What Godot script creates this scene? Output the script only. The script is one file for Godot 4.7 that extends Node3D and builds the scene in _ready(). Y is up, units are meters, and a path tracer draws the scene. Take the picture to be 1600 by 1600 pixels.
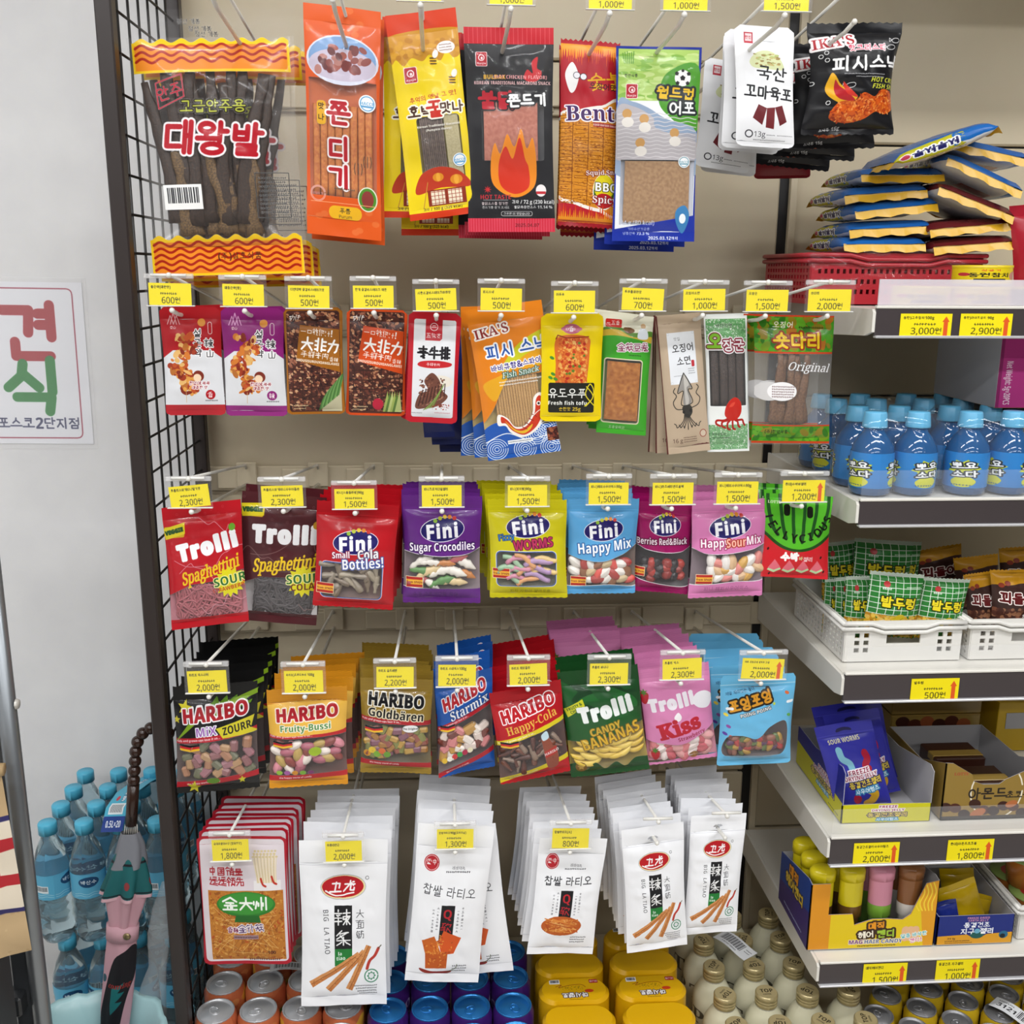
extends Node3D
# ---------------------------------------------------------------- camera geometry
const FOCAL := 1600.0
const EYE := Vector3(0, 1.45, 0)
const ZB := -1.76      # back panel of the gondola
const ZF := -1.40      # front bags on the hooks
const ZT := -1.355     # price tags and hook ends
const ZS := -1.355     # front of the shelves
var cam_basis: Basis
var used := {}

func P(px: float, py: float, z: float) -> Vector3:   # the point of the vertical plane z that the photograph shows at a pixel
	var r := cam_basis * Vector3((px - 800.0) / FOCAL, (800.0 - py) / FOCAL, -1.0)
	return EYE + r * ((z - EYE.z) / r.z)

func PH(px: float, py: float, y: float) -> Vector3:  # the same for a level plane
	var r := cam_basis * Vector3((px - 800.0) / FOCAL, (800.0 - py) / FOCAL, -1.0)
	return EYE + r * ((y - EYE.y) / r.y)

# ---------------------------------------------------------------- nodes
func numbered(n: String) -> String:
	used[n] = used.get(n, -1) + 1
	return n if used[n] == 0 else "%s_%03d" % [n, used[n]]

func tag(o: Node, label: String, category: String, group := "") -> void:
	o.set_meta("label", label)
	o.set_meta("category", category)
	if group: o.set_meta("group", group)

func thing(n: String, label: String, category: String, at := Vector3.ZERO, group := "") -> Node3D:
	var o := Node3D.new()
	o.name = numbered(n)
	add_child(o)
	o.position = at
	tag(o, label, category, group)
	return o

func part(parent: Node, n: String, m: Mesh, mat: Material, at := Vector3.ZERO, rot := Vector3.ZERO) -> MeshInstance3D:
	var o := MeshInstance3D.new()
	o.name = n
	o.mesh = m
	o.material_override = mat
	parent.add_child(o, true)
	o.position = at
	o.rotation = rot
	return o

func struct(n: String, m: Mesh, mat: Material, at := Vector3.ZERO) -> MeshInstance3D:
	var o := part(self, n, m, mat, at)
	o.set_meta("kind", "structure")
	return o

func ordinal(i: int) -> String:
	return ["front", "second", "third", "fourth", "fifth", "sixth", "seventh", "eighth", "ninth", "tenth"][i]

# ---------------------------------------------------------------- materials
var mats := {}
func mat(key: String, c: Color, rough := 0.5, metal := 0.0, spec := 0.5) -> StandardMaterial3D:
	if mats.has(key): return mats[key]
	var m := StandardMaterial3D.new()
	m.albedo_color = c
	m.roughness = rough
	m.metallic = metal
	m.metallic_specular = spec
	m.cull_mode = BaseMaterial3D.CULL_DISABLED
	mats[key] = m
	return m

func pane(key: String, c: Color, rough := 0.05) -> StandardMaterial3D:
	if mats.has(key): return mats[key]
	var m := mat(key, c, rough, 0.0, 0.33)
	m.transparency = BaseMaterial3D.TRANSPARENCY_ALPHA
	return m

func tex_mat(t: Texture2D, rough := 0.34, alpha := false, coat := 0.0) -> StandardMaterial3D:
	var m := StandardMaterial3D.new()
	m.albedo_texture = t
	m.roughness = rough
	m.metallic_specular = 0.4
	m.cull_mode = BaseMaterial3D.CULL_DISABLED
	m.texture_repeat = false
	if alpha: m.transparency = BaseMaterial3D.TRANSPARENCY_ALPHA
	if coat > 0.0:
		m.clearcoat_enabled = true
		m.clearcoat = coat
		m.clearcoat_roughness = 0.12
	return m

func noise_mat(key: String, a: Color, b: Color, freq: float, rough := 0.6, scale := 8.0, bump := 0.0, kind := FastNoiseLite.TYPE_SIMPLEX, stretch := Vector3.ONE) -> StandardMaterial3D:
	if mats.has(key): return mats[key]
	var m := StandardMaterial3D.new()
	var n := FastNoiseLite.new()
	n.seed = hash(key) % 10000
	n.noise_type = kind
	n.frequency = freq
	n.fractal_octaves = 4
	var t := NoiseTexture2D.new()
	t.width = 256
	t.height = 256
	t.seamless = true
	t.noise = n
	var g := Gradient.new()
	g.set_color(0, a)
	g.set_color(1, b)
	t.color_ramp = g
	m.albedo_texture = t
	m.roughness = rough
	m.uv1_triplanar = true
	m.uv1_scale = stretch * scale
	m.cull_mode = BaseMaterial3D.CULL_DISABLED
	if bump > 0.0:
		m.heightmap_enabled = true
		m.heightmap_texture = t
		m.heightmap_scale = bump
	mats[key] = m
	return m

# ---------------------------------------------------------------- mesh helpers
func st_new() -> SurfaceTool:
	var st := SurfaceTool.new()
	st.begin(Mesh.PRIMITIVE_TRIANGLES)
	return st

func quad(st: SurfaceTool, a: Vector3, b: Vector3, c: Vector3, d: Vector3, ua := Vector2(0, 0), ub := Vector2(1, 0), uc := Vector2(1, 1), ud := Vector2(0, 1)) -> void:
	# a b c d clockwise as seen from the front
	for k in [[a, ua], [b, ub], [c, uc], [a, ua], [c, uc], [d, ud]]:
		st.set_uv(k[1])
		st.add_vertex(k[0])

func fin(st: SurfaceTool, smooth := false) -> ArrayMesh:
	if smooth: st.index()
	st.generate_normals()
	return st.commit()

# box with bevelled edges, added to st
func bev(st: SurfaceTool, c: Vector3, s: Vector3, b := 0.0, tf := Transform3D.IDENTITY) -> void:
	var h := s * 0.5
	b = minf(b, minf(h.x, minf(h.y, h.z)) * 0.9)
	st.set_smooth_group(-1)
	for ax in 3:
		for sg in [-1.0, 1.0]:
			var u := (ax + 1) % 3
			var v := (ax + 2) % 3
			var n := Vector3.ZERO
			n[ax] = sg * h[ax]
			var pts := []
			for k in [[-1, -1], [1, -1], [1, 1], [-1, 1]]:
				var p := n
				p[u] = k[0] * (h[u] - b)
				p[v] = k[1] * (h[v] - b)
				pts.append(tf * (c + p))
			if sg > 0: pts.reverse()
			quad(st, pts[0], pts[1], pts[2], pts[3])
	if b <= 0.0: return
	for ax in 3:      # edge strips along ax
		var u := (ax + 1) % 3
		var v := (ax + 2) % 3
		for su in [-1.0, 1.0]:
			for sv in [-1.0, 1.0]:
				var p0 := Vector3.ZERO
				p0[u] = su * h[u]
				p0[v] = sv * (h[v] - b)
				var p1 := Vector3.ZERO
				p1[u] = su * (h[u] - b)
				p1[v] = sv * h[v]
				var e := Vector3.ZERO
				e[ax] = h[ax] - b
				var q := [tf * (c + p0 - e), tf * (c + p0 + e), tf * (c + p1 + e), tf * (c + p1 - e)]
				if su * sv > 0: q.reverse()
				quad(st, q[0], q[1], q[2], q[3])
	for sx in [-1.0, 1.0]:
		for sy in [-1.0, 1.0]:
			for sz in [-1.0, 1.0]:
				var a := tf * (c + Vector3(sx * h.x, sy * (h.y - b), sz * (h.z - b)))
				var d := tf * (c + Vector3(sx * (h.x - b), sy * h.y, sz * (h.z - b)))
				var e2 := tf * (c + Vector3(sx * (h.x - b), sy * (h.y - b), sz * h.z))
				var tri := [a, d, e2] if sx * sy * sz < 0 else [a, e2, d]
				for p in tri:
					st.set_uv(Vector2.ZERO)
					st.add_vertex(p)

func box(s: Vector3, b := 0.0) -> ArrayMesh:
	var st := st_new()
	bev(st, Vector3.ZERO, s, b)
	return fin(st)

# tube through points; radii is one number or an array; closed ends
func tube(st: SurfaceTool, pts: Array, radii, sides := 8, flat := 1.0) -> void:
	st.set_smooth_group(0)
	var n := pts.size()
	var rings := []
	var up := Vector3(0.02, 0.03, 1).normalized()
	for i in n:
		var d: Vector3 = (pts[mini(i + 1, n - 1)] - pts[maxi(i - 1, 0)]).normalized()
		var x := up.cross(d)
		if x.length() < 0.05: x = Vector3(1, 0.1, 0).cross(d)
		x = x.normalized()
		var y := d.cross(x)
		up = y
		var r: float = radii[i] if radii is Array else radii
		var ring := []
		for k in sides:
			var a := TAU * k / sides
			ring.append(pts[i] + x * cos(a) * r + y * sin(a) * r * flat)
		rings.append(ring)
	for i in n - 1:
		for k in sides:
			var k2 := (k + 1) % sides
			quad(st, rings[i][k], rings[i][k2], rings[i + 1][k2], rings[i + 1][k], Vector2(float(k) / sides, float(i) / n), Vector2(float(k + 1) / sides, float(i) / n), Vector2(float(k + 1) / sides, float(i + 1) / n), Vector2(float(k) / sides, float(i + 1) / n))
	for e in [0, n - 1]:
		for k in sides:
			var k2 := (k + 1) % sides
			var tri := [pts[e], rings[e][k2], rings[e][k]] if e == 0 else [pts[e], rings[e][k], rings[e][k2]]
			for p in tri:
				st.set_uv(Vector2(0.5, 0.5))
				st.add_vertex(p)

func tube_mesh(pts: Array, radii, sides := 8, flat := 1.0) -> ArrayMesh:
	var st := st_new()
	tube(st, pts, radii, sides, flat)
	return fin(st, true)

# lathe about y: profile of Vector2(radius, y), from top to bottom; uv u round, v along
func lathe(prof: Array, sides := 20, sx := 1.0, sz := 1.0) -> ArrayMesh:
	var st := st_new()
	st.set_smooth_group(0)
	var n := prof.size()
	var len := [0.0]
	for i in range(1, n): len.append(len[-1] + (prof[i] - prof[i - 1]).length())
	for i in n - 1:
		if (prof[i + 1] - prof[i]).length() < 1e-6: continue
		for k in sides:
			var a0 := TAU * k / sides
			var a1 := TAU * (k + 1) / sides
			var c := [Vector3(sin(a0) * sx, 0, cos(a0) * sz), Vector3(sin(a1) * sx, 0, cos(a1) * sz)]
			var v0: float = len[i] / len[-1]
			var v1: float = len[i + 1] / len[-1]
			var u0 := float(k) / sides
			var u1 := float(k + 1) / sides
			var A: Vector3 = c[0] * prof[i].x + Vector3(0, prof[i].y, 0)
			var B: Vector3 = c[1] * prof[i].x + Vector3(0, prof[i].y, 0)
			var C: Vector3 = c[1] * prof[i + 1].x + Vector3(0, prof[i + 1].y, 0)
			var D: Vector3 = c[0] * prof[i + 1].x + Vector3(0, prof[i + 1].y, 0)
			quad(st, A, B, C, D, Vector2(u0, v0), Vector2(u1, v0), Vector2(u1, v1), Vector2(u0, v1))
	return fin(st, false)

# extruded outline in x-y (clockwise seen from +z), z from 0 to -d
func prism(pts: PackedVector2Array, d: float) -> ArrayMesh:
	var st := st_new()
	st.set_smooth_group(-1)
	var tri := Geometry2D.triangulate_polygon(pts)
	var bb := Rect2(pts[0], Vector2.ZERO)
	for p in pts: bb = bb.expand(p)
	for side in 2:
		for k in range(0, tri.size(), 3):
			var t := [pts[tri[k]], pts[tri[k + 1]], pts[tri[k + 2]]]
			var cw: bool = (t[1] - t[0]).cross(t[2] - t[0]) < 0.0
			if cw == (side == 1): t.reverse()
			for p in t:
				st.set_uv(Vector2((p.x - bb.position.x) / bb.size.x, 1.0 - (p.y - bb.position.y) / bb.size.y))
				st.add_vertex(Vector3(p.x, p.y, 0.0 if side == 0 else -d))
	for i in pts.size():
		var a := pts[i]
		var b := pts[(i + 1) % pts.size()]
		quad(st, Vector3(a.x, a.y, -d), Vector3(b.x, b.y, -d), Vector3(b.x, b.y, 0), Vector3(a.x, a.y, 0), Vector2.ZERO, Vector2.ZERO, Vector2.ZERO, Vector2.ZERO)
	return fin(st)

func rod(a: Vector3, b: Vector3, r: float, sides := 8) -> ArrayMesh:
	return tube_mesh([a, b], r, sides)

# plate in x-y centred at the origin with rectangular holes (Rect2 in plate coordinates)
func holed(w: float, h: float, d: float, holes: Array) -> ArrayMesh:
	var xs := [-w / 2, w / 2]
	var ys := [-h / 2, h / 2]
	for r in holes:
		for v in [r.position.x, r.end.x]: if not v in xs: xs.append(v)
		for v in [r.position.y, r.end.y]: if not v in ys: ys.append(v)
	xs.sort()
	ys.sort()
	var st := st_new()
	var solid := func(i, j):
		if i < 0 or j < 0 or i >= xs.size() - 1 or j >= ys.size() - 1: return false
		var c := Vector2((xs[i] + xs[i + 1]) / 2, (ys[j] + ys[j + 1]) / 2)
		for r in holes: if r.has_point(c): return false
		return true
	st.set_smooth_group(-1)
	for i in xs.size() - 1:
		for j in ys.size() - 1:
			if not solid.call(i, j): continue
			var x0: float = xs[i]
			var x1: float = xs[i + 1]
			var y0: float = ys[j]
			var y1: float = ys[j + 1]
			var z := d / 2
			quad(st, Vector3(x0, y1, z), Vector3(x1, y1, z), Vector3(x1, y0, z), Vector3(x0, y0, z))
			quad(st, Vector3(x1, y1, -z), Vector3(x0, y1, -z), Vector3(x0, y0, -z), Vector3(x1, y0, -z))
			if not solid.call(i - 1, j): quad(st, Vector3(x0, y1, -z), Vector3(x0, y1, z), Vector3(x0, y0, z), Vector3(x0, y0, -z))
			if not solid.call(i + 1, j): quad(st, Vector3(x1, y1, z), Vector3(x1, y1, -z), Vector3(x1, y0, -z), Vector3(x1, y0, z))
			if not solid.call(i, j - 1): quad(st, Vector3(x0, y0, z), Vector3(x1, y0, z), Vector3(x1, y0, -z), Vector3(x0, y0, -z))
			if not solid.call(i, j + 1): quad(st, Vector3(x0, y1, -z), Vector3(x1, y1, -z), Vector3(x1, y1, z), Vector3(x0, y1, z))
	return fin(st)
# ---------------------------------------------------------------- drawing flat print into images
var im: Image
var K := 6.4
var rng := RandomNumberGenerator.new()
var ts
var fonts := {}
var glyphs := {}

func C(h: String, a := 1.0) -> Color:
	var c := Color(h)
	c.a = a
	return c

func begin(h: float, bg: Color, k := 6.4, w := 100.0) -> void:
	K = k
	im = Image.create(int(w * K) / 2 * 2, int(h * K) / 2 * 2, false, Image.FORMAT_RGBA8)
	im.fill(bg)

func done() -> ImageTexture:
	im.resize(im.get_width() / 2, im.get_height() / 2, Image.INTERPOLATE_BILINEAR)
	return ImageTexture.create_from_image(im)

func fill(contours: Array, c: Color) -> void:    # even-odd fill of contours given in units
	var lo := 1e9
	var hi := -1e9
	for ct in contours:
		for p in ct:
			lo = minf(lo, p.y)
			hi = maxf(hi, p.y)
	var y0 := maxi(0, int(floor(lo * K)))
	var y1 := mini(im.get_height() - 1, int(ceil(hi * K)))
	if y1 < y0: return
	var rows := []
	rows.resize(y1 - y0 + 1)
	for ct in contours:
		var n: int = ct.size()
		for i in n:
			var a: Vector2 = ct[i] * K
			var b: Vector2 = ct[(i + 1) % n] * K
			if a.y > b.y:
				var t := a
				a = b
				b = t
			var r0 := maxi(y0, int(ceil(a.y - 0.5)))
			var r1 := mini(y1, int(ceil(b.y - 0.5)) - 1)
			if r1 < r0: continue
			var sl := (b.x - a.x) / (b.y - a.y)
			for r in range(r0, r1 + 1):
				var x := a.x + (r + 0.5 - a.y) * sl
				if rows[r - y0] == null: rows[r - y0] = [x]
				else: rows[r - y0].append(x)
	var w := im.get_width()
	for k in rows.size():
		var xs = rows[k]
		if xs == null: continue
		xs.sort()
		for j in range(0, xs.size() - 1, 2):
			var x0 := maxi(0, int(ceil(xs[j] - 0.5)))
			var x1 := mini(w, int(ceil(xs[j + 1] - 0.5)))
			if x1 > x0: im.fill_rect(Rect2i(x0, y0 + k, x1 - x0, 1), c)

func pts2(a: Array) -> PackedVector2Array:
	var o := PackedVector2Array()
	for i in range(0, a.size() - 1, 2): o.append(Vector2(a[i], a[i + 1]))
	return o

func R(x: float, y: float, w: float, h: float, c: Color) -> void:
	im.fill_rect(Rect2i(int(x * K), int(y * K), int(ceil(w * K)), int(ceil(h * K))), c)

func RR(x: float, y: float, w: float, h: float, r: float, c: Color) -> void:
	var o := PackedVector2Array()
	for q in [[x + w - r, y + r, -PI / 2], [x + w - r, y + h - r, 0.0], [x + r, y + h - r, PI / 2], [x + r, y + r, PI]]:
		for k in 6: o.append(Vector2(q[0], q[1]) + Vector2.from_angle(q[2] + k * PI / 10) * r)
	fill([o], c)

func G(a: Array, c: Color) -> void:
	fill([pts2(a)], c)

func ell_pts(cx: float, cy: float, rx: float, ry: float, rot := 0.0) -> PackedVector2Array:
	var o := PackedVector2Array()
	var n := 28 if maxf(rx, ry) > 4.0 else 14
	for k in n: o.append(Vector2(cx, cy) + Vector2(cos(TAU * k / n) * rx, sin(TAU * k / n) * ry).rotated(deg_to_rad(rot)))
	return o

func E(cx: float, cy: float, rx: float, ry: float, c: Color, rot := 0.0) -> void:
	fill([ell_pts(cx, cy, rx, ry, rot)], c)

func stroke(p: PackedVector2Array, w: float, c: Color) -> void:
	var r := w / 2
	for i in p.size():
		if w * K > 2.0: E(p[i].x, p[i].y, r, r, c)
		if i == 0: continue
		var d := (p[i] - p[i - 1])
		if d.length() < 1e-4: continue
		var n := d.normalized().orthogonal() * maxf(r, 0.6 / K)
		fill([PackedVector2Array([p[i - 1] + n, p[i] + n, p[i] - n, p[i - 1] - n])], c)

func L(a: Array, w: float, c: Color) -> void:
	stroke(pts2(a), w, c)

func curve(a: Array, closed := false, steps := 6) -> PackedVector2Array:
	var p := pts2(a)
	var n := p.size()
	var o := PackedVector2Array()
	for i in (n if closed else n - 1):
		var p0 := p[(i - 1 + n) % n] if closed else p[maxi(i - 1, 0)]
		var p3 := p[(i + 2) % n] if closed else p[mini(i + 2, n - 1)]
		for k in steps: o.append(p[i].cubic_interpolate(p[(i + 1) % n], p0, p3, float(k) / steps))
	if not closed: o.append(p[n - 1])
	return o

func S(a: Array, w: float, c: Color) -> void:
	stroke(curve(a), w, c)

func B(a: Array, c: Color) -> void:       # smooth closed blob
	fill([curve(a, true)], c)

func star(cx: float, cy: float, r: float, n: int, inner: float, c: Color, rot := 0.0) -> void:
	var o := PackedVector2Array()
	for k in n * 2: o.append(Vector2(cx, cy) + Vector2.from_angle(PI * k / n - PI / 2 + deg_to_rad(rot)) * (r if k % 2 == 0 else r * inner))
	fill([o], c)

# many small random pieces of print grain inside a rectangle
func speck(x: float, y: float, w: float, h: float, n: int, cols: Array, r0: float, r1: float, asp := 1.0, rot := 0.0, spread := 180.0) -> void:
	for i in n:
		var r := rng.randf_range(r0, r1)
		var k := Color(cols[rng.randi() % cols.size()])
		E(clampf(rng.randf_range(x, x + w), x + r, x + w - r), clampf(rng.randf_range(y, y + h), y + r, y + h - r), r, r * asp, k, rot + rng.randf_range(-spread, spread))

# ---------------------------------------------------------------- lettering
const LEAD := "ㄱㄲㄴㄷㄸㄹㅁㅂㅃㅅㅆㅇㅈㅉㅊㅋㅌㅍㅎ"
const TAIL := ["", "ㄱ", "ㄲ", "ㄱㅅ", "ㄴ", "ㄴㅈ", "ㄴㅎ", "ㄷ", "ㄹ", "ㄹㄱ", "ㄹㅁ", "ㄹㅂ", "ㄹㅅ", "ㄹㅌ", "ㄹㅍ", "ㄹㅎ", "ㅁ", "ㅂ", "ㅂㅅ", "ㅅ", "ㅆ", "ㅇ", "ㅈ", "ㅊ", "ㅋ", "ㅌ", "ㅍ", "ㅎ"]
var JAMO := {
	"ㄱ": [[.08, .12, .86, .12, .80, .92]], "ㄴ": [[.14, .08, .14, .86, .92, .86]], "ㄷ": [[.88, .12, .14, .12, .14, .87, .92, .87]],
	"ㄹ": [[.12, .09, .86, .09, .86, .47, .14, .47, .14, .89, .92, .89]], "ㅁ": [[.14, .12, .86, .12, .86, .87, .14, .87, .14, .12]],
	"ㅂ": [[.16, .08, .16, .88, .84, .88, .84, .08], [.16, .48, .84, .48]], "ㅅ": [[.52, .06, .46, .5, .08, .93], [.5, .42, .92, .93]],
	"ㅇ": ["o"], "ㅈ": [[.1, .12, .9, .12], [.52, .12, .46, .52, .08, .93], [.52, .45, .92, .93]],
	"ㅊ": [[.34, .0, .66, .0], [.1, .24, .9, .24], [.52, .24, .46, .58, .08, .96], [.52, .54, .92, .96]],
	"ㅋ": [[.08, .12, .86, .12, .80, .92], [.1, .5, .84, .5]], "ㅌ": [[.88, .12, .14, .12, .14, .87, .92, .87], [.14, .49, .86, .49]],
	"ㅍ": [[.06, .12, .94, .12], [.06, .88, .94, .88], [.3, .12, .34, .88], [.7, .12, .66, .88]], "ㅎ": [[.34, .0, .66, .0], [.08, .22, .92, .22], "h"]}
const TWIN := {"ㄲ": "ㄱ", "ㄸ": "ㄷ", "ㅃ": "ㅂ", "ㅆ": "ㅅ", "ㅉ": "ㅈ"}
var HANZI := {
	"大": "1494 505419 5499", "非": "3039 6069 1232 1535 1838 6292 6595 6898", "力": "13837869 504319", "手": "2171 1484 0696 515949",
	"素": "1282 2474 0595 5055 5634 3467 6738 5869 5759", "肉": "1219 129289 5136 5375 5536 5577", "牛": "3114 2383 0696 5059",
	"排": "2029 0333 0635 5059 7079 3252 3555 3858 7292 7595 7898", "卫": "127276 4149 0999", "龙": "1393 505319 63689896 8462 7181",
	"辣": "2021 0242 1324 3323 0545 0747 2529 5292 7079 54948656545694 7659 7699", "条": "4013 328115 3378 1696 5459 4719 6799",
	"面": "0191 5033 13939919 13 3339 6369 3565 3767", "筋": "2012 2151 7062 7191 1339 134349 1545 1747 54949989 706759", "金": "5003 5093 2474 1696 5459 3738 6768 0999",
	"州": "2318 5059 8089 0305 3436 6466 20", "软": "1141 2115 0545 3439 0747 6143 529284 6559 6599", "中": "2272762622 5059", "国": "1181891911 3373 3575 2777 5357",
	"销": "2002 1141 1444 2429 7073 5262 9282 54545959 5494 949989 5696 5898", "量": "2272742422 0595 2686 2888 0999 5659", "遥": "1012 0333 3308 0899 8040 4243 6263 8243 4494 6467 4797",
	"领": "2003 2043 1324 0545 2529 5191 6353 53939858 7259 7799", "先": "3013 2282 5054 0595 4519 65699996", "撕": "2029 0333 0636 4181 4249 7279 4686 9087 9189",
	"一": "1595", "口": "2383872723", "就": "2021 0252 14441614 3438 6096 5392 7379 9998", "爆": "2029 1213 4192 4393 4595 5759", "汁": "1223 1424 1829 5595 7279", 
	"针": "2002 1141 1444 2429 6393 6069", "劲": "024203 1336 0636 2639 53938879 604719", "仔": "2015 1319 4282 826159 4594", "菇": "1191 3012 7071 3318 0545 3348 5494 7377 5797 5759 9799", "豆": "1191 2383862623 3749 6758 0999", "卷": "3021 7081 1383 0595 5019 5599 36666848 48498999", "香": "7021 1383 0343 5035 5385 2676792926 3878",
	"雪": "2181 1393 51 1315 9395 5155 2678 2878 2989", "山": "5058 1319 198993", "五": "1181 4139 3575 7579 0999", "贤": "2025 1125 4194 4399 2667 6679 4739", "斋": "5051 1292 3276 7226 2779 3949"}

func font_rid(f: int) -> RID:
	if not fonts.has(f):
		var sf := SystemFont.new()
		sf.font_names = PackedStringArray([["Droid Sans", "Droid Serif", "Droid Sans Mono"][f % 3]])
		sf.font_weight = 700 if f >= 3 else 400
		fonts[f] = sf
	return fonts[f].get_rids()[0]

func glyph(ch: String, f: int) -> Dictionary:    # contours in em units (y down), advance
	var key := ch + str(f)
	if glyphs.has(key): return glyphs[key]
	var rid := font_rid(f)
	var gi: int = ts.font_get_glyph_index(rid, 256, ch.unicode_at(0), 0)
	var c: Dictionary = ts.font_get_glyph_contours(rid, 256, gi)
	var out := []
	var first := 0
	for e in c.get("contours", []):
		var raw := []
		for i in range(first, e + 1): raw.append(c.points[i])
		first = e + 1
		var full := []       # insert implied on-curve points
		for i in raw.size():
			var a: Vector3 = raw[i]
			var b: Vector3 = raw[(i + 1) % raw.size()]
			full.append(a)
			if a.z != 1 and b.z != 1: full.append(Vector3((a.x + b.x) / 2, (a.y + b.y) / 2, 1))
		var s := 0
		while s < full.size() and full[s].z != 1: s += 1
		var o := PackedVector2Array()
		var i2 := 0
		var n := full.size()
		while i2 < n:
			var a: Vector3 = full[(s + i2) % n]
			var b: Vector3 = full[(s + i2 + 1) % n]
			o.append(Vector2(a.x, a.y) / 256.0)
			if b.z != 1:
				var d: Vector3 = full[(s + i2 + 2) % n]
				for k in [0.33, 0.67]:
					var q := Vector2(a.x, a.y).lerp(Vector2(b.x, b.y), k).lerp(Vector2(b.x, b.y).lerp(Vector2(d.x, d.y), k), k)
					o.append(q / 256.0)
				i2 += 2
			else: i2 += 1
		out.append(o)
	glyphs[key] = {"c": out, "a": ts.font_get_glyph_advance(rid, 256, gi).x / 256.0}
	return glyphs[key]

func jamo(j: String, x: float, y: float, w: float, h: float, out: Array) -> void:
	if TWIN.has(j):
		jamo(TWIN[j], x, y, w * 0.48, h, out)
		jamo(TWIN[j], x + w * 0.52, y, w * 0.48, h, out)
		return
	if not JAMO.has(j): return
	for s in JAMO[j]:
		var p := PackedVector2Array()
		if s is String:
			var cy := 0.5 if s == "o" else 0.66
			var rr := 0.43 if s == "o" else 0.28
			for k in 15: p.append(Vector2(x + w * (0.5 + cos(TAU * k / 14) * rr), y + h * (cy + sin(TAU * k / 14) * rr)))
		else:
			for q in pts2(s): p.append(Vector2(x + q.x * w, y + q.y * h))
		out.append(p)

func syllable(ch: String) -> Array:      # strokes in the unit square
	var code := ch.unicode_at(0) - 0xAC00
	var l := code / 588
	var v := (code % 588) / 28
	var t := code % 28
	var out := []
	var H := 0.6 if t > 0 else 0.96
	var upright := v in [0, 1, 2, 3, 4, 5, 6, 7, 20]
	var mixed := v in [9, 10, 11, 14, 15, 16, 19]
	var ln := LEAD[l]
	if upright: jamo(ln, 0.04, 0.06 * H + 0.02, 0.56 if v != 20 else 0.6, H * 0.84, out)
	elif mixed: jamo(ln, 0.06, 0.03, 0.5, H * 0.52, out)
	else: jamo(ln, 0.17, 0.03, 0.66, H * 0.52, out)
	var side := v
	if mixed: side = {9: 0, 10: 1, 11: 20, 14: 4, 15: 5, 16: 20, 19: 20}[v]
	var flat := v
	if mixed: flat = {9: 8, 10: 8, 11: 8, 14: 13, 15: 13, 16: 13, 19: 18}[v]
	if upright or mixed:
		var T0 := 0.02
		var M := H * 0.46
		var ax: float = {0: 0.74, 1: 0.70, 2: 0.74, 3: 0.70, 4: 0.86, 5: 0.78, 6: 0.86, 7: 0.78, 20: 0.8}[side]
		out.append(pts2([ax, T0, ax, H]))
		if side in [1, 3, 5, 7]: out.append(pts2([ax + 0.18, T0, ax + 0.18, H]))
		if side in [0, 1]: out.append(pts2([ax, M, ax + (0.22 if side == 0 else 0.18), M]))
		if side in [2, 3]:
			for d in [-0.1, 0.1]: out.append(pts2([ax, M + d, ax + (0.22 if side == 2 else 0.18), M + d]))
		if side in [4, 5]: out.append(pts2([ax - 0.2, M, ax, M]))
		if side in [6, 7]:
			for d in [-0.1, 0.1]: out.append(pts2([ax - 0.2, M + d, ax, M + d]))
	if not upright:
		var x1 := 0.64 if mixed else 0.97
		var xm := 0.31 if mixed else 0.5
		var hy: float = H * (0.86 if flat in [8, 12] else (0.68 if flat in [13, 17] else 0.78))
		out.append(pts2([0.02, hy, x1, hy]))
		if flat == 8: out.append(pts2([xm, H * 0.6, xm, hy]))
		if flat == 12:
			for d in [-0.15, 0.15]: out.append(pts2([xm + d, H * 0.6, xm + d, hy]))
		if flat == 13: out.append(pts2([xm, hy, xm, H]))
		if flat == 17:
			for d in [-0.15, 0.15]: out.append(pts2([xm + d, hy, xm + d, H]))
	if t > 0:
		var tj: String = TAIL[t]
		if tj.length() == 2:
			jamo(tj[0], 0.1, 0.66, 0.4, 0.33, out)
			jamo(tj[1], 0.54, 0.66, 0.4, 0.33, out)
		else: jamo(tj, 0.16, 0.66, 0.72, 0.33, out)
	return out

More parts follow.
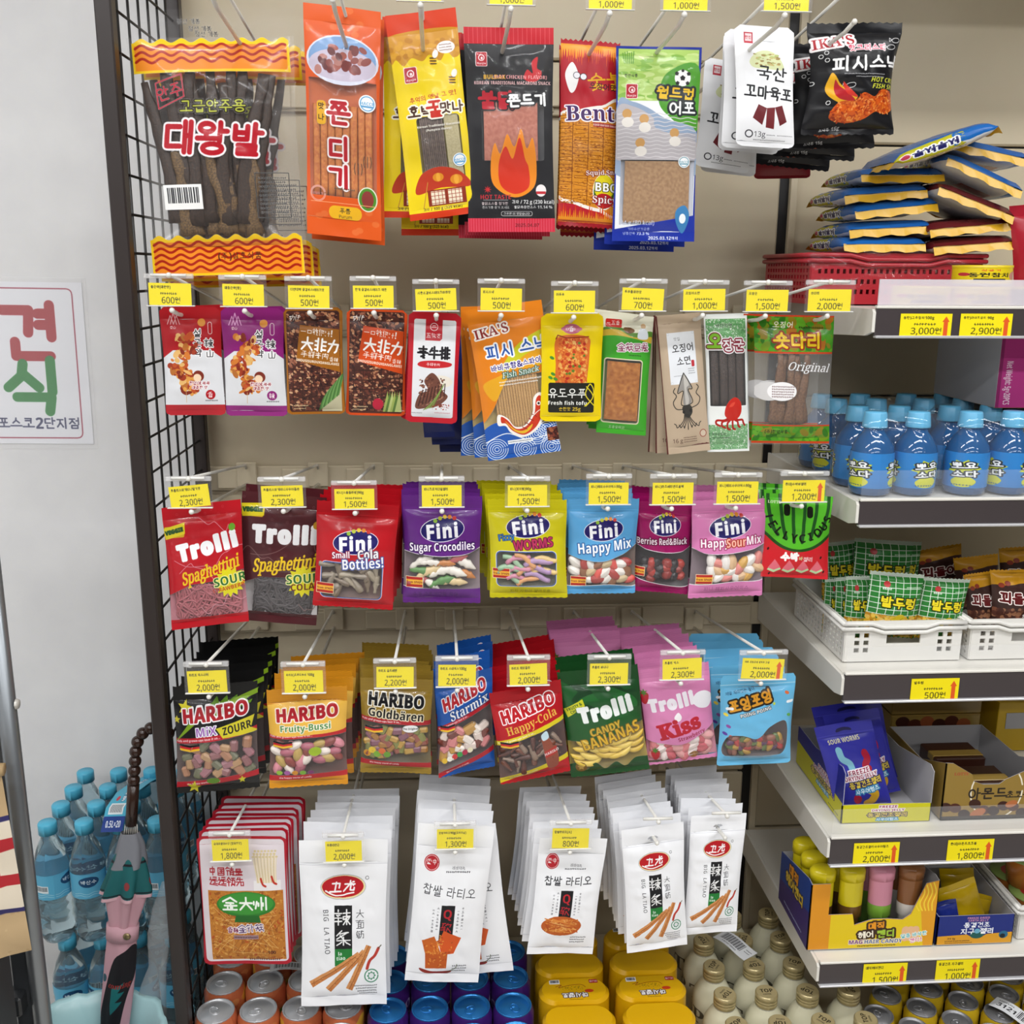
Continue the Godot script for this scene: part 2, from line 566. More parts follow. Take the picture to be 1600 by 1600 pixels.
# text: (x, y) is the middle, size the height of a letter; o: col of outline oc, ow; rot, sx, f (font), wt (stroke weight), al (-1 left), sk skew, sp spacing
func T(s: String, x: float, y: float, size: float, c: Color, o := {}) -> void:
	var f: int = o.get("f", 3)
	var items := []
	var pen := 0.0
	var sp: float = o.get("sp", 0.0)
	for i in s.length():
		var ch := s[i]
		var u := ch.unicode_at(0)
		if u >= 0xAC00 and u < 0xD7A4:
			items.append([pen, syllable(ch), null])
			pen += 1.08 + sp
		elif HANZI.has(ch):
			var st := []
			for q in HANZI[ch].split(" "):
				var pp := PackedVector2Array()
				for k in range(0, q.length() - 1, 2): pp.append(Vector2(int(q[k]) / 9.5 + 0.02, int(q[k + 1]) / 9.5 + 0.02))
				if pp.size() > 1: st.append(pp)
			items.append([pen, st, null])
			pen += 1.08 + sp
		elif u < 0x2E80:
			var g := glyph(ch, f)
			items.append([pen, null, g.c])
			pen += g.a * 1.4 + sp
	var tf := Transform2D(deg_to_rad(o.get("rot", 0.0)), Vector2(x, y)) * Transform2D(Vector2(size * o.get("sx", 1.0), 0), Vector2(size * o.get("sk", 0.0), size), Vector2.ZERO) * Transform2D(0, Vector2(0.0 if o.get("al", 0) == -1 else -pen / 2, -0.5))
	var wt: float = o.get("wt", 0.13) * size
	var ow: float = o.get("ow", 0.0)
	for pass_n in [0, 1]:
		if pass_n == 0 and ow <= 0.0: continue
		var col: Color = o.get("oc", Color.WHITE) if pass_n == 0 else c
		for it in items:
			if it[1] != null:
				for p in it[1]:
					var q := PackedVector2Array()
					for v in p: q.append(tf * (v + Vector2(it[0], 0)))
					stroke(q, wt + (ow * 2 if pass_n == 0 else 0.0), col)
			else:
				var cs := []
				for ct in it[2]:
					var q := PackedVector2Array()
					for v in ct: q.append(tf * (v * 1.4 + Vector2(it[0], 1.0)))
					cs.append(q)
					if pass_n == 0:
						q = q.duplicate()
						q.append(q[0])
						stroke(q, ow * 2, col)
				if cs.size(): fill(cs, col)
# ---------------------------------------------------------------- the prints on the packs (width 100 units)
const CLEAR := Color(0.92, 0.92, 0.92, 0.05)

func waves(x0: float, x1: float, y: float, n: int, dy: float, amp: float, per: float, w: float, c: Color) -> void:
	for k in n:
		var p := PackedVector2Array()
		var x := x0
		while x <= x1:
			p.append(Vector2(x, y + k * dy + sin(x * TAU / per) * amp))
			x += 0.8
		stroke(p, w, c)

func wave_band(y0: float, y1: float, x0: float, x1: float) -> void:
	var top := PackedVector2Array()
	var x := x0
	while x <= x1:
		top.append(Vector2(x, y0 + sin(x * TAU / 12.0) * 1.4))
		x += 0.8
	top.append(Vector2(x1, y1))
	top.append(Vector2(x0, y1))
	fill([top], C("f2c81e"))
	R(x0 + 1.6, y0 + 3, x1 - x0 - 3.2, y1 - y0 - 4.5, C("ec8b22"))
	waves(x0 + 2, x1 - 2, y0 + 4, int((y1 - y0 - 4) / 3.9), 3.9, 1.3, 12.0, 1.5, C("a82312"))

func barcode(x: float, y: float, w: float, h: float) -> void:
	R(x, y, w, h, C("f4f4f2"))
	var p := x + w * 0.1
	while p < x + w * 0.9:
		var bw := rng.randf_range(0.25, 0.8) * w / 22.0
		R(p, y + h * 0.12, bw, h * 0.62, C("1c1c22"))
		p += bw + rng.randf_range(0.3, 0.9) * w / 22.0

func tiny(x: float, y: float, w: float, c: Color, s := 1.6) -> void:       # a line of print too fine to read
	var p := x
	while p < x + w:
		var a := rng.randf_range(0.5, 1.0) * s
		L([p, y, p + a * 0.7, y + rng.randf_range(-0.3, 0.3) * s], s * 0.35, c)
		L([p + a * 0.3, y - s * 0.4, p + a * 0.3, y + s * 0.4], s * 0.25, c)
		p += a + s * 0.25

func seal_mark(x: float, y: float, r: float, c := Color("5aa0d0")) -> void:
	E(x, y, r, r, C("f4f6f8"))
	E(x, y, r * 0.86, r * 0.86, c)
	E(x, y, r * 0.74, r * 0.74, C("f4f6f8"))
	R(x - r * 0.7, y + r * 0.25, r * 1.4, r * 0.2, c)
	T("HACCP", x, y, r * 0.36, c)

func red_badge(x: float, y: float, s: float) -> void:
	RR(x - s / 2, y - s * 0.62, s, s * 1.24, s * 0.12, C("f3dfe0"))
	RR(x - s * 0.45, y - s * 0.57, s * 0.9, s * 1.14, s * 0.1, C("b3202f"))
	E(x, y - s * 0.12, s * 0.28, s * 0.28, C("f0dfe0"))
	E(x, y - s * 0.12, s * 0.2, s * 0.2, C("b3202f"))
	E(x + s * 0.03, y - s * 0.08, s * 0.1, s * 0.12, C("f0dfe0"))
	T("Hanjin", x, y + s * 0.36, s * 0.17, C("f0dfe0"))

func flames(x0: float, x1: float, y: float, h: float, dirn: float, cols: Array) -> void:
	for c in cols.size():
		var x := x0
		while x < x1:
			var w := rng.randf_range(4.0, 8.0)
			var hh := h * rng.randf_range(0.5, 1.0) * (1.0 - c * 0.3)
			B([x, y, x + w * 0.2, y + dirn * hh * 0.4, x + w * 0.45, y + dirn * hh, x + w * 0.7, y + dirn * hh * 0.4, x + w, y], C(cols[c]))
			x += w * 0.6

func fini(bg: Color, title: Array, win: Array, ly := 40.0, H := 130.0) -> void:
	# title: [[text, x, y, size, fill, outline], ...]; win: list of closed outlines cut clear
	begin(H, bg)
	for k in 9: R(0, 1.0 + k * 1.5, 100, 0.5, bg.darkened(0.16))
	for k in 3: R(0, H - 4 + k * 1.4, 100, 0.5, bg.darkened(0.12))
	for w in win:
		var edge: PackedVector2Array = curve(w[1], true) if w[0] == "c" else pts2(w[1])
		if w[0] == "rr":
			RR(w[1][0] - 1.6, w[1][1] - 1.6, w[1][2] + 3.2, w[1][3] + 3.2, 7, C("f4f4f6"))
			RR(w[1][0] - 1.0, w[1][1] - 1.0, w[1][2] + 2.0, w[1][3] + 2.0, 6.5, C("2c4f9e"))
			RR(w[1][0], w[1][1], w[1][2], w[1][3], 6, CLEAR)
		else:
			fill([edge], C("f2f2f4"))
			var ins := PackedVector2Array()
			for p in edge: ins.append(Vector2(lerpf(p.x, 50, 0.03) if p.x > 3 and p.x < 97 else p.x, lerpf(p.y, (w[2] + w[3]) / 2, 0.035)))
			fill([ins], CLEAR)
	var lx := 50.0
	E(lx, ly, 28, 14.5, C("f1f1f6", 1.0), -6)
	E(lx, ly, 27.2, 13.7, C("1e1560"), -6)
	T("Fini", lx, ly + 1.5, 16, C("f4f4f8"), {"rot": -5, "ow": 0.5, "oc": C("f4f4f8"), "sx": 0.98, "sp": 0.06})
	for k in 5: E(lx - 9 + k * 6, ly - 10 - k * 0.9 - sin(k * 0.8) * 3, 2.6, 2.4, C(["8fb93a", "b7c034", "e8c437", "e08a2c", "c8342c"][k]))
	for t in title: T(t[0], t[1], t[2], t[3], t[4], {"rot": t[6] if t.size() > 6 else -3, "ow": t[7] if t.size() > 7 else 1.3, "oc": t[5], "sx": 0.8})

func spain(x: float, y: float) -> void:
	R(x, y, 22, 14, C("f0d9b0"))
	R(x + 0.7, y + 0.7, 20.6, 3.2, C("b3241f"))
	R(x + 0.7, y + 3.9, 20.6, 6.2, C("f0b23a"))
	R(x + 0.7, y + 10.1, 20.6, 3.2, C("b3241f"))
	T("from SPAIN", x + 11, y + 7.2, 2.6, C("7a2a16"))

func haribo(bg: Color, logo: Color, edge: Color, band: Color, y0 := 60.0, rot := 0.0, H := 128.0, hy := 30.0) -> void:
	begin(H, bg)
	for k in 12: R(0, 1.0 + k * 1.5, 100, 0.55, bg.darkened(0.18))
	for k in 3: R(0, H - 5 + k * 1.6, 100, 0.5, bg.darkened(0.14))
	var d := tan(deg_to_rad(rot)) * 50.0
	G([0, y0 + d, 100, y0 - d, 100, H - 17 - d, 0, H - 17 + d], CLEAR)
	G([0, y0 - 6 + d, 100, y0 - 6 - d, 100, y0 - d, 0, y0 + d], band)
	G([0, H - 19 + d, 100, H - 19 - d, 100, H - 12 - d, 0, H - 12 + d], band)
	T("Kids and grown-ups love it so...", 30, y0 - 3 + d * 0.4, 2.6, C("f2e6e6"), {"rot": -rot})
	T("the happy world of candy", 34, H - 15.5 + d * 0.4, 2.4, C("f2e6e6"), {"rot": -rot})
	haribo_logo(logo, edge, hy, rot)
	for k in 3: L([8, y0 + 5 + k * 2.6, 20, y0 + 6.5 + k * 2.6, 31, y0 + 4.5 + k * 2.6], 2.6, C(["16161a", "c4232a", "e8b62c"][k]))

func haribo_logo(logo: Color, edge: Color, hy: float, rot: float) -> void:
	T("HARIBO", 50, hy, 15.5, logo, {"rot": -rot, "ow": 2.0, "oc": edge, "sx": 0.96})
	T("HARIBO", 50, hy, 15.5, logo, {"rot": -rot, "ow": 0.5, "oc": logo, "sx": 0.96})

func trolli_logo(x: float, y: float, s: float, c: Color, rot: float) -> void:
	T("Trolli", x, y, s, c, {"rot": rot, "ow": s * 0.11, "oc": c, "sx": 0.98, "sp": 0.14})

func loops(c: Color, n: int, H: float, w := 0.8) -> void:
	for i in n:
		var a := []
		var x := rng.randf_range(-5, 80)
		var y := rng.randf_range(10, H - 20)
		for k in 7:
			a.append_array([x, y])
			x += rng.randf_range(2, 16)
			y += rng.randf_range(-14, 14)
		S(a, w, c)

func paint(id: String) -> ImageTexture:
	rng.seed = hash(id)
	match id:
		"squidlegs":
			begin(160, Color(0.95, 0.95, 0.95, 0.02), 8.0)
			wave_band(18, 37, 3, 97)
			wave_band(135, 159, 3, 98)
			T("고급안주용", 50, 57, 7.4, C("b9bf3f"), {"ow": 0.9, "oc": C("2a2418"), "wt": 0.11})
			T("대왕발", 49, 76, 19, C("b81828"), {"ow": 1.2, "oc": C("f4eef0"), "wt": 0.16, "sk": -0.1, "rot": 3})
			barcode(15, 103, 24, 15)
			L([16, 43, 32, 38, 33, 51, 17, 58, 16, 43], 0.8, C("b02838"))
			T("안주", 24.5, 48, 8, C("b02838"), {"rot": -16})
			T("(주)삼호식품", 58, 147, 4.4, C("5a2a1a"), {"wt": 0.1})
			T("점선 개봉", 38, 7, 3.0, C("2c2c2c"), {"wt": 0.12})
			L([72, 97, 92, 97, 92, 124, 72, 124, 72, 97], 0.4, C("2a2a2a"))
			for k in 9: tiny(74, 100 + k * 2.6, 16, C("232323"), 1.3)
		"chewystrips":
			begin(290, C("dc5a20"), 7.0)
			for k in 14: E(rng.randf_range(5, 95), rng.randf_range(4, 36) if k < 8 else rng.randf_range(240, 284), 5, 4, C("e06c33"))
			R(6, 90, 88, 148, CLEAR)
			E(50, 66, 47, 31, C("d9dcec"))
			E(50, 64, 44, 27, C("7fa2cf"))
			E(50, 72, 44, 20, C("c9bfd2"))
			for k in 26: E(rng.randf_range(18, 84), rng.randf_range(48, 80), rng.randf_range(4, 8), rng.randf_range(3, 6), C(["8f4a44", "a85f54", "7a3a38", "b98078", "6c3a3c"][k % 5]), rng.randf_range(0, 180))
			RR(16, 118, 12, 30, 4, C("e2a91e"))
			T("맛", 22, 125, 8, C("20180c"))
			T("나", 22, 139, 8, C("20180c"))
			T("쫀", 46, 132, 29, C("b4202c"), {"ow": 2.2, "oc": C("f4e7e6"), "wt": 0.17})
			T("디", 46, 177, 29, C("b4202c"), {"ow": 2.2, "oc": C("f4e7e6"), "wt": 0.17})
			T("기", 46, 213, 29, C("b4202c"), {"ow": 2.2, "oc": C("f4e7e6"), "wt": 0.17})
			seal_mark(82, 116, 11)
			for q in [[74, 200], [86, 190]]:
				for k in 3: S([q[0] - 8 + k * 4, q[1] - 7, q[0] - 9 + k * 5, q[1], q[0] - 8 + k * 4, q[1] + 7], 0.9, C("3a2612"))
			for r in [10.0, 8.6]: stroke(ell_pts(16, 236, r, r), 0.9, C("e8a090"))
			T("전통의 맛", 16, 236, 3.2, C("c25b4c"))
			E(82, 238, 13, 16, C("dfe7d0"))
			E(82, 238, 11.5, 14.5, C("4f8a2c"))
			E(82, 238, 8, 11, C("8a3a34"))
			R(6, 246, 88, 0.8, C("f0a070"))
			RR(30, 250, 44, 17, 8, C("e9b222"))
			T("푸름", 52, 256, 7, C("33302a"), {"wt": 0.1})
			T("Purum", 52, 263.5, 4.2, C("33302a"), {"f": 0})
			tiny(38, 228, 26, C("4a3a20"), 2.4)
		"honeybag":
			begin(300, C("eed21a"), 7.0)
			R(0, 0, 100, 32, C("cf3c18"))
			B([0, 30, 100, 28, 100, 62, 90, 70, 80, 60, 70, 72, 56, 62, 45, 70, 30, 64, 18, 74, 8, 64, 0, 68], C("c98e22"))
			for k in 40: E(rng.randf_range(2, 98), rng.randf_range(34, 62), 4, 4, C(["b97c1c", "d39a2c"][k % 2]))
			red_badge(26, 88, 19)
			E(80, 54, 13, 9, C("efe6e6"))
			for k in 3: tiny(71, 50 + k * 4, 17, C("6b4a3a"), 2)
			for q in [[60, 70], [84, 100]]:
				E(q[0], q[1], 5, 8, C("e8b41e"), 20)
				for k in 3: L([q[0] - 4, q[1] - 3 + k * 4, q[0] + 4, q[1] - 2 + k * 4], 1.6, C("33261a"))
				E(q[0] + 4, q[1] - 8, 4, 6, C("f4f2ea"), 20)
			T("추억의 옛날 그 맛!", 54, 122, 7.5, C("c0471a"), {"rot": -5, "wt": 0.13})
			RR(26, 150, 62, 100, 6, CLEAR)
			T("호박", 34, 142, 17, C("4a2a1c"), {"ow": 2.2, "oc": C("f2eedd"), "wt": 0.16})
			T("꿀", 56, 140, 24, C("c63023"), {"ow": 2.4, "oc": C("f2eedd"), "wt": 0.16})
			T("맛나", 79, 140, 16, C("4a2a1c"), {"ow": 2.2, "oc": C("f2eedd"), "wt": 0.16})
			T("Korean Traditional Macaroni", 57, 164, 3.2, C("efe9d8"))
			T("(Pumpkin Honey)", 57, 170, 3.2, C("efe9d8"))
			seal_mark(82, 218, 10)
			B([14, 262, 22, 236, 40, 226, 60, 226, 82, 236, 94, 258, 50, 256], C("b93a22"))
			for q in [[48, 240, 8], [74, 246, 9]]:
				E(q[0], q[1], q[2], q[2] * 0.8, C("d98a26"))
				E(q[0], q[1], q[2] * 0.4, q[2] * 0.8, C("e8a63a"))
			R(30, 258, 56, 24, C("8c3320"))
			for k in 2:
				R(34 + k * 25, 260, 21, 20, C("efe3cb"))
				for j in 4:
					R(34 + k * 25 + j * 5.6, 260, 0.8, 20, C("a5452b"))
					R(34 + k * 25, 261 + j * 5.6, 21, 0.8, C("a5452b"))
			L([22, 284, 32, 246], 1.2, C("c68a3a"))
			T("과자 / 100 g (325 kcal)", 50, 286.0, 4.2, C("40301a"))
			R(0, 290, 100, 10, C("cc3a1a"))
		"blackspicy":
			begin(230, C("1d1d21"), 7.0)
			R(0, 0, 100, 18, C("c01f2c"))
			for k in 20: R(k * 5, 0, 0.6, 18, C("d04a52"))
			R(0, 214, 100, 16, C("c92b40"))
			for k in 33: R(k * 3, 214, 0.5, 16, C("d8566a"))
			red_badge(19, 35, 13)
			B([66, 56, 70, 46, 76, 50, 75, 38, 82, 32, 81, 44, 86, 48, 84, 56, 75, 60], C("c4242c"))
			T("BULDAK", 33, 54.5, 4.6, C("e8b020"))
			T("(HOT CHICKEN FLAVOR)", 62, 54.5, 3.8, C("e8a0a0"))
			T("KOREAN TRADITIONAL MACARONI SNACK", 53, 61, 3.6, C("efc2c2"), {"sx": 0.85})
			RR(18, 82, 70, 66, 3, CLEAR)
			T("불닭", 36, 80, 19, C("b3192b"), {"ow": 1.6, "oc": C("16161a"), "wt": 0.2})
			T("쫀드기", 70, 80, 14, C("f2f2f2"), {"ow": 1.6, "oc": C("16161a"), "wt": 0.19, "rot": -3})
			B([30, 176, 27, 150, 32, 128, 38, 140, 46, 118, 54, 132, 62, 112, 68, 134, 75, 122, 79, 150, 76, 178, 54, 190], C("ea8a1c"))
			B([38, 176, 36, 152, 44, 132, 52, 146, 60, 122, 66, 146, 70, 156, 70, 178, 54, 186], C("d2331c"))
			star(23, 181, 5, 8, 0.35, C("c0282c"))
			T("HOT TASTE", 32, 189.5, 5, C("bb2a33"))
			L([18, 193, 46, 193], 0.5, C("b0b0b0"))
			T("불닭소스를 첨가한", 31, 197.0, 3.4, C("d0c0c0"))
			T("쫀드기를 즐겨 보세요", 32, 201.5, 3.0, C("b8b8b8"))
			E(84, 182, 6, 7, C("e9e4e4"))
			R(78.5, 183, 11, 3, C("c02a34"))
			T("과자 / 72 g (230 kcal)", 75, 195, 4.2, C("e8e8e8"), {"sx": 0.9})
			T("불닭볶음면소스 11.14 %", 75, 201, 3.4, C("d8d8d8"))
			RR(38, 206, 36, 5.4, 2, C("cfcfcf"))
			RR(38.5, 206.5, 35, 4.4, 1.8, C("1d1d21"))
			T("구우면 더 맛있습니다", 56, 208.7, 2.9, C("e8e8e8"))
			T("2025.04.07", 68, 222, 4.0, C("7a1c26"))
		"flamesquid":
			begin(320, C("b01f2c"), 7.0)
			flames(0, 100, 8, 36, 1.0, ["d9531c", "e89a24"])
			B([8, 62, 12, 46, 20, 38, 28, 52, 30, 66, 24, 86, 16, 88], C("f2f0f0"))
			for q in [[27, 60], [38, 62]]:
				E(q[0], q[1], 6, 6, C("2a2730"))
				E(q[0], q[1], 5, 5, C("eceaf0"))
			T("숯불", 78, 66, 30, C("e0a81e"), {"wt": 0.1, "rot": -8})
			T("오징어맛", 72, 76, 11, C("2a1a1c"), {"wt": 0.12})
			B([-4, 135, 30, 118, 70, 108, 106, 106, 106, 290, 70, 292, 30, 282, -4, 262], C("ebe6df"))
			B([-4, 140, 30, 123, 70, 113, 106, 111, 106, 284, 70, 286, 30, 276, -4, 256], C("cf8728"))
			speck(-2, 116, 104, 166, 1500, ["b86f1c", "d99030", "a4601c", "e2a04a", "c98026", "8f4e16"], 0.8, 2.6, 0.5, 0, 25)
			for k in 3: L([22 + k * 26, 122, 22 + k * 26, 280], 1.2, C("7a3e12"))
			for k in 26:
				var y := 128.0 + k * 6.0
				for j in 4: L([j * 26, y + rng.randf_range(-2, 2), j * 26 + 22, y + rng.randf_range(-2, 2)], 0.9, C("834718"))
			T("Bento", 62, 122, 26, C("42205c"), {"ow": 2.0, "oc": C("efe9ef"), "f": 4, "rot": -3})
			R(56, 138, 40, 7, C("98202a"))
			T("SQUID SEAFOOD SNACK", 76, 141.5, 3.2, C("f0e0d0"), {"sx": 0.8})
			E(78, 256, 20, 32, C("efe9e0"))
			E(78, 256, 18.5, 30, C("3c5c1c"))
			E(78, 248, 18, 22, C("d9c91e"))
			E(78, 272, 17, 13, C("ab2026"))
			T("Squid Snack", 80, 222, 8, C("efe6e0"), {"ow": 1, "oc": C("7a2016"), "rot": -6, "f": 4})
			T("BBQ", 82, 248, 15, C("f4f4f0"), {"ow": 1.2, "oc": C("2a2a20")})
			T("Spicy", 80, 270, 12, C("f2e4e4"), {"ow": 1.0, "oc": C("7a1a1c"), "f": 4})
			flames(0, 100, 312, 34, -1.0, ["c8401c", "e08a24"])
			R(0, 304, 100, 2, C("d9902a"))
			for k in 16: R(0, 309 + k * 0.8, 100, 0.3, C("7c141e"))
		"fishsheet":
			begin(230, C("1c2f93"), 7.0)
			RR(3, 3, 94, 218, 2, C("e9ecf0"))
			R(3, 3, 94, 60, C("a9cb66"))
			speck(3, 3, 94, 62, 120, ["9cc458", "b7d67a", "86b64a", "c6dc8e"], 4, 10, 0.35, 0, 12)
			B([60, 30, 97, 22, 97, 98, 62, 80, 50, 60], C("4e9a2c"))
			for k in 6: L([10 + k * 2, 20, 8 + k * 2.6, 8 - k % 3], 1.0, C("5a8f3c"))
			B([3, 66, 20, 64, 40, 72, 60, 84, 97, 98, 97, 150, 3, 150], C("93a6c0"))
			R(3, 100, 94, 32, C("a9a9b4"))
			B([3, 72, 22, 70, 44, 82, 50, 96, 97, 110, 97, 130, 3, 132], C("b9b4b8"))
			waves(4, 96, 78, 12, 4.6, 0.8, 18.0, 0.9, C("d5d2d4"))
			for q in [[14, 78], [34, 84], [70, 100], [30, 112]]:
				E(q[0], q[1], 5.5, 5.5, C("c99a5e"))
				E(q[0] + 1, q[1] + 10, 7, 6, C("e6e1da"))
			red_badge(19, 52, 14)
			T("한진식품", 18, 34, 3.6, C("2c3a22"))
			E(78, 36, 9.5, 9.5, C("f4f4f4"))
			for q in [[78, 36, 3.4], [71, 31, 2.6], [85, 31, 2.6], [72, 42, 2.6], [84, 42, 2.6], [78, 27.6, 2]]: star(q[0], q[1], q[2], 5, 0.75, C("1b1b1f"))
			T("월드컵", 71, 54, 14, C("e8bd28"), {"ow": 2.6, "oc": C("20262a"), "wt": 0.16, "rot": 3})
			T("어포", 79, 71, 15, C("f2f4f2"), {"ow": 2.6, "oc": C("20262a"), "wt": 0.15})
			R(8, 132, 88, 78, CLEAR)
			seal_mark(83, 134, 7, C("6f9fae"))
			G([0, 216, 97, 198, 100, 198, 100, 230, 0, 230], C("20349c"))
			B([76, 206, 76, 192, 86, 186, 92, 196, 90, 210, 84, 220], C("3f7fb4"))
			E(84, 202, 4, 6, C("e8eef2"))
			T("24 g (80 kcal)", 30, 207.5, 5, C("d5dcf0"), {"f": 0})
			T("기타수산가공품", 32, 215, 3.6, C("c9d2ec"), {"wt": 0.08})
			T("냉동연육 73.3 %", 29, 220.5, 3.6, C("c9d2ec"), {"wt": 0.08})
			T("2025.03.12까지", 62, 226, 4, C("e8ecf6"))
		"jerky":
			begin(210, C("eff0f3"), 6.4)
			R(16, 12, 15, 19, C("c03a48"))
			R(18, 14, 11, 13, C("f0d9dc"))
			T("한진", 23.5, 20.5, 5.4, C("c03a48"))
			B([24, 62, 34, 48, 50, 42, 66, 46, 78, 60, 80, 74, 50, 74, 30, 72], C("d9dfae"))
			speck(30, 46, 46, 24, 40, ["c9b878", "b8c47a", "a08a50"], 1.5, 4.0, 0.5, 0, 20)
			T("국산", 62, 82, 24, C("1c1c20"), {"wt": 0.12, "rot": 5})
			T("꼬마육포", 56, 116, 23, C("1c1c20"), {"wt": 0.13, "rot": 4, "sx": 0.82})
			G([38, 136, 52, 142, 44, 172, 28, 160], C("6c1f26"))
			G([52, 142, 66, 140, 64, 178, 50, 176], C("76242a"))
			G([66, 140, 78, 136, 86, 164, 74, 172], C("6c1f26"))
			E(22, 188, 7, 7, C("3a3a40"))
			E(22, 188, 5, 5, C("eff0f3"))
			T("13g", 40, 188, 9, C("33333a"), {"f": 0})
			tiny(52, 189, 14, C("66666c"), 2)
			tiny(70, 189, 26, C("66666c"), 1.6)
			tiny(30, 198, 54, C("66666c"), 2)
		"hotfish":
			begin(122, C("1a1a1d"), 7.0)
			T("IKA'S", 26, 22, 11, C("a8202a"), {"ow": 2.4, "oc": C("f2ecec"), "f": 4, "rot": -8})
			T("핫크리스피", 60, 29, 7.4, C("d4526c"), {"ow": 0.8, "oc": C("f0e8ea"), "wt": 0.13, "rot": -2})
			T("피시스낵", 62, 46, 16, C("f2f2f2"), {"wt": 0.16, "rot": -2, "sx": 1.08})
			for q in [[14, 38], [19, 34], [20, 42], [8, 66], [26, 80], [24, 88]]: stroke(ell_pts(q[0], q[1], 2, 2), 0.8, C("e0e0e0"))
			tiny(36, 58, 44, C("b8b8bc"), 1.5)
			tiny(48, 61, 30, C("b8b8bc"), 1.3)
			T("HOT CRISPY", 84, 64, 5, C("c9cc3a"), {"sk": -0.2})
			T("FISH SNACK", 86, 71, 5, C("c9cc3a"), {"sk": -0.2})
			for q in [[44, 70], [86, 28], [92, 20]]:
				stroke(ell_pts(q[0], q[1], 5, 2.6, -10), 0.7, C("d8d8d8"))
				L([q[0] - 5, q[1], q[0] - 8, q[1] - 2, q[0] - 8, q[1] + 2, q[0] - 5, q[1]], 0.7, C("d8d8d8"))
			B([22, 62, 26, 56, 32, 66, 40, 74, 52, 82, 44, 90, 30, 86, 20, 76], C("e8ae26"))
			B([28, 64, 33, 70, 44, 80, 50, 86, 40, 86, 30, 80], C("b8242c"))
			B([36, 66, 44, 74, 52, 82, 48, 82, 40, 78], C("cf3a30"))
			B([26, 104, 34, 88, 50, 86, 58, 78, 70, 82, 78, 74, 92, 78, 96, 92, 86, 100, 74, 98, 62, 106, 44, 110], C("cf5a1c"))
			for k in 500:
				var q := Vector2(rng.randf_range(26, 96), rng.randf_range(76, 110))
				if Geometry2D.is_point_in_polygon(q, curve([26, 104, 34, 88, 50, 86, 58, 78, 70, 82, 78, 74, 92, 78, 96, 92, 86, 100, 74, 98, 62, 106, 44, 110], true)):
					E(q.x, q.y, rng.randf_range(0.6, 2.2), rng.randf_range(0.4, 1.2), C(["b23e16", "e07a2a", "c14a18", "e8914a", "9c3414"][k % 5]), rng.randf_range(0, 180))
			T("스낵류 15g", 30, 116, 3.6, C("d8d8d8"), {"rot": -8})
		"konred", "konpink":
			var c := C("a81a22") if id == "konred" else C("86206f")
			begin(178, C("d4d5d8"))
			R(0, 0, 100, 70, c)
			G([0, 69.5, 60, 69.5, 30, 62, 0, 84], c)
			G([100, 69.5, 40, 69.5, 70, 60, 100, 84], c)
			R(0, 160, 100, 18, c.lightened(0.06))
			for k in 3: L([12 + k * 5, 28, 17 + k * 5, 14 - (5 if k == 1 else 0), 22 + k * 5, 28], 1.4, C("d9a0a4") if id == "konred" else C("d69ac8"))
			T("雪山", 21, 33, 4.6, C("e2c4c6"))
			E(68, 25, 6.5, 6.5, C("d08a3a"))
			RR(78, 24, 7, 20, 3.4, C("e8d8d8"))
			RR(78.8, 24.8, 5.4, 18.4, 2.6, c)
			for k in 3: T("설곤약"[k], 61, 42 + k * 16, 13, C("2c2a2e"), {"ow": 1.3, "oc": C("f0eeee"), "wt": 0.12})
			T("辣", 79, 58, 14, C("2c2a2e"), {"ow": 1.3, "oc": C("f0eeee"), "wt": 0.09})
			T("山", 80, 75, 12, C("2c2a2e"), {"ow": 1.3, "oc": C("f0eeee"), "wt": 0.11})
			for k in 120:
				var t := rng.randf()
				E(36 + sin(t * 9.0) * 10 + rng.randf_range(-14, 14), 46 + t * 94, rng.randf_range(3, 8), rng.randf_range(2, 5), C(["b9522a", "9c3a22", "c9742e", "d99a4a", "b06a30", "7e2a1c", "dcae6a"][k % 7]), rng.randf_range(0, 180))
			L([37, 138, 36, 156], 0.8, C("c9a878"))
			E(59, 112, 9, 9, C("7a2f22"))
			E(57, 115, 6.5, 6.5, C("ecd0b0"))
			T("한입에 쏙쏙", 60, 124, 6, C("8e2430"), {"ow": 0.8, "oc": C("f2eaea"), "sk": -0.2})
			T("매콤한 맛", 60, 131, 5.5, C("8e2430"), {"ow": 0.8, "oc": C("f2eaea"), "sk": -0.2})
			E(77, 143, 8, 8, c)
			T("香" if id == "konred" else "辣", 77, 143, 9, C("f0e6e6"), {"wt": 0.09})
			tiny(68, 153, 20, C("3a3a40"), 2.4)
		"beefbrown", "beeforange":
			var c := C("9a5f1c") if id == "beefbrown" else C("cc4a1c")
			begin(175, c)
			RR(5, 3, 90, 168, 5, C("4a2a24"))
			speck(5, 3, 90, 166, 900, ["5c3028", "7e4a36", "3a2220", "96604a", "b07a58", "6a3a2e", "c89c78", "2e1c1c"], 1.0, 4.2, 0.55, 20, 50)
			for k in 5: L([10, 100 + k * 16, 90, 96 + k * 15], 1.2, C("33201c"))
			for k in 6: L([14 + k * 15, 96, 12 + k * 16, 166], 1.0, C("33201c"))
			G([28, 26, 94, 34, 94, 104, 20, 84], c)
			T("劲仔", 20, 14, 9, C("eeeae4"), {"sk": -0.2, "wt": 0.1, "rot": -4})
			T("一口就爆汁!", 56, 38, 11, C("f2eee8"), {"rot": 6, "sx": 0.86, "wt": 0.08})
			T("大非力", 62, 59, 21, C("f6f4f0"), {"rot": 7, "wt": 0.15})
			T("手撕素肉", 52, 75, 11, C("f2eee8"), {"rot": 7, "wt": 0.08})
			T("香辣", 84, 83, 7, C("f2eee8"), {"rot": 7, "wt": 0.08})
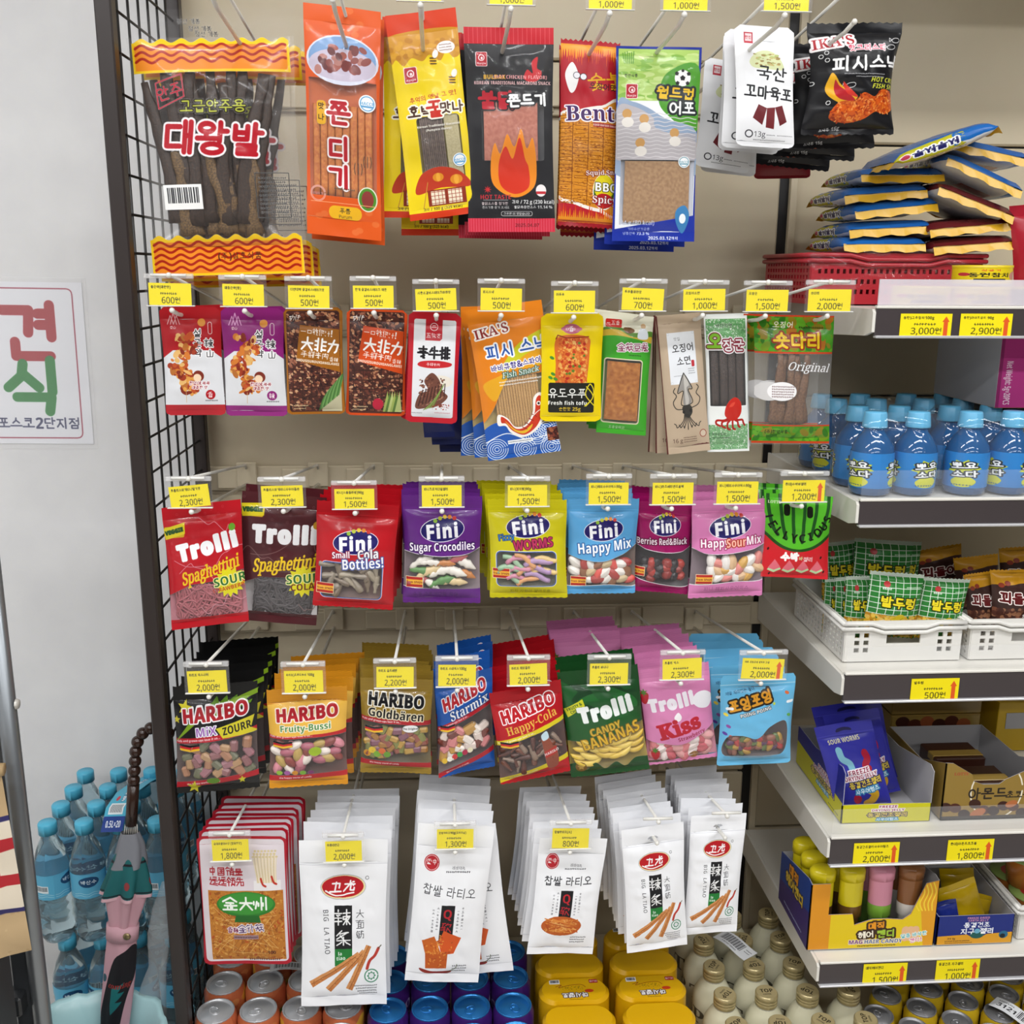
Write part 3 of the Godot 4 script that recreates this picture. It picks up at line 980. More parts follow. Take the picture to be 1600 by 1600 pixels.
			T("SHOUSISUROUXIANGLAWEI", 56, 87, 4.2, C("f2e8d8"), {"rot": 7, "sx": 0.95})
			if id == "beefbrown":
				G([60, 170, 70, 136, 95, 112, 95, 170], C("b6b091"))
				for k in 14: S([56 + k * 2.6, 168 - k * 2, 64 + k * 2.4, 148 - k * 2, 76 + k * 1.8, 132 - k * 2], 2.4, C(["3f6a34", "5a8444", "6f9a58"][k % 3]))
			else:
				E(54, 155, 9, 10, C("b8223c"))
				for k in 6: G([62 + k * 4, 168, 70 + k * 4, 132, 74 + k * 4, 168], C(["9cae5a", "5a7a3a", "b8c47c"][k % 3]))
			tiny(12, 160, 24, C("e8cfa0"), 2.4)
			tiny(12, 165, 20, C("e8cfa0"), 2.0)
		"steakpouch":
			begin(215, C("b71f2c"))
			RR(11, 14, 80, 190, 4, C("dcdde0"))
			G([33, 13, 65, 13, 65, 50, 61, 54, 33, 54], C("b71f2c"))
			stroke(ell_pts(49, 28, 7, 7), 1.2, C("eedede"))
			R(44, 28, 10, 1.2, C("eedede"))
			R(46, 25, 6, 1.0, C("eedede"))
			T("五贤斋", 49, 44, 9, C("eedede"), {"wt": 0.09})
			T("素牛排", 51, 77, 23, C("1e1c20"), {"wt": 0.17, "sx": 0.84})
			B([20, 100, 30, 94, 60, 92, 84, 96, 80, 103, 50, 107, 26, 105], C("c02a30"))
			T("手撕素肉", 50, 99.5, 6, C("f0dede"), {"wt": 0.1})
			E(66, 132, 22, 12, C("e3dccf"))
			B([18, 180, 26, 158, 42, 150, 34, 132, 48, 116, 62, 128, 70, 150, 80, 162, 62, 180, 38, 186, 22, 188], C("6e463a"))
			for k in 90: E(rng.randf_range(24, 74), rng.randf_range(126, 182), rng.randf_range(1, 4), rng.randf_range(0.8, 2), C(["8a5c4a", "5a362e", "a07660", "73483c"][k % 4]), -30)
			for k in 8: L([24 + k * 7, 182 - k * 3, 32 + k * 6, 150 - k * 2], 1.8, C("3a2420"))
			for k in 7: S([34 + k * 3, 190 - k, 52 + k * 3, 172 - k * 5, 66 + k, 148 - k * 2], 1.2, C(["6b8a3c", "8aa35a"][k % 2]))
			speck(50, 176, 34, 12, 40, ["a8382c", "7a2a22"], 0.5, 1.4)
			tiny(12, 196, 20, C("7a7a80"), 2.2)
			tiny(56, 194, 30, C("c07a80"), 2.4)
		"fishsnack":
			begin(200, C("e0811c"), 7.0)
			B([-6, 100, 30, 82, 64, 50, 110, 36, 110, 78, 70, 84, 30, 110, -6, 138], C("c6c424"))
			B([-6, 112, 34, 92, 70, 66, 110, 58, 110, 74, 70, 86, 30, 116, -6, 148], C("e0a022"))
			R(0, 92, 100, 74, CLEAR)
			B([-6, 92, 20, 94, 40, 88, 30, 110, 14, 136, -6, 150], C("e0811c"))
			G([0, 84, 100, 84, 100, 92, 36, 92, 0, 96], C("e0811c"))
			B([8, 100, 30, 90, 44, 88, 34, 104, 20, 122], C("e2a524"))
			T("IKA'S", 29, 31, 12, C("8e2a24"), {"ow": 2, "oc": C("f4f0ea"), "f": 4, "rot": -8})
			T("피시 스낵", 60, 56, 18, C("2b57a6"), {"ow": 2.2, "oc": C("f2f2f4"), "wt": 0.13, "rot": -3})
			T("바비큐향&스파이시", 60, 77, 8, C("342e80"), {"ow": 1.2, "oc": C("f2eef0"), "wt": 0.13, "rot": -4})
			T("Fish Snack", 60, 88, 7, C("f2f2ee"), {"ow": 1.0, "oc": C("3a6a5a"), "f": 1, "sk": -0.2, "rot": -4})
			tiny(30, 98, 62, C("f0ece0"), 2.2)
			tiny(30, 102, 50, C("f0ece0"), 2.0)
			R(0, 160, 100, 40, C("1f56ad"))
			B([-5, 166, 20, 150, 44, 164, 70, 172, 105, 160, 105, 205, -5, 205], C("1f56ad"))
			for q in [[14, 186], [52, 190], [88, 192], [84, 166], [98, 176], [70, 172]]:
				for k in 5: stroke(ell_pts(q[0], q[1], 15 - k * 3, 14 - k * 2.8), 0.9, C("dfe8f4"))
			S([0, 176, 30, 166, 60, 178, 100, 172], 1.2, C("eef2f6"))
			B([22, 140, 34, 146, 42, 158, 56, 158, 68, 144, 72, 124, 82, 118, 88, 130, 84, 148, 72, 166, 52, 174, 36, 166, 30, 156, 20, 154], C("f2ece4"))
			B([26, 143, 34, 149, 43, 161, 57, 160, 70, 146, 75, 127, 81, 122, 85, 131, 81, 147, 70, 163, 53, 171, 38, 163, 31, 153, 25, 151], C("c63a22"))
			B([30, 149, 42, 162, 54, 165, 66, 158, 62, 165, 52, 169, 40, 163], C("e3b32c"))
			for k in 4: L([52 + k * 5, 160 - k * 5, 58 + k * 5, 164 - k * 5], 1.0, C("8a2014"))
			E(78, 132, 3.0, 3.0, C("f2ece4"))
			E(78, 132, 1.6, 1.6, C("20181c"))
			S([68, 148, 76, 142, 82, 140], 1.0, C("f2ece4"))
			R(84, 166, 16, 18, C("5c2c24"))
			speck(84, 166, 16, 18, 40, ["7a3a2c", "9c5a3c", "3e1e1a"], 1, 2.4)
			R(30, 176, 34, 5, C("eef0f2"))
			tiny(31, 178.5, 30, C("4a5060"), 1.6)
		"tofupouch":
			begin(174, C("e4c90e"))
			E(49, 24, 14, 8, C("c46a86"))
			E(49, 24, 17, 4.6, C("c46a86"))
			T("香", 49, 24, 8, C("f2e6ea"))
			T("口口", 49, 24, 6, C("f2e6ea"), {"sp": 0.6})
			B([26, 38, 74, 36, 78, 60, 74, 112, 76, 118, 28, 116, 24, 80], C("cf6a2e"))
			speck(27, 38, 48, 76, 420, ["d8823a", "c4562a", "e09a4c", "b83e22", "dda85a", "c96a30"], 1, 3.6, 0.7)
			speck(32, 44, 40, 64, 18, ["a82a20", "5a7a2c"], 1.5, 2.6)
			L([24, 40, 27, 34, 40, 38, 60, 37, 76, 36], 1.8, C("8c3018"))
			for q in [[18, 70], [20, 96], [24, 104], [16, 102]]: E(q[0], q[1], 4, 2.4, C("4a8a34"), 30)
			RR(13, 110, 74, 49, 3, C("23231f"))
			T("유도우푸", 44, 127, 16, C("f2f2ec"), {"wt": 0.1, "sx": 0.9})
			T("Fresh fish tofu", 44, 143, 6.2, C("f0f0ea"), {"sp": 0.03})
			S([74, 116, 84, 128, 84, 136, 74, 148], 1.6, C("dccb2a"))
			S([88, 148, 74, 132, 74, 122, 80, 112, 86, 122, 84, 136, 72, 148], 1.6, C("dccb2a"))
			T("순한맛 25g", 48, 153, 6, C("d8b830"), {"wt": 0.12})
		"greenbean":
			begin(238, C("e6e4cf"))
			R(0, 46, 100, 192, C("3f9f2c"))
			B([0, 30, 30, 24, 60, 34, 100, 30, 100, 60, 0, 56], C("5a8a30"))
			B([0, 34, 30, 30, 60, 42, 100, 40, 100, 52, 60, 50, 0, 46], C("cfae3a"))
			B([0, 46, 40, 42, 100, 54, 100, 70, 0, 62], C("3f9f2c"))
			RR(6, 10, 32, 16, 3, C("c22a24"))
			T("一", 12, 18, 7, C("f4e6e0"))
			T("五香", 26, 17, 8, C("f4e6e0"), {"wt": 0.1})
			E(52, 30, 9, 6, C("6a4226"))
			for q in [[46, 28], [58, 30]]: E(q[0], q[1], 5, 4, C("7c5432"))
			E(80, 20, 5, 5, C("d9b58a"))
			B([72, 28, 80, 24, 88, 28, 90, 44, 70, 44], C("dfe6ee"))
			T("金菇豆卷", 62, 62, 16, C("8e3a5a"), {"ow": 1.6, "oc": C("f2e6ec"), "wt": 0.1, "rot": -4, "sx": 0.9})
			tiny(54, 78, 24, C("2a3a1c"), 3)
			RR(7, 86, 76, 130, 6, C("d9cfae"))
			RR(9, 88, 72, 126, 5, CLEAR)
			T("五香金菇豆卷食品有限公司".substr(0, 5), 40, 224, 6, C("cfe2c4"), {"wt": 0.08})
		"squidnoodle":
			begin(305, C("b9a58d"))
			R(0, 0, 3.4, 305, C("5a2a26"))
			R(20, 38, 62, 112, C("dfe2e6"))
			for q in [[23, 41], [79, 41], [23, 147], [79, 147]]: stroke(ell_pts(q[0], q[1], 2.4, 2.4), 0.5, C("b8bcc2"))
			T("맛집", 42, 52, 7, C("5a5a5e"), {"wt": 0.07})
			T("오징어", 54, 72, 18, C("201c1c"), {"wt": 0.1, "sx": 0.86, "rot": -3})
			T("소면", 54, 100, 18, C("201c1c"), {"wt": 0.1, "sx": 0.86, "rot": -3})
			RR(70, 100, 7, 14, 2, C("b8303a"))
			tiny(28, 132, 24, C("6a6a70"), 1.6)
			for k in 3: tiny(62, 118 + k * 5, 14, C("7a7a80"), 2.4)
			B([50, 128, 66, 158, 58, 162, 64, 190, 50, 204, 44, 190, 46, 164, 34, 166], C("8f8b86"))
			B([50, 128, 60, 152, 54, 160, 58, 186, 50, 200], C("b9b5ae"))
			stroke(curve([50, 126, 67, 160, 58, 164, 66, 192, 40, 196, 46, 166, 33, 168, 50, 126]), 1.8, C("26241f"))
			B([42, 200, 60, 198, 64, 214, 54, 226, 44, 216], C("3a3834"))
			for q in [[44, 212], [60, 210]]: E(q[0], q[1], 3, 3.6, C("2a2826"))
			for k in 7:
				var x := 38.0 + k * 4.6
				S([50 + (k - 3) * 1.6, 218, x - (3 - k) * -1.2, 232, x + (k - 3) * 3.4, 246, x + (k - 3) * 4.4, 252 + abs(k - 3) * -4, x + (k - 3) * 5.6, 246 - abs(k - 3) * 3], 1.9, C("33312d"))
			S([42, 206, 28, 204, 22, 190, 30, 176, 24, 166, 28, 158], 2.0, C("33312d"))
			S([62, 204, 78, 198, 84, 184, 76, 172, 82, 160, 78, 154], 2.0, C("33312d"))
			T("16 g", 26, 276, 9, C("4a2c24"), {"f": 0})
			for k in 3: tiny(40, 270 + k * 5, 30, C("4a2c24"), 2.4)
			E(86, 264, 8, 9, C("8e3a30"))
			E(86, 264, 6.4, 7.4, C("cdbca6"))
		"octopus":
			begin(285, C("e8ebe8"))
			R(4, 6, 92, 62, C("6aa56a"))
			speck(4, 6, 92, 62, 500, ["8cc08a", "4f8f56", "a9cfa4", "dfe8dd"], 0.8, 2.2, 0.5, 0, 90)
			RR(8, 66, 84, 120, 2, CLEAR)
			R(4, 226, 92, 54, C("7aa97a"))
			speck(4, 226, 92, 54, 440, ["8cc08a", "4f8f56", "a9cfa4", "dfe8dd"], 0.8, 2.2, 0.5, 0, 90)
			T("바다의맛", 46, 20, 9, C("1e3a22"), {"ow": 0.8, "oc": C("b9dcb6")})
			T("오", 24, 52, 32, C("7cb52c"), {"ow": 4.4, "oc": C("f2eeee"), "wt": 0.2})
			T("오", 24, 52, 32, C("7cb52c"), {"ow": 2.2, "oc": C("6e2430"), "wt": 0.2})
			T("장군", 66, 60, 24, C("f0eef0"), {"ow": 4.6, "oc": C("f2eeee"), "wt": 0.16})
			T("장군", 66, 60, 24, C("f0eef0"), {"ow": 2.8, "oc": C("8a2a3c"), "wt": 0.13})
			for k in 6: S([56, 206, 40 + k * 6, 216, 22 + k * 12, 224 - absf(k - 2.5) * 3, 20 + k * 13, 236 - absf(k - 2.5) * 5, 28 + k * 12, 238 - absf(k - 2.5) * 4], 4.4, C("a81e18"))
			B([40, 206, 42, 188, 52, 174, 66, 168, 78, 178, 80, 198, 72, 212, 56, 218], C("c22a20"))
			B([50, 188, 56, 180, 64, 178, 60, 186], C("d84a38"))
			T("조미오징어", 26, 246, 6, C("22341f"), {"wt": 0.12})
			tiny(12, 254, 40, C("22341f"), 3)
		"shortlegs":
			begin(165, Color(0.95, 0.95, 0.95, 0.06), 7.0)
			R(0, 0, 100, 46, C("3f8a1c"))
			speck(0, 0, 100, 46, 150, ["5fa024", "2f7018", "8a7a1e", "4c9420", "6e8c1c", "a8681c"], 3, 8, 0.6)
			R(0, 0, 100, 2, C("c23a1c"))
			R(0, 45, 100, 2.4, C("b8401c"))
			T("오징어", 36, 12, 8, C("efe6dc"), {"wt": 0.11, "sk": -0.1})
			tiny(56, 15, 30, C("2f3f14"), 2.6)
			T("숏다리", 54, 31, 19, C("e8c41e"), {"ow": 2.2, "oc": C("8e2c14"), "wt": 0.17})
			T("Original", 68, 64, 10, C("f0f0f0"), {"f": 1, "sk": -0.3, "rot": 3, "ow": 0.5, "oc": C("5a5450")})
			for k in 2: E(18 + k * 16, 95, 18, 12, C("cfcdcc") if k == 0 else C("eeecec"))
			for k in 5: tiny(22, 89 + k * 3.2, 26, C("6a4a4a"), 2)
			R(0, 138, 100, 2.4, C("b8401c"))
			R(0, 140, 100, 22, C("3f8a1c"))
			speck(0, 140, 100, 22, 70, ["5fa024", "2f7018", "8a7a1e", "4c9420", "6e8c1c"], 3, 7, 0.6)
			R(0, 160, 100, 3, C("b8401c"))
			T("(주)한양식품", 30, 147, 4.6, C("203a10"))
		"trollired", "trollicola":
			var red := id == "trollired"
			var c := C("b5121f") if red else C("4b1d22")
			begin(155, c)
			for k in 40: stroke(ell_pts(rng.randf_range(2, 98), rng.randf_range(4, 96), 1.3, 1.3), 0.5, c.lightened(0.18))
			B([-5, 106, 20, 92, 50, 90, 80, 88, 105, 92, 105, 142, -5, 146], CLEAR)
			G([-5, 92, 105, 88, 105, 106, 70, 96, 30, 98, -5, 112], c)
			loops(C("cf7f8c") if red else C("7a5a58"), 5, 155)
			RR(1, 24 if red else 14, 26, 14, 2, C("c9a01a"))
			G([0, 26 if red else 14, 28, 20 if red else 12, 28, 34 if red else 26, 2, 40 if red else 29], C("d6c51c"))
			T("VEGGIE", 14, 30 if red else 20, 4.8, C("1c4a20"), {"rot": -10 if red else -4, "ow": 0.5, "oc": C("1c4a20")})
			trolli_logo(56, 52 if red else 46, 18.5, C("f2f2f4"), -9 if red else -2)
			E(87 if red else 91, 32 if red else 33, 4.2, 4.6, C("6aa52c") if red else C("c8962c"))
			T("Spaghettini", 57, 82 if red else 80, 15, C("e6c11e"), {"rot": -13 if red else -8, "sx": 0.66, "ow": 0.5, "oc": C("e6c11e"), "f": 1, "sk": -0.25})
			star(80, 100, 20, 14, 0.72, C("d9cf1e"))
			T("SOUR", 80, 97, 11, C("2c6a2a"), {"ow": 1, "oc": C("f0e8a0"), "rot": -6})
			T("STRAWBERRY" if red else "COLA", 80, 107, 5.0 if red else 8, C("b8321e") if red else C("6a2a20"), {"rot": -6})
			R(0, 142, 100, 13, c)
		"finicola":
			fini(C("b5101c"), [["Small", 33, 62, 7.5, C("f4f4f4"), C("8a2a4a"), -6, 0.9], ["Cola", 66, 59, 11, C("f4f4f4"), C("6a5a70"), -6, 1.0], ["Bottles!", 60, 71, 12.5, C("f4f4f4"), C("3c4f9a"), -6, 1.1]], [["rr", [10, 72, 74, 44]]], 46)
			spain(4, 98)
			T("Bottles!", 60, 71, 12.5, C("f4f4f4"), {"ow": 1.1, "oc": C("3c4f9a"), "rot": -6, "sx": 0.8})
		"finicroc":
			fini(C("61257f"), [["Sugar Crocodiles", 50, 59, 9, C("f4f0f6"), C("3c1558")]], [["c", [-6, 68, 20, 68, 50, 70, 80, 68, 106, 62, 106, 110, 60, 112, -6, 106], 62, 112]], 39)
			R(0, 111, 100, 14, C("61257f"))
			spain(4, 96)
			T("Sugar Crocodiles", 50, 59, 9.5, C("f4f0f6"), {"ow": 1.2, "oc": C("3c1558"), "rot": -2, "sx": 0.78})
			T("슈가 크로커다일 모아", 42, 118, 5.6, C("4a1a62"), {"wt": 0.1})
		"finiworm":
			fini(C("c9bf12"), [["Fizzy", 22, 47, 8, C("3a78b4"), C("24356a"), -8, 0.6], ["WORMS", 56, 55, 12, C("b8325c"), C("6a1a3c"), -6, 1.1]], [["rr", [10, 66, 74, 46]]], 33)
			spain(4, 88)
			T("피지 지렁이 젤리모음", 52, 120, 5, C("8a8410"), {"wt": 0.1})
		"finihappy":
			fini(C("5aa4d8"), [["Happy Mix", 52, 62, 13.5, C("f6f8fa"), C("2f62a0"), -6, 1.4]], [["c", [-6, 76, 20, 80, 50, 82, 80, 72, 106, 62, 106, 116, 60, 116, -6, 116], 62, 118]], 40)
			spain(6, 104)
		"finiberry":
			fini(C("97105a"), [["Berries Red&Black", 46, 53, 9, C("f4e8ee"), C("5a0a36")]], [["c", [-6, 62, 20, 66, 50, 68, 80, 66, 106, 60, 106, 112, 60, 118, -6, 104], 60, 118]], 31)
			spain(-4, 92)
		"finisour":
			fini(C("d77fb4"), [["Happy", 30, 54, 11, C("f6eef2"), C("a23a6a")], ["Sour", 58, 54, 11, C("f2b6a4"), C("a8382c")], ["Mix", 82, 52, 11, C("f6eef2"), C("a23a6a")]], [["c", [-6, 62, 20, 68, 50, 68, 80, 64, 106, 60, 106, 104, 60, 108, -6, 108], 60, 108]], 34)
			spain(8, 96)
			T("피니 해피사우어믹스", 50, 117, 6, C("a8568a"), {"wt": 0.1})
		"melonjelly":
			begin(126, C("c9222a"))
			B([-6, -6, 106, -6, 106, 46, 92, 66, 72, 80, 50, 84, 28, 80, 8, 66, -6, 46], C("1e4a18"))
			B([-6, -6, 106, -6, 106, 42, 90, 62, 70, 76, 50, 80, 30, 76, 10, 62, -6, 42], C("55b52a"))
			for k in 6: S([4 + k * 18, -4, 6 + k * 17.5, 20, 12 + k * 15, 46, 20 + k * 12, 72 - abs(k - 2.5) * 5], 5, C("1f5220"))
			for q in [[32, 22], [66, 24]]: RR(q[0] - 4.5, q[1] - 8, 9, 17, 4, C("14180f"))
			T("LOTTE", 14, 12, 4, C("e8ecd8"), {"f": 4})
			var word := "JELLYCIOUS"
			for k in 10:
				var a := deg_to_rad(160.0 - k * 15.5)
				T(word[k], 50 + cos(a) * 46, 18 + sin(a) * 46, 12.5, C("12160e"), {"rot": rad_to_deg(-a) * -1.0 - 90})
			T("수박", 40, 92, 12, C("f6f2f0"), {"wt": 0.2, "ow": 0.5, "oc": C("f6f2f0")})
			T("바", 56, 94, 6, C("c8dc9a"))
			T("젤리", 67, 95, 7, C("eccaca"), {"wt": 0.14})
			for k in 4:
				G([8 + k * 21, 114, 18 + k * 21, 98, 28 + k * 21, 112, 18 + k * 21, 118], C("bcd8a4"))
				G([9 + k * 21, 111, 18 + k * 21, 97, 27 + k * 21, 109, 18 + k * 21, 114], C("dd6a78"))
			for q in [[8, 82], [86, 92], [92, 114], [12, 120]]: E(q[0], q[1], 1.4, 2.4, C("3a1210"), 20)
		"zourr":
			haribo(C("141414"), C("a8202a"), C("f2eef0"), C("b01c28"), 62, 5)
			for k in 9: G([30, 40, 46 + k * 6, 20 - k % 2 * 6, 52 + k * 5, 24], C("5c8a1c"))
			G([0, 66, 30, 40, 100, 14, 100, 8, 24, 36], C("7a9c20"))
			star(14, 24, 9, 5, 0.45, C("cfc42a"), 12)
			star(4, 38, 5, 5, 0.45, C("cfc42a"))
			haribo_logo(C("a8202a"), C("f2eef0"), 31, 5)
			G([52, 48, 96, 38, 92, 52, 100, 58, 60, 60], C("cfc42a"))
			T("MiX", 40, 51, 10, C("9c6ab4"), {"rot": -5, "ow": 1.0, "oc": C("f0f0f4")})
			T("ZOURR", 76, 50, 9, C("16161a"), {"rot": -8, "sx": 0.8})
			star(22, 120, 9, 5, 0.45, C("c8c02a"), 10)
			star(80, 114, 5, 5, 0.45, C("c8c02a"))
			E(46, 112, 8, 4, C("5c8a1c"))
		"fruity":
			haribo(C("dc9420"), C("b01f2a"), C("f6e8d8"), C("b8242a"), 60, 1)
			B([-4, 20, 106, 20, 106, 50, 60, 56, -4, 54], C("e8b64a"))
			haribo_logo(C("b01f2a"), C("f6e8d8"), 30, 3)
			T("Fruity-Bussi", 48, 47, 8, C("4e8a4a"), {"ow": 1.0, "oc": C("f2ecd8"), "rot": -2})
			E(60, 78, 8, 6, C("9cb82c"))
			for k in 5: E(14 + k * 10, 106, 4, 3, C(["8fb83a", "a05a9a", "c8862c", "7aa83a", "7a3a6a"][k]))
		"goldbears":
			haribo(C("96792c"), C("17171b"), C("f0ece0"), C("a82028"), 58, -3, 130, 28)
			T("Goldbären", 50, 46, 11, C("17171b"), {"rot": 5, "ow": 1.3, "oc": C("e2d8bc")})
			E(70, 64, 11, 5, C("e6e6e6"))
			T("The Original", 70, 64, 2.6, C("3a3a3a"))
			for k in 5: E(10 + k * 7, 100 - (k % 2) * 5, 5, 4.4, C(["c98a2a", "d8b83a", "7aa83a", "cf6a3a", "6a9a3a"][k]))
		"starmix":
			haribo(C("1c55a8"), C("b01f2a"), C("f2ecf2"), C("b01f2a"), 56, 14, 132, 26)
			T("Starmix", 58, 42, 12, C("f0f0f4"), {"rot": -14, "ow": 0.9, "oc": C("1a3a74"), "f": 4})
			for k in 6: E(12 + k * 9, 108 - k * 2, 5, 4, C(["e0b83a", "f0ece0", "c83a3a", "3a9a4a", "b02a4a", "e8e0c0"][k]))
		"happycola":
			haribo(C("b5141f"), C("b5141f"), C("f4eef0"), C("d8c41e"), 62, 11, 128, 27)
			T("Happy-Cola", 53, 45, 11, C("e2b64a"), {"rot": -12, "f": 4, "sx": 0.82})
			B([64, 66, 72, 62, 76, 74, 84, 88, 84, 112, 70, 114, 66, 92], C("8e4a38"))
			B([64, 64, 72, 60, 74, 70, 66, 72], C("c4dce6"))
			G([66, 88, 84, 84, 84, 94, 67, 98], C("b0322c"))
			T("HARIBO", 76, 91, 4, C("f0e0e0"), {"rot": -10})
		"bananas":
			begin(132, C("1a4a22"))
			for k in 12: R(0, 0.6 + k * 1.4, 100, 0.5, C("123a18"))
			B([-5, 88, 30, 80, 60, 76, 105, 70, 105, 118, 60, 122, -5, 120], CLEAR)
			B([-5, 80, 20, 84, 40, 92, 50, 80, 70, 76, 90, 66, 105, 60, 105, 50, -5, 50], C("1f5426"))
			for k in 16: B([rng.randf_range(0, 90), rng.randf_range(10, 60), rng.randf_range(0, 90), rng.randf_range(10, 40), rng.randf_range(20, 100), rng.randf_range(20, 60)], C(["1f5a2a", "164020", "256a30"][k % 3]))
			G([2, 44, 26, 32, 28, 40, 6, 54], C("d2d02a"))
			T("FRUITY &", 15, 41, 3.4, C("1a4a22"), {"rot": -24})
			T("CHEWY", 17, 45, 3.4, C("1a4a22"), {"rot": -24})
			trolli_logo(54, 47, 16.5, C("ecf0ee"), -8)
			T("CANDY", 49, 69, 8.5, C("c8a83a"), {"rot": -12, "ow": 0.8, "oc": C("8a6a1c")})
			T("BANANAS", 55, 80, 14, C("d8ae34"), {"rot": -14, "ow": 1.0, "oc": C("7a5a16"), "sx": 0.84})
			B([-5, 120, 10, 112, 20, 122, 32, 112, 44, 122, 58, 114, 70, 122, 84, 112, 105, 118, 105, 140, -5, 140], C("1a4a22"))
			E(14, 118, 7, 7, C("7a5a22"))
			star(14, 118, 5, 5, 0.5, C("b8954a"))
		"kiss":
			begin(138, C("d583b2"))
			for k in 8: R(0, 0.6 + k * 1.5, 100, 0.5, C("bb6a9a"))
			B([-5, 100, 20, 104, 50, 108, 80, 96, 105, 86, 105, 128, 60, 132, -5, 132], CLEAR)
			trolli_logo(42, 46, 15.5, C("f0eaf2"), -6)
			B([70, 48, 78, 38, 92, 38, 100, 48, 92, 60, 78, 58], C("f0eef4"))
			B([42, 66, 48, 60, 52, 66, 50, 72, 44, 72], C("f4eef2"))
			T("Kiss", 48, 82, 21, C("b5182c"), {"rot": -13, "ow": 1.2, "oc": C("b5182c"), "f": 4})
			T("Strawberry", 64, 96, 6, C("9a2a4a"), {"rot": -13, "sx": 0.9})
			for q in [[5, 38], [12, 122]]:
				B([q[0] - 6, q[1] - 5, q[0], q[1] - 8, q[0] + 6, q[1] - 5, q[0] + 4, q[1] + 5, q[0], q[1] + 9, q[0] - 4, q[1] + 5], C("b51c2c"))
				star(q[0], q[1] - 7, 6, 6, 0.4, C("4a7a2c"))
			E(66, 128, 7, 6, C("9a6a3a"))
			star(66, 128, 5, 5, 0.5, C("c89a6a"))
		"bluejelly":
			begin(123, C("67b4dc"))
			R(0, 12, 100, 0.8, C("a8d6ea"))
			T("제일 재미있는 놀이", 26, 20, 4.2, C("2a4a6a"), {"rot": -10, "wt": 0.1})
			T("포잉포잉", 40, 33, 15, C("dd9a2c"), {"rot": -16, "ow": 2.2, "oc": C("2a2218"), "wt": 0.19, "sx": 0.9})
			T("POING POING", 46, 46, 4.4, C("f0f4f6"), {"rot": -16, "ow": 0.6, "oc": C("3a3a3a")})
			for q in [[8, 50, "e8d44a"], [12, 66, "8a4a9a"], [16, 80, "c8504a"], [88, 24, "d86a3a"], [92, 54, "5aa84a"], [84, 62, "b83a6a"], [8, 76, "5a3a9a"]]: E(q[0], q[1], 3.4, 2, C(q[2]), 30)
			for q in [[90, 36], [10, 42], [26, 84]]:
				for k in 3: E(q[0] + k * 2.6, q[1], 2.6, 2, C("f2f4f6"))
			star(70, 36, 2.6, 5, 0.5, C("c8d44a"))
			B([10, 82, 30, 78, 50, 82, 66, 66, 88, 62, 90, 100, 70, 110, 10, 108], CLEAR)
			for k in 4: R(8, 108 + k, 84, 0.5, C("5aa4cc"))
		"mushroom":
			begin(143, C("a8182a"))
			RR(3, 3, 94, 136, 5, C("d9cfd4"))
			B([62, 56, 90, 56, 86, 74, 66, 74], C("c8c0c2"))
			R(62, 46, 30, 22, C("e6e2e2"))
			for k in 22: S([66 + k, 48, 64 + k * 1.1, 34, 62 + k * 1.25, 22 - (k % 3) * 3], 0.9, C(["e0d2b0", "cdb98a", "ead9bc"][k % 3]))
			for k in 22: E(62 + k * 1.25, 21 - (k % 3) * 3, 1.5, 1.1, C("d3c294"))
			for q in [[70, 44], [82, 42]]: S([q[0], q[1], q[0] + 2, q[1] + 6, q[0] + 5, q[1] + 8], 2.2, C("b83020"))
			T("中国销量", 31, 36, 9, C("a8202c"), {"wt": 0.13})
			T("遥遥领先", 32, 47, 9, C("a8202c"), {"wt": 0.13})
			R(10, 57, 84, 80, C("b8742a"))
			speck(10, 57, 84, 80, 700, ["c98a3a", "a8621e", "d29a4c", "96541c", "bf7a2e", "b0501c"], 0.7, 2.6, 0.5)
			for k in 60: S([rng.randf_range(12, 86), rng.randf_range(62, 130), rng.randf_range(14, 90), rng.randf_range(64, 130)], 0.6, C(["d8a860", "9a5a20"][k % 2]))
			E(52, 72, 33, 14, C("2c7a2a"))
			E(52, 71, 31, 12, C("3a8f34"))
			G([40, 84, 66, 84, 68, 92, 38, 92], C("1f6424"))
			T("金大州", 52, 71, 14, C("f0f4ec"), {"wt": 0.15, "sx": 1.15})
			T("香辣", 36, 101, 6, C("7a2a4a"), {"ow": 0.6, "oc": C("f0e6ea")})
			T("金针菇", 56, 99, 9, C("4a2a5a"), {"ow": 0.9, "oc": C("eee6ee"), "wt": 0.1, "rot": -4})
			R(36, 107, 28, 5, C("9a7a80"))
			tiny(37, 109.5, 26, C("4a3036"), 2)
			tiny(52, 137, 34, C("4a2a2a"), 2.2)
			T("净含量:100克".substr(4, 3), 78, 128, 4, C("3a1a10"))
		"latiao":
			begin(190, C("f0f1f4"), 7.0)
			R(0, 26, 100, 0.6, C("cfd0d6"))
			B([45, 16, 55, 16, 58, 19, 54, 19, 53, 22, 47, 22, 46, 19, 42, 19], Color(0, 0, 0, 0))
			E(50, 50, 26, 14, C("b8bac0"))
			E(50, 50, 25, 13, C("ecd9a0"))
			E(49.5, 49.6, 23.6, 11.8, C("b5141f"))
			T("卫龙", 50, 49, 12, C("f6f2f2"), {"wt": 0.15, "sk": -0.2, "sx": 1.1})
			S([30, 54, 44, 59, 62, 56], 1.6, C("f6f2f2"))
			stroke(ell_pts(77, 41, 1.8, 1.8), 0.5, C("3a3a3e"))
			R(40, 70, 20, 50, C("16161a"))
			R(40, 120, 20, 20, C("1f7a34"))
			T("辣", 50, 83, 18, C("f4f4f4"), {"wt": 0.085, "f": 1})
			T("条", 50, 107, 18, C("f4f4f4"), {"wt": 0.085})
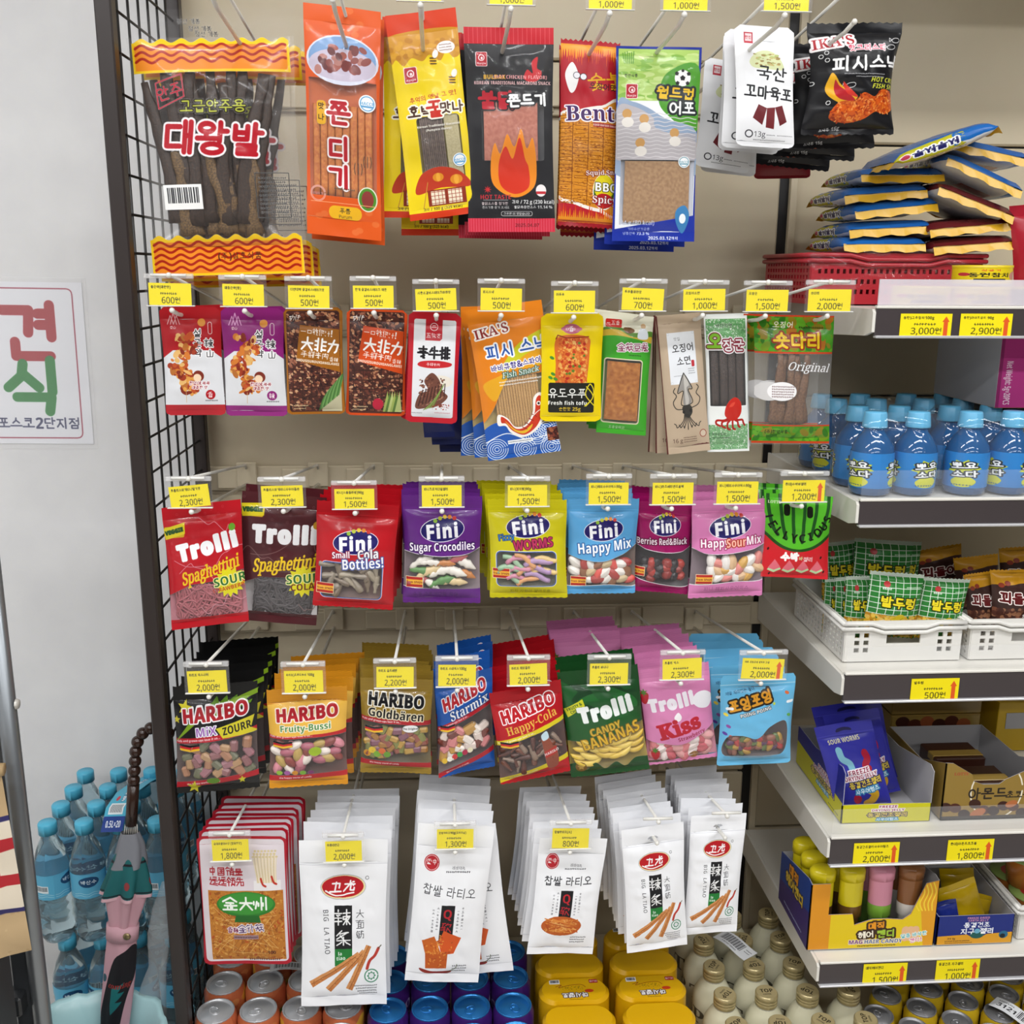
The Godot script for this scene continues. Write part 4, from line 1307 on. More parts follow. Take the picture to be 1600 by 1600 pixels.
			T("la", 46, 126, 4, C("e8f0e8"))
			T("tiao", 47, 131, 4, C("e8f0e8"))
			T("BIG  LA TIAO", 31, 100, 5.6, C("26262a"), {"rot": 88, "f": 0, "sp": 0.12})
			for k in 3: T("大面筋"[k], 69, 80 + k * 12, 9.4, C("26262a"), {"wt": 0.07})
			for s in [[12, 163, 68, 127], [32, 169, 74, 124], [56, 170, 79, 118]]:
				var a := Vector2(s[0], s[1])
				var b := Vector2(s[2], s[3])
				var n := (b - a).normalized().orthogonal() * 4.0
				fill([PackedVector2Array([a + n, b + n * 0.8, b - n * 0.8, a - n])], C("c27a40"))
				fill([PackedVector2Array([a + n, b + n * 0.8, b + n * 0.1, a + n * 0.1])], C("d29056"))
				for k in 30:
					var q := a.lerp(b, rng.randf()) + n * rng.randf_range(-0.8, 0.8)
					E(q.x, q.y, 0.6, 0.4, C(["8a4a20", "e0ab78"][k % 2]))
				L([a.x, a.y, b.x, b.y], 0.6, C("8f5026"))
			S([90, 122, 86, 130, 80, 136, 77, 145], 3.4, C("b8382c"))
			L([90, 122, 93, 119], 1.2, C("4a4a30"))
			stroke(ell_pts(82, 154, 7.6, 7.6), 1.4, C("4a8a6a"))
			star(82, 154, 5.4, 8, 0.7, C("4a8a6a"))
			E(82, 154, 3, 3, C("e2e4e8"))
			for k in 4: tiny(62 + k * 2, 166 + k * 3.2, 26 - k * 2, C("4a4a50"), 1.8)
		"ricebig", "ricesmall":
			begin(210 if id == "ricebig" else 175, C("f0f1f4"), 7.0)
			var o := 0.0 if id == "ricebig" else -14.0
			R(0, 197 + o * 2.4, 100, 0.7, C("cdced4"))
			E(22, 47 + o, 10, 10.5, C("b8242f"))
			stroke(ell_pts(22, 47 + o, 8.4, 8.9), 0.6, C("f0dede"))
			T("雪中", 22, 46 + o, 7, C("f2e6e6"), {"wt": 0.1})
			T("遥遥领先", 58, 52 + o, 4, C("3a3a40"), {"wt": 0.07, "rot": 4})
			tiny(42, 57 + o, 30, C("3a3a40"), 2.4)
			T("찹쌀 라티오", 49, 83 + o * 1.6, 13.5, C("2a2a2e"), {"wt": 0.075 if id == "ricebig" else 0.1, "rot": 5 if id == "ricebig" else 0, "sx": 0.92})
			R(40, 100 + o * 1.8, 18, 52, C("17171b"))
			T("Q", 49, 111 + o * 1.8, 12, C("b5222c"))
			T("软", 49, 129 + o * 1.8, 14, C("b5222c"), {"wt": 0.1})
			for k in 4:
				for j in 7: T(["口", "大", "一", "中", "五", "手", "国"][(j + k) % 7], [30.0, 36.0, 63.0, 69.0][k], 104 + o * 1.8 + j * 4.6 + (3 if k in [0, 2] else 0), 3, C("3a3a40"), {"wt": 0.1})
			if id == "ricebig":
				for s in [[[18, 150, 34, 142, 48, 172, 24, 168], "c8621e"], [[40, 150, 46, 134, 70, 144, 62, 166, 46, 168], "d2551e"], [[24, 168, 54, 166, 54, 188, 26, 190], "c25a1c"]]:
					G(s[0], C(s[1]))
					for k in 40:
						var i2: int = (rng.randi() % int(s[0].size() / 2)) * 2
						E(lerpf(s[0][i2], 40, rng.randf_range(0.1, 0.9)), lerpf(s[0][i2 + 1], 164, rng.randf_range(0.1, 0.9)), 1.6, 0.8, C(["e0923e", "b04a18", "d87c30"][k % 3]), rng.randf_range(0, 180))
				B([18, 190, 36, 194, 60, 192, 56, 197, 26, 197], C("8e2a1c"))
				S([56, 194, 66, 188, 68, 182], 1.0, C("4a5a30"))
				for k in 3: tiny(62, 184 + k * 4, 18, C("3a3a40"), 2.2)
			else:
				E(46, 128, 30, 15, C("b85a22"))
				for k in 90: S([rng.randf_range(20, 70), rng.randf_range(117, 138), rng.randf_range(22, 72), rng.randf_range(117, 138)], 1.6, C(["d2843a", "c46a2a", "dda05a", "b04e1c"][k % 4]))
				for k in 3: tiny(62, 146 + k * 4, 22, C("3a3a40"), 2.2)
		"cornsnack":
			begin(135, C("2e7a34"))
			for k in 8:
				R(k * 14 + 3, 0, 1.1, 84, C("dfe8dc"))
				R(0, 6 + k * 11, 100, 1.1, C("dfe8dc"))
			R(0, 0, 100, 6, C("bcc9ba"))
			speck(0, 84, 100, 51, 420, ["d9a82e", "c8922a", "e6c04a", "b8801c", "dcb65a"], 2, 4.6, 0.8)
			E(30, 22, 6, 6, C("b83a3a"))
			T("BBAM", 30, 31, 4, C("e6ece4"))
			tiny(66, 26, 28, C("dfe8dc"), 2.6)
			T("밭두렁", 55, 58, 21, C("e6d22c"), {"ow": 2.4, "oc": C("2c3414"), "wt": 0.17, "rot": 3})
			B([44, 98, 56, 82, 68, 84, 66, 98, 54, 118, 40, 122], C("d8bc2c"))
			for k in 5: L([44 + k * 4, 116 - k * 5, 54 + k * 3, 100 - k * 3], 0.6, C("8a7010"))
			B([30, 104, 44, 100, 54, 112, 46, 130, 34, 126], C("3f8a30"))
			B([50, 112, 66, 100, 72, 112, 60, 130, 48, 130], C("357a2a"))
			B([20, 100, 34, 96, 40, 104, 28, 108], C("eceee8"))
		"beansnack":
			begin(135, C("c08a1c"))
			B([-5, 40, 30, 30, 105, 34, 105, 128, -5, 128], C("3a2420"))
			speck(0, 78, 100, 50, 150, ["5a342a", "7a4c38", "4a2a22", "96684c"], 3, 7, 0.8)
			T("꾀돌이", 50, 58, 22, C("c22a2a"), {"ow": 2.4, "oc": C("f0e6e0"), "wt": 0.17, "rot": 4})
			T("꾀돌이", 50, 58, 22, C("5a1618"), {"ow": 0.6, "oc": C("5a1618"), "wt": 0.15, "rot": 4})
			for q in [[18, 30], [30, 26]]: E(q[0], q[1], 6, 5, C("8a3a28"))
			T("초코", 70, 100, 12, C("e6e0dc"), {"wt": 0.14, "ow": 1, "oc": C("2a1a16")})
		"wormbag":
			begin(138, C("35359c"))
			R(0, 16, 100, 0.7, C("4a4ab4"))
			B([38, 8, 50, 6, 60, 8, 62, 12, 50, 11, 36, 13], C("1c1c4c"))
			T("SOUR WORMS", 44, 24, 6, C("d9d3a0"), {"rot": -3})
			S([30, 38, 32, 50, 42, 58, 44, 68], 11, C("7fb8cc"))
			S([72, 46, 74, 54, 68, 64, 72, 70], 12, C("a8203a"))
			S([66, 104, 74, 112, 66, 124, 58, 128], 14, C("d8a62a"))
			E(42, 118, 7, 9, C("b8223a"))
			T("FREEZE", 54, 72, 8, C("8e2a4a"), {"ow": 1.6, "oc": C("f2e8ec"), "rot": -4})
			T("DRYING JELLY", 56, 81, 7, C("8e2a4a"), {"ow": 1.6, "oc": C("f2e8ec"), "rot": -4, "sx": 0.9})
			T("동결건조젤리", 62, 92, 10.5, C("e2c94a"), {"ow": 1.8, "oc": C("3a3050"), "wt": 0.14, "rot": -5, "sx": 0.86})
			T("사우어웜즈", 62, 104, 8, C("e6f2f6"), {"ow": 2.0, "oc": C("3a8ab4"), "wt": 0.14, "rot": -5})
		"crunch":       # the packs lying in the pile: v runs round the pack, u along it
			begin(200, C("1b62ae"))
			R(0, 0, 100, 30, C("1a5aa4"))
			R(0, 84, 100, 60, C("c9ccd2"))
			R(30, 90, 40, 12, C("a8242c"))
			R(30, 104, 44, 30, C("e3e4e6"))
			speck(34, 108, 36, 22, 160, ["a89a6a", "c9bd92", "8a7c50"], 0.8, 2)
			for j in 2:
				var y := 50.0 + j * 100
				R(0, y - 19, 62, 38, C("b8b224"))
				speck(56, y - 19, 12, 38, 30, ["b8b224", "1b62ae"], 1.5, 3)
				T("뿌셔뿌셔", 40, y, 13, C("23245c"), {"ow": 1.8, "oc": C("eef0f2"), "wt": 0.18, "rot": 180 if j == 0 else 0, "sx": 0.8})
				E(10, y, 6, 8, C("e8d0d4"))
				E(10, y, 4.6, 6, C("b83a52"))
			T("불고기맛", 52, 20, 9, C("f2f2f2"), {"ow": 1.2, "oc": C("15315e")})
		"crunchred":
			begin(200, C("5e1a1e"))
			R(0, 84, 100, 60, C("c9ccd2"))
			R(30, 104, 44, 30, C("e3e4e6"))
			T("바베큐맛", 50, 24, 12, C("f0eeee"), {"ow": 1.4, "oc": C("2a1214")})
			for j in 2: T("뿌셔뿌셔", 55, 62.0 + j * 108, 13, C("f2f2f2"), {"ow": 1.4, "oc": C("2a1214"), "wt": 0.17})
			R(70, 14, 18, 16, C("c9b81e"))
	return done()
# ---------------------------------------------------------------- bags
var noise := FastNoiseLite.new()
var prints := {}
var candy := {}

func print_of(id: String) -> ImageTexture:
	if not prints.has(id): prints[id] = paint(id)
	return prints[id]

class Shape:
	var q: Array          # TL TR BR BL in metres, relative to the hang point
	var th := 0.012
	var st := 0.1
	var sb := 0.06
	var rnd := 0.0
	var pinch := 0.02
	var wr := 0.0012
	var seed := 0.0
	var noise: FastNoiseLite
	var w := 0.1
	var h := 0.1
	var curl := 0.0015
	var zig := 0.0
	func at(u: float, v: float, side: float) -> Array:      # [position, uv]
		var inset := 0.0
		if rnd > 0.0:
			var d := minf(v, 1.0 - v) * h
			if d < rnd: inset = rnd - sqrt(maxf(0.0, rnd * rnd - (rnd - d) * (rnd - d)))
		var vv := clampf((v - st) / maxf(0.01, 1.0 - st - sb), 0.0, 1.0)
		var b := pow(sin(PI * vv), 0.5)
		inset += pinch * w * b * b
		var uu := lerpf(inset / w, 1.0 - inset / w, u)
		var p: Vector2 = q[0].lerp(q[1], uu).lerp(q[3].lerp(q[2], uu), v)
		if zig > 0.0 and (v < 0.001 or v > 0.999): p.y += zig * (1.0 if int(round(u * 24)) % 2 == 0 else -1.0)
		var a := pow(maxf(0.0, sin(PI * u)), 0.6)
		var n1 := noise.get_noise_3d(uu * w * 900.0, v * h * 420.0, seed)
		var n2 := noise.get_noise_3d(uu * w * 260.0, v * h * 700.0, seed + 50.0 + side * 9.0)
		var z := side * th * 0.5 * a * b + (1.0 - absf(n1)) * wr * a * (0.35 + b) * side + n2 * wr * 1.2 * a
		z += sin(uu * 5.0 + seed) * curl + sin(v * 4.0 + seed * 2.0) * curl
		return [Vector3(p.x, p.y, z), Vector2(uu, v)]

func shape_grid(s: Shape, v0: float, v1: float, side: float, nu: int, nv: int, lift := 0.0) -> ArrayMesh:
	var st := st_new()
	st.set_smooth_group(0)
	var g := []
	for j in nv + 1:
		var row := []
		for i in nu + 1:
			var e := s.at(float(i) / nu, lerpf(v0, v1, float(j) / nv), side)
			e[0].z += lift
			row.append(e)
		g.append(row)
	for j in nv:
		for i in nu:
			var a = g[j][i]
			var b = g[j][i + 1]
			var c = g[j + 1][i + 1]
			var d = g[j + 1][i]
			if side < 0: quad(st, b[0], a[0], d[0], c[0], b[1], a[1], d[1], c[1])
			else: quad(st, a[0], b[0], c[0], d[0], a[1], b[1], c[1], d[1])
	return fin(st, true)

func candy_mesh(k: String) -> ArrayMesh:      # about one unit long
	if candy.has(k): return candy[k]
	var m: ArrayMesh
	match k:
		"worm":
			var p := []
			var r := []
			for i in 9:
				var t := i / 8.0
				p.append(Vector3(t - 0.5, sin(t * 5.0) * 0.1, 0))
				r.append(0.11 * (0.5 + 0.5 * pow(sin(PI * clampf(t, 0.08, 0.92)), 0.3)) + 0.012 * (i % 2))
			m = tube_mesh(p, r, 8)
		"banana":
			var p := []
			var r := []
			for i in 9:
				var t := i / 8.0
				p.append(Vector3(t - 0.5, 0.22 * (t - 0.5) * (t - 0.5) * 4.0 - 0.1, 0))
				r.append(0.02 + 0.14 * pow(sin(PI * t), 0.6))
			m = tube_mesh(p, r, 8)
		"croc":
			var p := []
			var r := []
			for i in 11:
				var t := i / 10.0
				p.append(Vector3(t - 0.5, sin(t * 4.0) * 0.05, 0))
				r.append([0.05, 0.1, 0.12, 0.09, 0.14, 0.17, 0.13, 0.17, 0.11, 0.07, 0.02][i])
			m = tube_mesh(p, r, 8, 0.7)
		"bottle":
			m = lathe([Vector2(0, 0.5), Vector2(0.09, 0.5), Vector2(0.1, 0.42), Vector2(0.08, 0.3), Vector2(0.17, 0.05), Vector2(0.16, -0.05), Vector2(0.19, -0.2), Vector2(0.19, -0.42), Vector2(0.14, -0.5), Vector2(0, -0.5)], 10)
		"bean":
			var pr := []
			for i in 9: pr.append(Vector2(0.32 * sin(PI * i / 8.0), 0.5 * cos(PI * i / 8.0)))
			m = lathe(pr, 10, 1.0, 0.75)
		"cube": m = box(Vector3(0.9, 0.6, 0.5), 0.14)
		"ring":
			var p := []
			for i in 15: p.append(Vector3(cos(TAU * i / 14.0) * 0.35, sin(TAU * i / 14.0) * 0.35, 0))
			m = tube_mesh(p, 0.14, 8)
		"berry":
			var pr := []
			for i in 9: pr.append(Vector2(0.4 * sin(PI * i / 8.0) + 0.03 * (i % 2), 0.45 * cos(PI * i / 8.0)))
			m = lathe(pr, 10)
	candy[k] = m
	return m

# contents seen through the clear part of a bag: k kind, n how many, rect of uv, cols, s size in metres
func fill_bag(root: Node3D, s: Shape, o: Dictionary, key: String) -> void:
	rng.seed = hash(key + str(o.rect))
	var r: Array = o.rect
	var k: String = o.k
	if k in ["worm", "banana", "croc", "bottle", "bean", "cube", "ring", "berry"]:
		var n: int = o.n
		var nx := maxi(1, int(round(sqrt(n * (r[2] - r[0]) * s.w / ((r[3] - r[1]) * s.h)))))
		var ny := int(ceil(float(n) / nx))
		for i in n:
			var u: float = lerpf(r[0], r[2], (i % nx + 0.5 + rng.randf_range(-0.3, 0.3)) / nx)
			var v: float = lerpf(r[1], r[3], (i / nx + 0.5 + rng.randf_range(-0.25, 0.25)) / ny)
			var p: Vector3 = s.at(u, v, 1.0)[0]
			var col: String = o.cols[i % o.cols.size()]
			var sz: float = o.s * rng.randf_range(0.85, 1.15)
			var thick: float = {"worm": 0.11, "banana": 0.16, "croc": 0.13, "bottle": 0.19, "bean": 0.25, "cube": 0.26, "ring": 0.15, "berry": 0.4}[k]
			p.z -= thick * sz + 0.0012
			var c := part(root, o.get("name", "gummy"), candy_mesh(k), mat("candy" + col, C(col), 0.35, 0.0, 0.5), p)
			c.rotation = Vector3(rng.randf_range(-0.1, 0.1), rng.randf_range(-0.1, 0.1), rng.randf_range(0, TAU) if o.get("free", true) else rng.randf_range(-0.5, 0.5))
			c.scale = Vector3.ONE * sz
	elif k == "strips":
		var n: int = o.n
		for i in n:
			var u := lerpf(r[0], r[2], (i + 0.5) / n)
			var rad: float = s.w * (r[2] - r[0]) / n * 0.48
			var end: float = r[3] - rng.randf_range(0.0, o.get("rag", 0.0))
			var line := []
			for j in 9:
				var p: Vector3 = s.at(u, lerpf(r[1], end, j / 8.0), 1.0)[0]
				p.z -= rad * o.get("flat", 0.35) + 0.0012 + (0.0008 if i % 2 == 0 else 0.0)
				line.append(p)
			part(root, o.name, tube_mesh(line, rad, 8, o.get("flat", 0.35)), o.mat)
	elif k == "sheet":
		var g := st_new()
		g.set_smooth_group(0)
		for side in [1.0, -1.0]:
			for j in 8:
				for i in 6:
					var c := []
					for e in [[0, 0], [1, 0], [1, 1], [0, 1]]:
						c.append(s.at(lerpf(r[0], r[2], (i + e[0]) / 6.0), lerpf(r[1], r[3], (j + e[1]) / 8.0), 1.0)[0] - Vector3(0, 0, 0.0014 if side > 0 else 0.0034))
					if side < 0.0: c.reverse()
					quad(g, c[0], c[1], c[2], c[3])
		part(root, o.name, fin(g, true), o.mat)
	elif k == "legs":
		for i in o.n:
			var pts := []
			var rad := []
			var x0: float = lerpf(r[0], r[2], (i + 0.5) / o.n) + rng.randf_range(-0.04, 0.04)
			var x1: float = lerpf(r[0], r[2], 0.5 + (float(i) / o.n - 0.45) * o.get("gather", 0.6)) + rng.randf_range(-0.05, 0.05)
			var y0: float = r[1] + rng.randf_range(0.0, 0.08)
			for j in 12:
				var t := j / 11.0
				var u := lerpf(x0, x1, smoothstep(0.0, 0.8, t)) + sin(t * 7.0 + i) * 0.012
				var rr: float = o.s * (0.7 + 0.6 * t) * rng.randf_range(0.75, 1.25)
				var e: Vector3 = s.at(clampf(u, 0.06, 0.94), lerpf(y0, r[3] - rng.randf_range(0, 0.015), t), 1.0)[0]
				e.z -= 0.0015 + rr * 0.42 + 0.0022 * (i % 3)
				pts.append(e)
				rad.append(rr)
			part(root, o.name, tube_mesh(pts, rad, 8, 0.4), o.mat)
	elif k == "noodles":
		for i in o.n:
			var pts := []
			var u := rng.randf_range(r[0], r[2])
			var v := rng.randf_range(r[1], r[3])
			var a := rng.randf_range(0, TAU)
			var zz := rng.randf_range(0.0, 0.004)
			var bend := rng.randf_range(-0.3, 0.3)
			for j in 44:
				pts.append(s.at(u, v, 1.0)[0] - Vector3(0, 0, 0.0024 + zz))
				a += bend + rng.randf_range(-0.08, 0.08)
				u += cos(a) * 0.036
				v += sin(a) * 0.026
				if u < r[0] or u > r[2]:
					a = PI - a
					u = clampf(u, r[0], r[2])
				if v < r[1] or v > r[3]:
					a = -a
					v = clampf(v, r[1], r[3])
			part(root, o.name, tube_mesh(pts, 0.0016, 5), o.mat)

# one bag; spec: id, name, cat, th, st, sb, rnd, alpha, back (colour), film, fill
func bag(spec: Dictionary, q8: Array, z: float, label: String, group: String, full: bool, seed: float) -> Node3D:
	var c := []
	for i in 4: c.append(P(q8[i * 2], q8[i * 2 + 1], z))
	var hang: Vector3 = (c[0] + c[1]) / 2
	var s := Shape.new()
	# the bag itself is a sheet with straight, parallel sides: two edge vectors taken from its four corners
	var mid: Vector3 = (c[0] + c[1] + c[2] + c[3]) / 4
	var ex: Vector3 = (c[1] - c[0] + c[2] - c[3]) / 4
	var ey: Vector3 = (c[0] - c[3] + c[1] - c[2]) / 4
	ex -= ey * (ex.dot(ey) / ey.dot(ey)) * 0.4
	hang = mid + ey
	for p in [mid - ex + ey, mid + ex + ey, mid + ex - ey, mid - ex - ey]: s.q.append(Vector2(p.x - hang.x, p.y - hang.y))
	s.w = (s.q[0].distance_to(s.q[1]) + s.q[3].distance_to(s.q[2])) / 2
	s.h = (s.q[0].distance_to(s.q[3]) + s.q[1].distance_to(s.q[2])) / 2
	s.th = spec.get("th", 0.012) if full else minf(spec.get("th", 0.012), spec.get("dz", 0.02) * 0.62)
	s.st = spec.get("st", 0.11)
	s.sb = spec.get("sb", 0.05)
	s.rnd = spec.get("rnd", 0.0)
	s.pinch = spec.get("pinch", 0.02)
	s.wr = spec.get("wr", 0.0009) * (1.0 if full else 0.6)
	s.curl = spec.get("curl", 0.0012) * (1.0 if full else 0.3)
	s.zig = spec.get("zig", 0.0)
	s.seed = seed
	s.noise = noise
	var o := thing(spec.name, label, spec.get("cat", "snack bag"), hang, group)
	var m: StandardMaterial3D = spec.mat
	var nu := 24 if full else 12
	var fp := part(o, "front_panel", shape_grid(s, s.st, 1.0 - s.sb, 1.0, nu, 28 if full else 12), m)
	part(o, "back_panel", shape_grid(s, s.st, 1.0 - s.sb, -1.0, 10, 12), spec.back)
	part(o, "top_seal", shape_grid(s, 0.0, s.st, 0.0, 24, 3), m)
	if s.sb > 0.0: part(o, "bottom_seal", shape_grid(s, 1.0 - s.sb, 1.0, 0.0, 24, 3), m)
	if full and spec.has("fill"):
		for f in spec.fill: fill_bag(o, s, f, spec.id + str(seed))
	if full and spec.get("film", false): part(fp, "clear_film", shape_grid(s, s.st, 1.0 - s.sb, 1.0, 24, 28, 0.0006), pane("film", Color(1, 1, 1, 0.02), 0.08))
	return o

func spec(id: String, name: String, d := {}) -> Dictionary:
	var r := d.duplicate()
	r.id = id
	r.name = name
	var t := print_of(id)
	var alpha: bool = d.get("alpha", false)
	r.mat = tex_mat(t, d.get("rough", 0.3), alpha, d.get("coat", 0.0))
	if d.get("metal", 0.0) > 0.0: r.mat.metallic = d.metal
	r.back = mat("back" + id, d.get("backc", Color(0.75, 0.75, 0.77)), 0.4) if not d.get("clear", false) else pane("clearback", Color(1, 1, 1, 0.05), 0.1)
	return r

# front bag with contents, then copies going back along the hook
func stack(sp: Dictionary, desc: String, q8: Array, z := ZF, n := 0, dz := 0.02, drift := Vector2.ZERO, more := []) -> void:
	var group := "copies of the " + desc
	sp.dz = dz
	var total: int = 1 + n + more.size()
	var where := ", frontmost on its hook" if total > 1 else ""
	bag(sp, q8, z, desc + where, group if total > 1 else "", true, float(hash(sp.id) % 100))
	var i := 1
	for mo in more:
		bag(sp, mo[1], z - mo[0], "%s, %s from the front on its hook" % [desc, ordinal(i)], group, mo.size() > 2, float(i * 7))
		i += 1
	for k in n:
		rng.seed = hash(sp.id + str(k))
		var dd: float = z - (float(more[-1][0]) if more.size() else sp.get("th", 0.012) / 2 - dz * 0.2 + 0.001) - dz * (k + 1)
		var q := []
		var ax := drift.x * (k + 1) + rng.randf_range(-4.0, 4.0)
		var ay := drift.y * (k + 1) + rng.randf_range(-1.5, 1.5)
		var tilt := rng.randf_range(-5.0, 5.0)
		# the same bag a step further back: its corners are moved in space, so keep metres by going through the front plane
		for c in 4: q.append_array([q8[c * 2] + ax, q8[c * 2 + 1] + ay + (tilt if c in [1, 2] else -tilt) * 0.7])
		var o := bag_at(sp, q, z, dd, "%s, %s from the front on its hook" % [desc, ordinal(i)], group, float(i * 13))
		i += 1

func bag_at(sp: Dictionary, q: Array, zq: float, z: float, label: String, group: String, seed: float) -> Node3D:
	var o := bag(sp, q, zq, label, group, false, seed)
	o.position.z = z
	o.rotation.y = sin(seed * 3.7 + q[0]) * 0.035
	return o
# ---------------------------------------------------------------- store fittings
var tag_tex: ImageTexture
var tag_rows := []          # [name, price, arrow]
func tag_atlas() -> void:
	begin(448, C("eedb0a"), 2.56, 800.0)
	for i in tag_rows.size():
		var ox := (i % 8) * 100.0
		var oy := (i / 8) * 50.0
		var r = tag_rows[i]
		T(r[0], ox + 6, oy + 9, minf(6.2, (70.0 if r[2] else 86.0) / maxf(1.0, r[0].length() * 1.08)), C("2c2a10"), {"al": -1, "wt": 0.13, "f": 3})
		rng.seed = i
		tiny(ox + 28, oy + 23, 38, C("4a4616"), 5.0)
		T(r[1] + "원", ox + 52, oy + 37.5, 13.5, C("26240e"), {"f": 0, "wt": 0.085})
		if r[2]: G([ox + 84, oy + 48, ox + 84, oy + 18, ox + 81, oy + 18, ox + 88, oy + 6, ox + 95, oy + 18, ox + 92, oy + 18, ox + 92, oy + 48], C("d8561c"))
	tag_tex = done()

func tag_index(n: String, price: String, arrow := false) -> int:
	tag_rows.append([n, price, arrow])
	return tag_rows.size() - 1

func card_mesh(i: int, w: float, h: float) -> ArrayMesh:
	var st := st_new()
	st.set_smooth_group(-1)
	var u0 := (i % 8) / 8.0 + 0.001
	var v0 := (i / 8) * 50.0 / 448.0 + 0.001
	var u1 := u0 + 0.123
	var v1 := v0 + 48.0 / 448.0
	var e := Vector2(u0 + 0.001, v0 + 0.001)
	quad(st, Vector3(-w / 2, h / 2, 0), Vector3(w / 2, h / 2, 0), Vector3(w / 2, -h / 2, 0), Vector3(-w / 2, -h / 2, 0), Vector2(u0, v0), Vector2(u1, v0), Vector2(u1, v1), Vector2(u0, v1))
	var b := Vector3(0, 0, -0.0005)
	quad(st, Vector3(w / 2, h / 2, 0) + b, Vector3(-w / 2, h / 2, 0) + b, Vector3(-w / 2, -h / 2, 0) + b, Vector3(w / 2, -h / 2, 0) + b, e, e, e, e)
	return fin(st)

# a clear label holder hung on the wire of a hook
func price_tag(i: int, r: Array, what: String, tilt := 0.0, z := ZT) -> void:
	var a := P(r[0], r[2], z)
	var b := P(r[1], r[3], z)
	var w := b.x - a.x
	var h := a.y - b.y
	var o := thing("price_tag", "yellow %s won price label above the %s" % [tag_rows[i][1], what], "price tag", Vector3((a.x + b.x) / 2, a.y, z), "price tags on the hooks")
	var st := st_new()
	bev(st, Vector3(0, -h / 2, 0.0016), Vector3(w, h, 0.0008))
	bev(st, Vector3(0, -h / 2, -0.0016), Vector3(w, h, 0.0008))
	var sleeve := part(o, "clear_sleeve", fin(st), pane("acrylic", Color(1, 1, 1, 0.015), 0.06))
	part(sleeve, "sleeve_edge", box(Vector3(w, h * 0.035, 0.0042), 0.0006), mat("sleeve_edge", C("d9d9d6"), 0.3), Vector3(0, -h * 0.985, 0))
	part(sleeve, "top_channel", box(Vector3(w, h * 0.14, 0.006), 0.001), pane("acrylic_thick", Color(0.95, 0.95, 0.95, 0.3), 0.15), Vector3(0, -h * 0.10, 0))
	part(o, "clip_bar", tube_mesh([Vector3(-w * 0.36, -h * 0.07, 0.003), Vector3(w * 0.36, -h * 0.07, 0.003)], h * 0.045, 8), mat("white_wire", C("e4e3de"), 0.35))
	part(o, "label_card", card_mesh(i, w * 0.87, h * 0.66), mats["tagcard"], Vector3(w * 0.0, -h * 0.635, 0), Vector3(0, 0, deg_to_rad(tilt)))

var hook_mat: StandardMaterial3D
# a hook: peg through the bags and a wire above it that carries the label; x/y in pixels where they end in front
func hook(cx: float, y_wire: float, y_peg: float, y_back: float, what: String, z := ZT, bar := false, z_peg := 9.0, cant := 0.0) -> void:
	var tip := P(cx, y_wire, z)
	var peg := P(cx, y_peg, z if z_peg > 0 else z_peg)
	var back := P(690.0 + (cx - 690.0) * 0.8, y_back, ZB + 0.012)
	back.x = tip.x
	peg.x = tip.x
	var o := thing("display_hook", "white wire display hook holding the %s" % what, "hook", Vector3(back.x, back.y, back.z), "wire display hooks")
	var lo := back + Vector3(0, -0.012, 0.003)
	var hi := back + Vector3(0, 0.022, 0.003)
	part(o, "back_plate", box(Vector3(0.034, 0.042, 0.006), 0.0015), mats["panel"], Vector3(0, 0.004, 0))
	var pts := [lo - back, peg - back + Vector3(0, -0.006, -0.03), peg - back]
	var pg := part(o, "peg", tube_mesh(pts, 0.0027, 8), hook_mat)
	var sp := SphereMesh.new()
	sp.radius = 0.0036
	sp.height = 0.0072
	sp.radial_segments = 12
	sp.rings = 6
	part(pg, "peg_tip", sp, hook_mat, peg - back)
	var lw := part(o, "label_wire", tube_mesh([hi - back + Vector3(0, -0.01, -0.004), hi - back + Vector3(0, 0.0, 0.006), tip - back], 0.0022, 8), hook_mat)
	part(lw, "wire_tip", sp, hook_mat, tip - back + Vector3(0, 0, 0.0045))
	if bar: part(lw, "crossbar", tube_mesh([tip - back + Vector3(-0.022, 0.003, 0), tip - back + Vector3(0.022, 0.003, 0)], 0.0024, 8), hook_mat)

func rail(y: float, x0: float, x1: float, n: int, what: String) -> void:
	var a := P(x0, y, ZB)
	var b := P(x1, y, ZB)
	var o := thing("hook_rail", "beige metal rail behind the %s" % what, "rail", Vector3((a.x + b.x) / 2, a.y, ZB + 0.004), "hook rails on the back panel")
	var w := b.x - a.x
	part(o, "bar", box(Vector3(w, 0.042, 0.006), 0.0015), mats["panel"])
	for k in n:
		var x := -w / 2 + w * (k + 0.5) / n
		part(o, "pressed_plate", box(Vector3(w / n * 0.62, 0.034, 0.004), 0.0018), mats["panel"], Vector3(x, 0, 0.005))

func back_wall() -> void:
	var wall := struct("wall_back", box(Vector3(6.2, 2.9, 0.1)), mats["wall"], Vector3(0.4, 1.4, ZB - 0.09))
	wall.set_meta("label", "white painted wall behind the rack")
	struct("floor", box(Vector3(6.2, 0.1, 6.5)), mats["floor"], Vector3(0.4, -0.05, 1.25))
	struct("ceiling", box(Vector3(6.2, 0.1, 6.5)), mats["ceiling"], Vector3(0.4, 2.75, 1.25))
	struct("wall_left", box(Vector3(0.1, 2.9, 6.5)), mats["wall"], Vector3(-2.3, 1.4, 1.25))
	struct("wall_right", box(Vector3(0.1, 2.9, 6.5)), mats["stocked"], Vector3(3.1, 1.4, 1.25))
	struct("wall_front", box(Vector3(6.2, 2.9, 0.1)), mats["stocked"], Vector3(0.4, 1.4, 4.4))  # plain unseen walls, right and front, darkened to cut fill and reflections

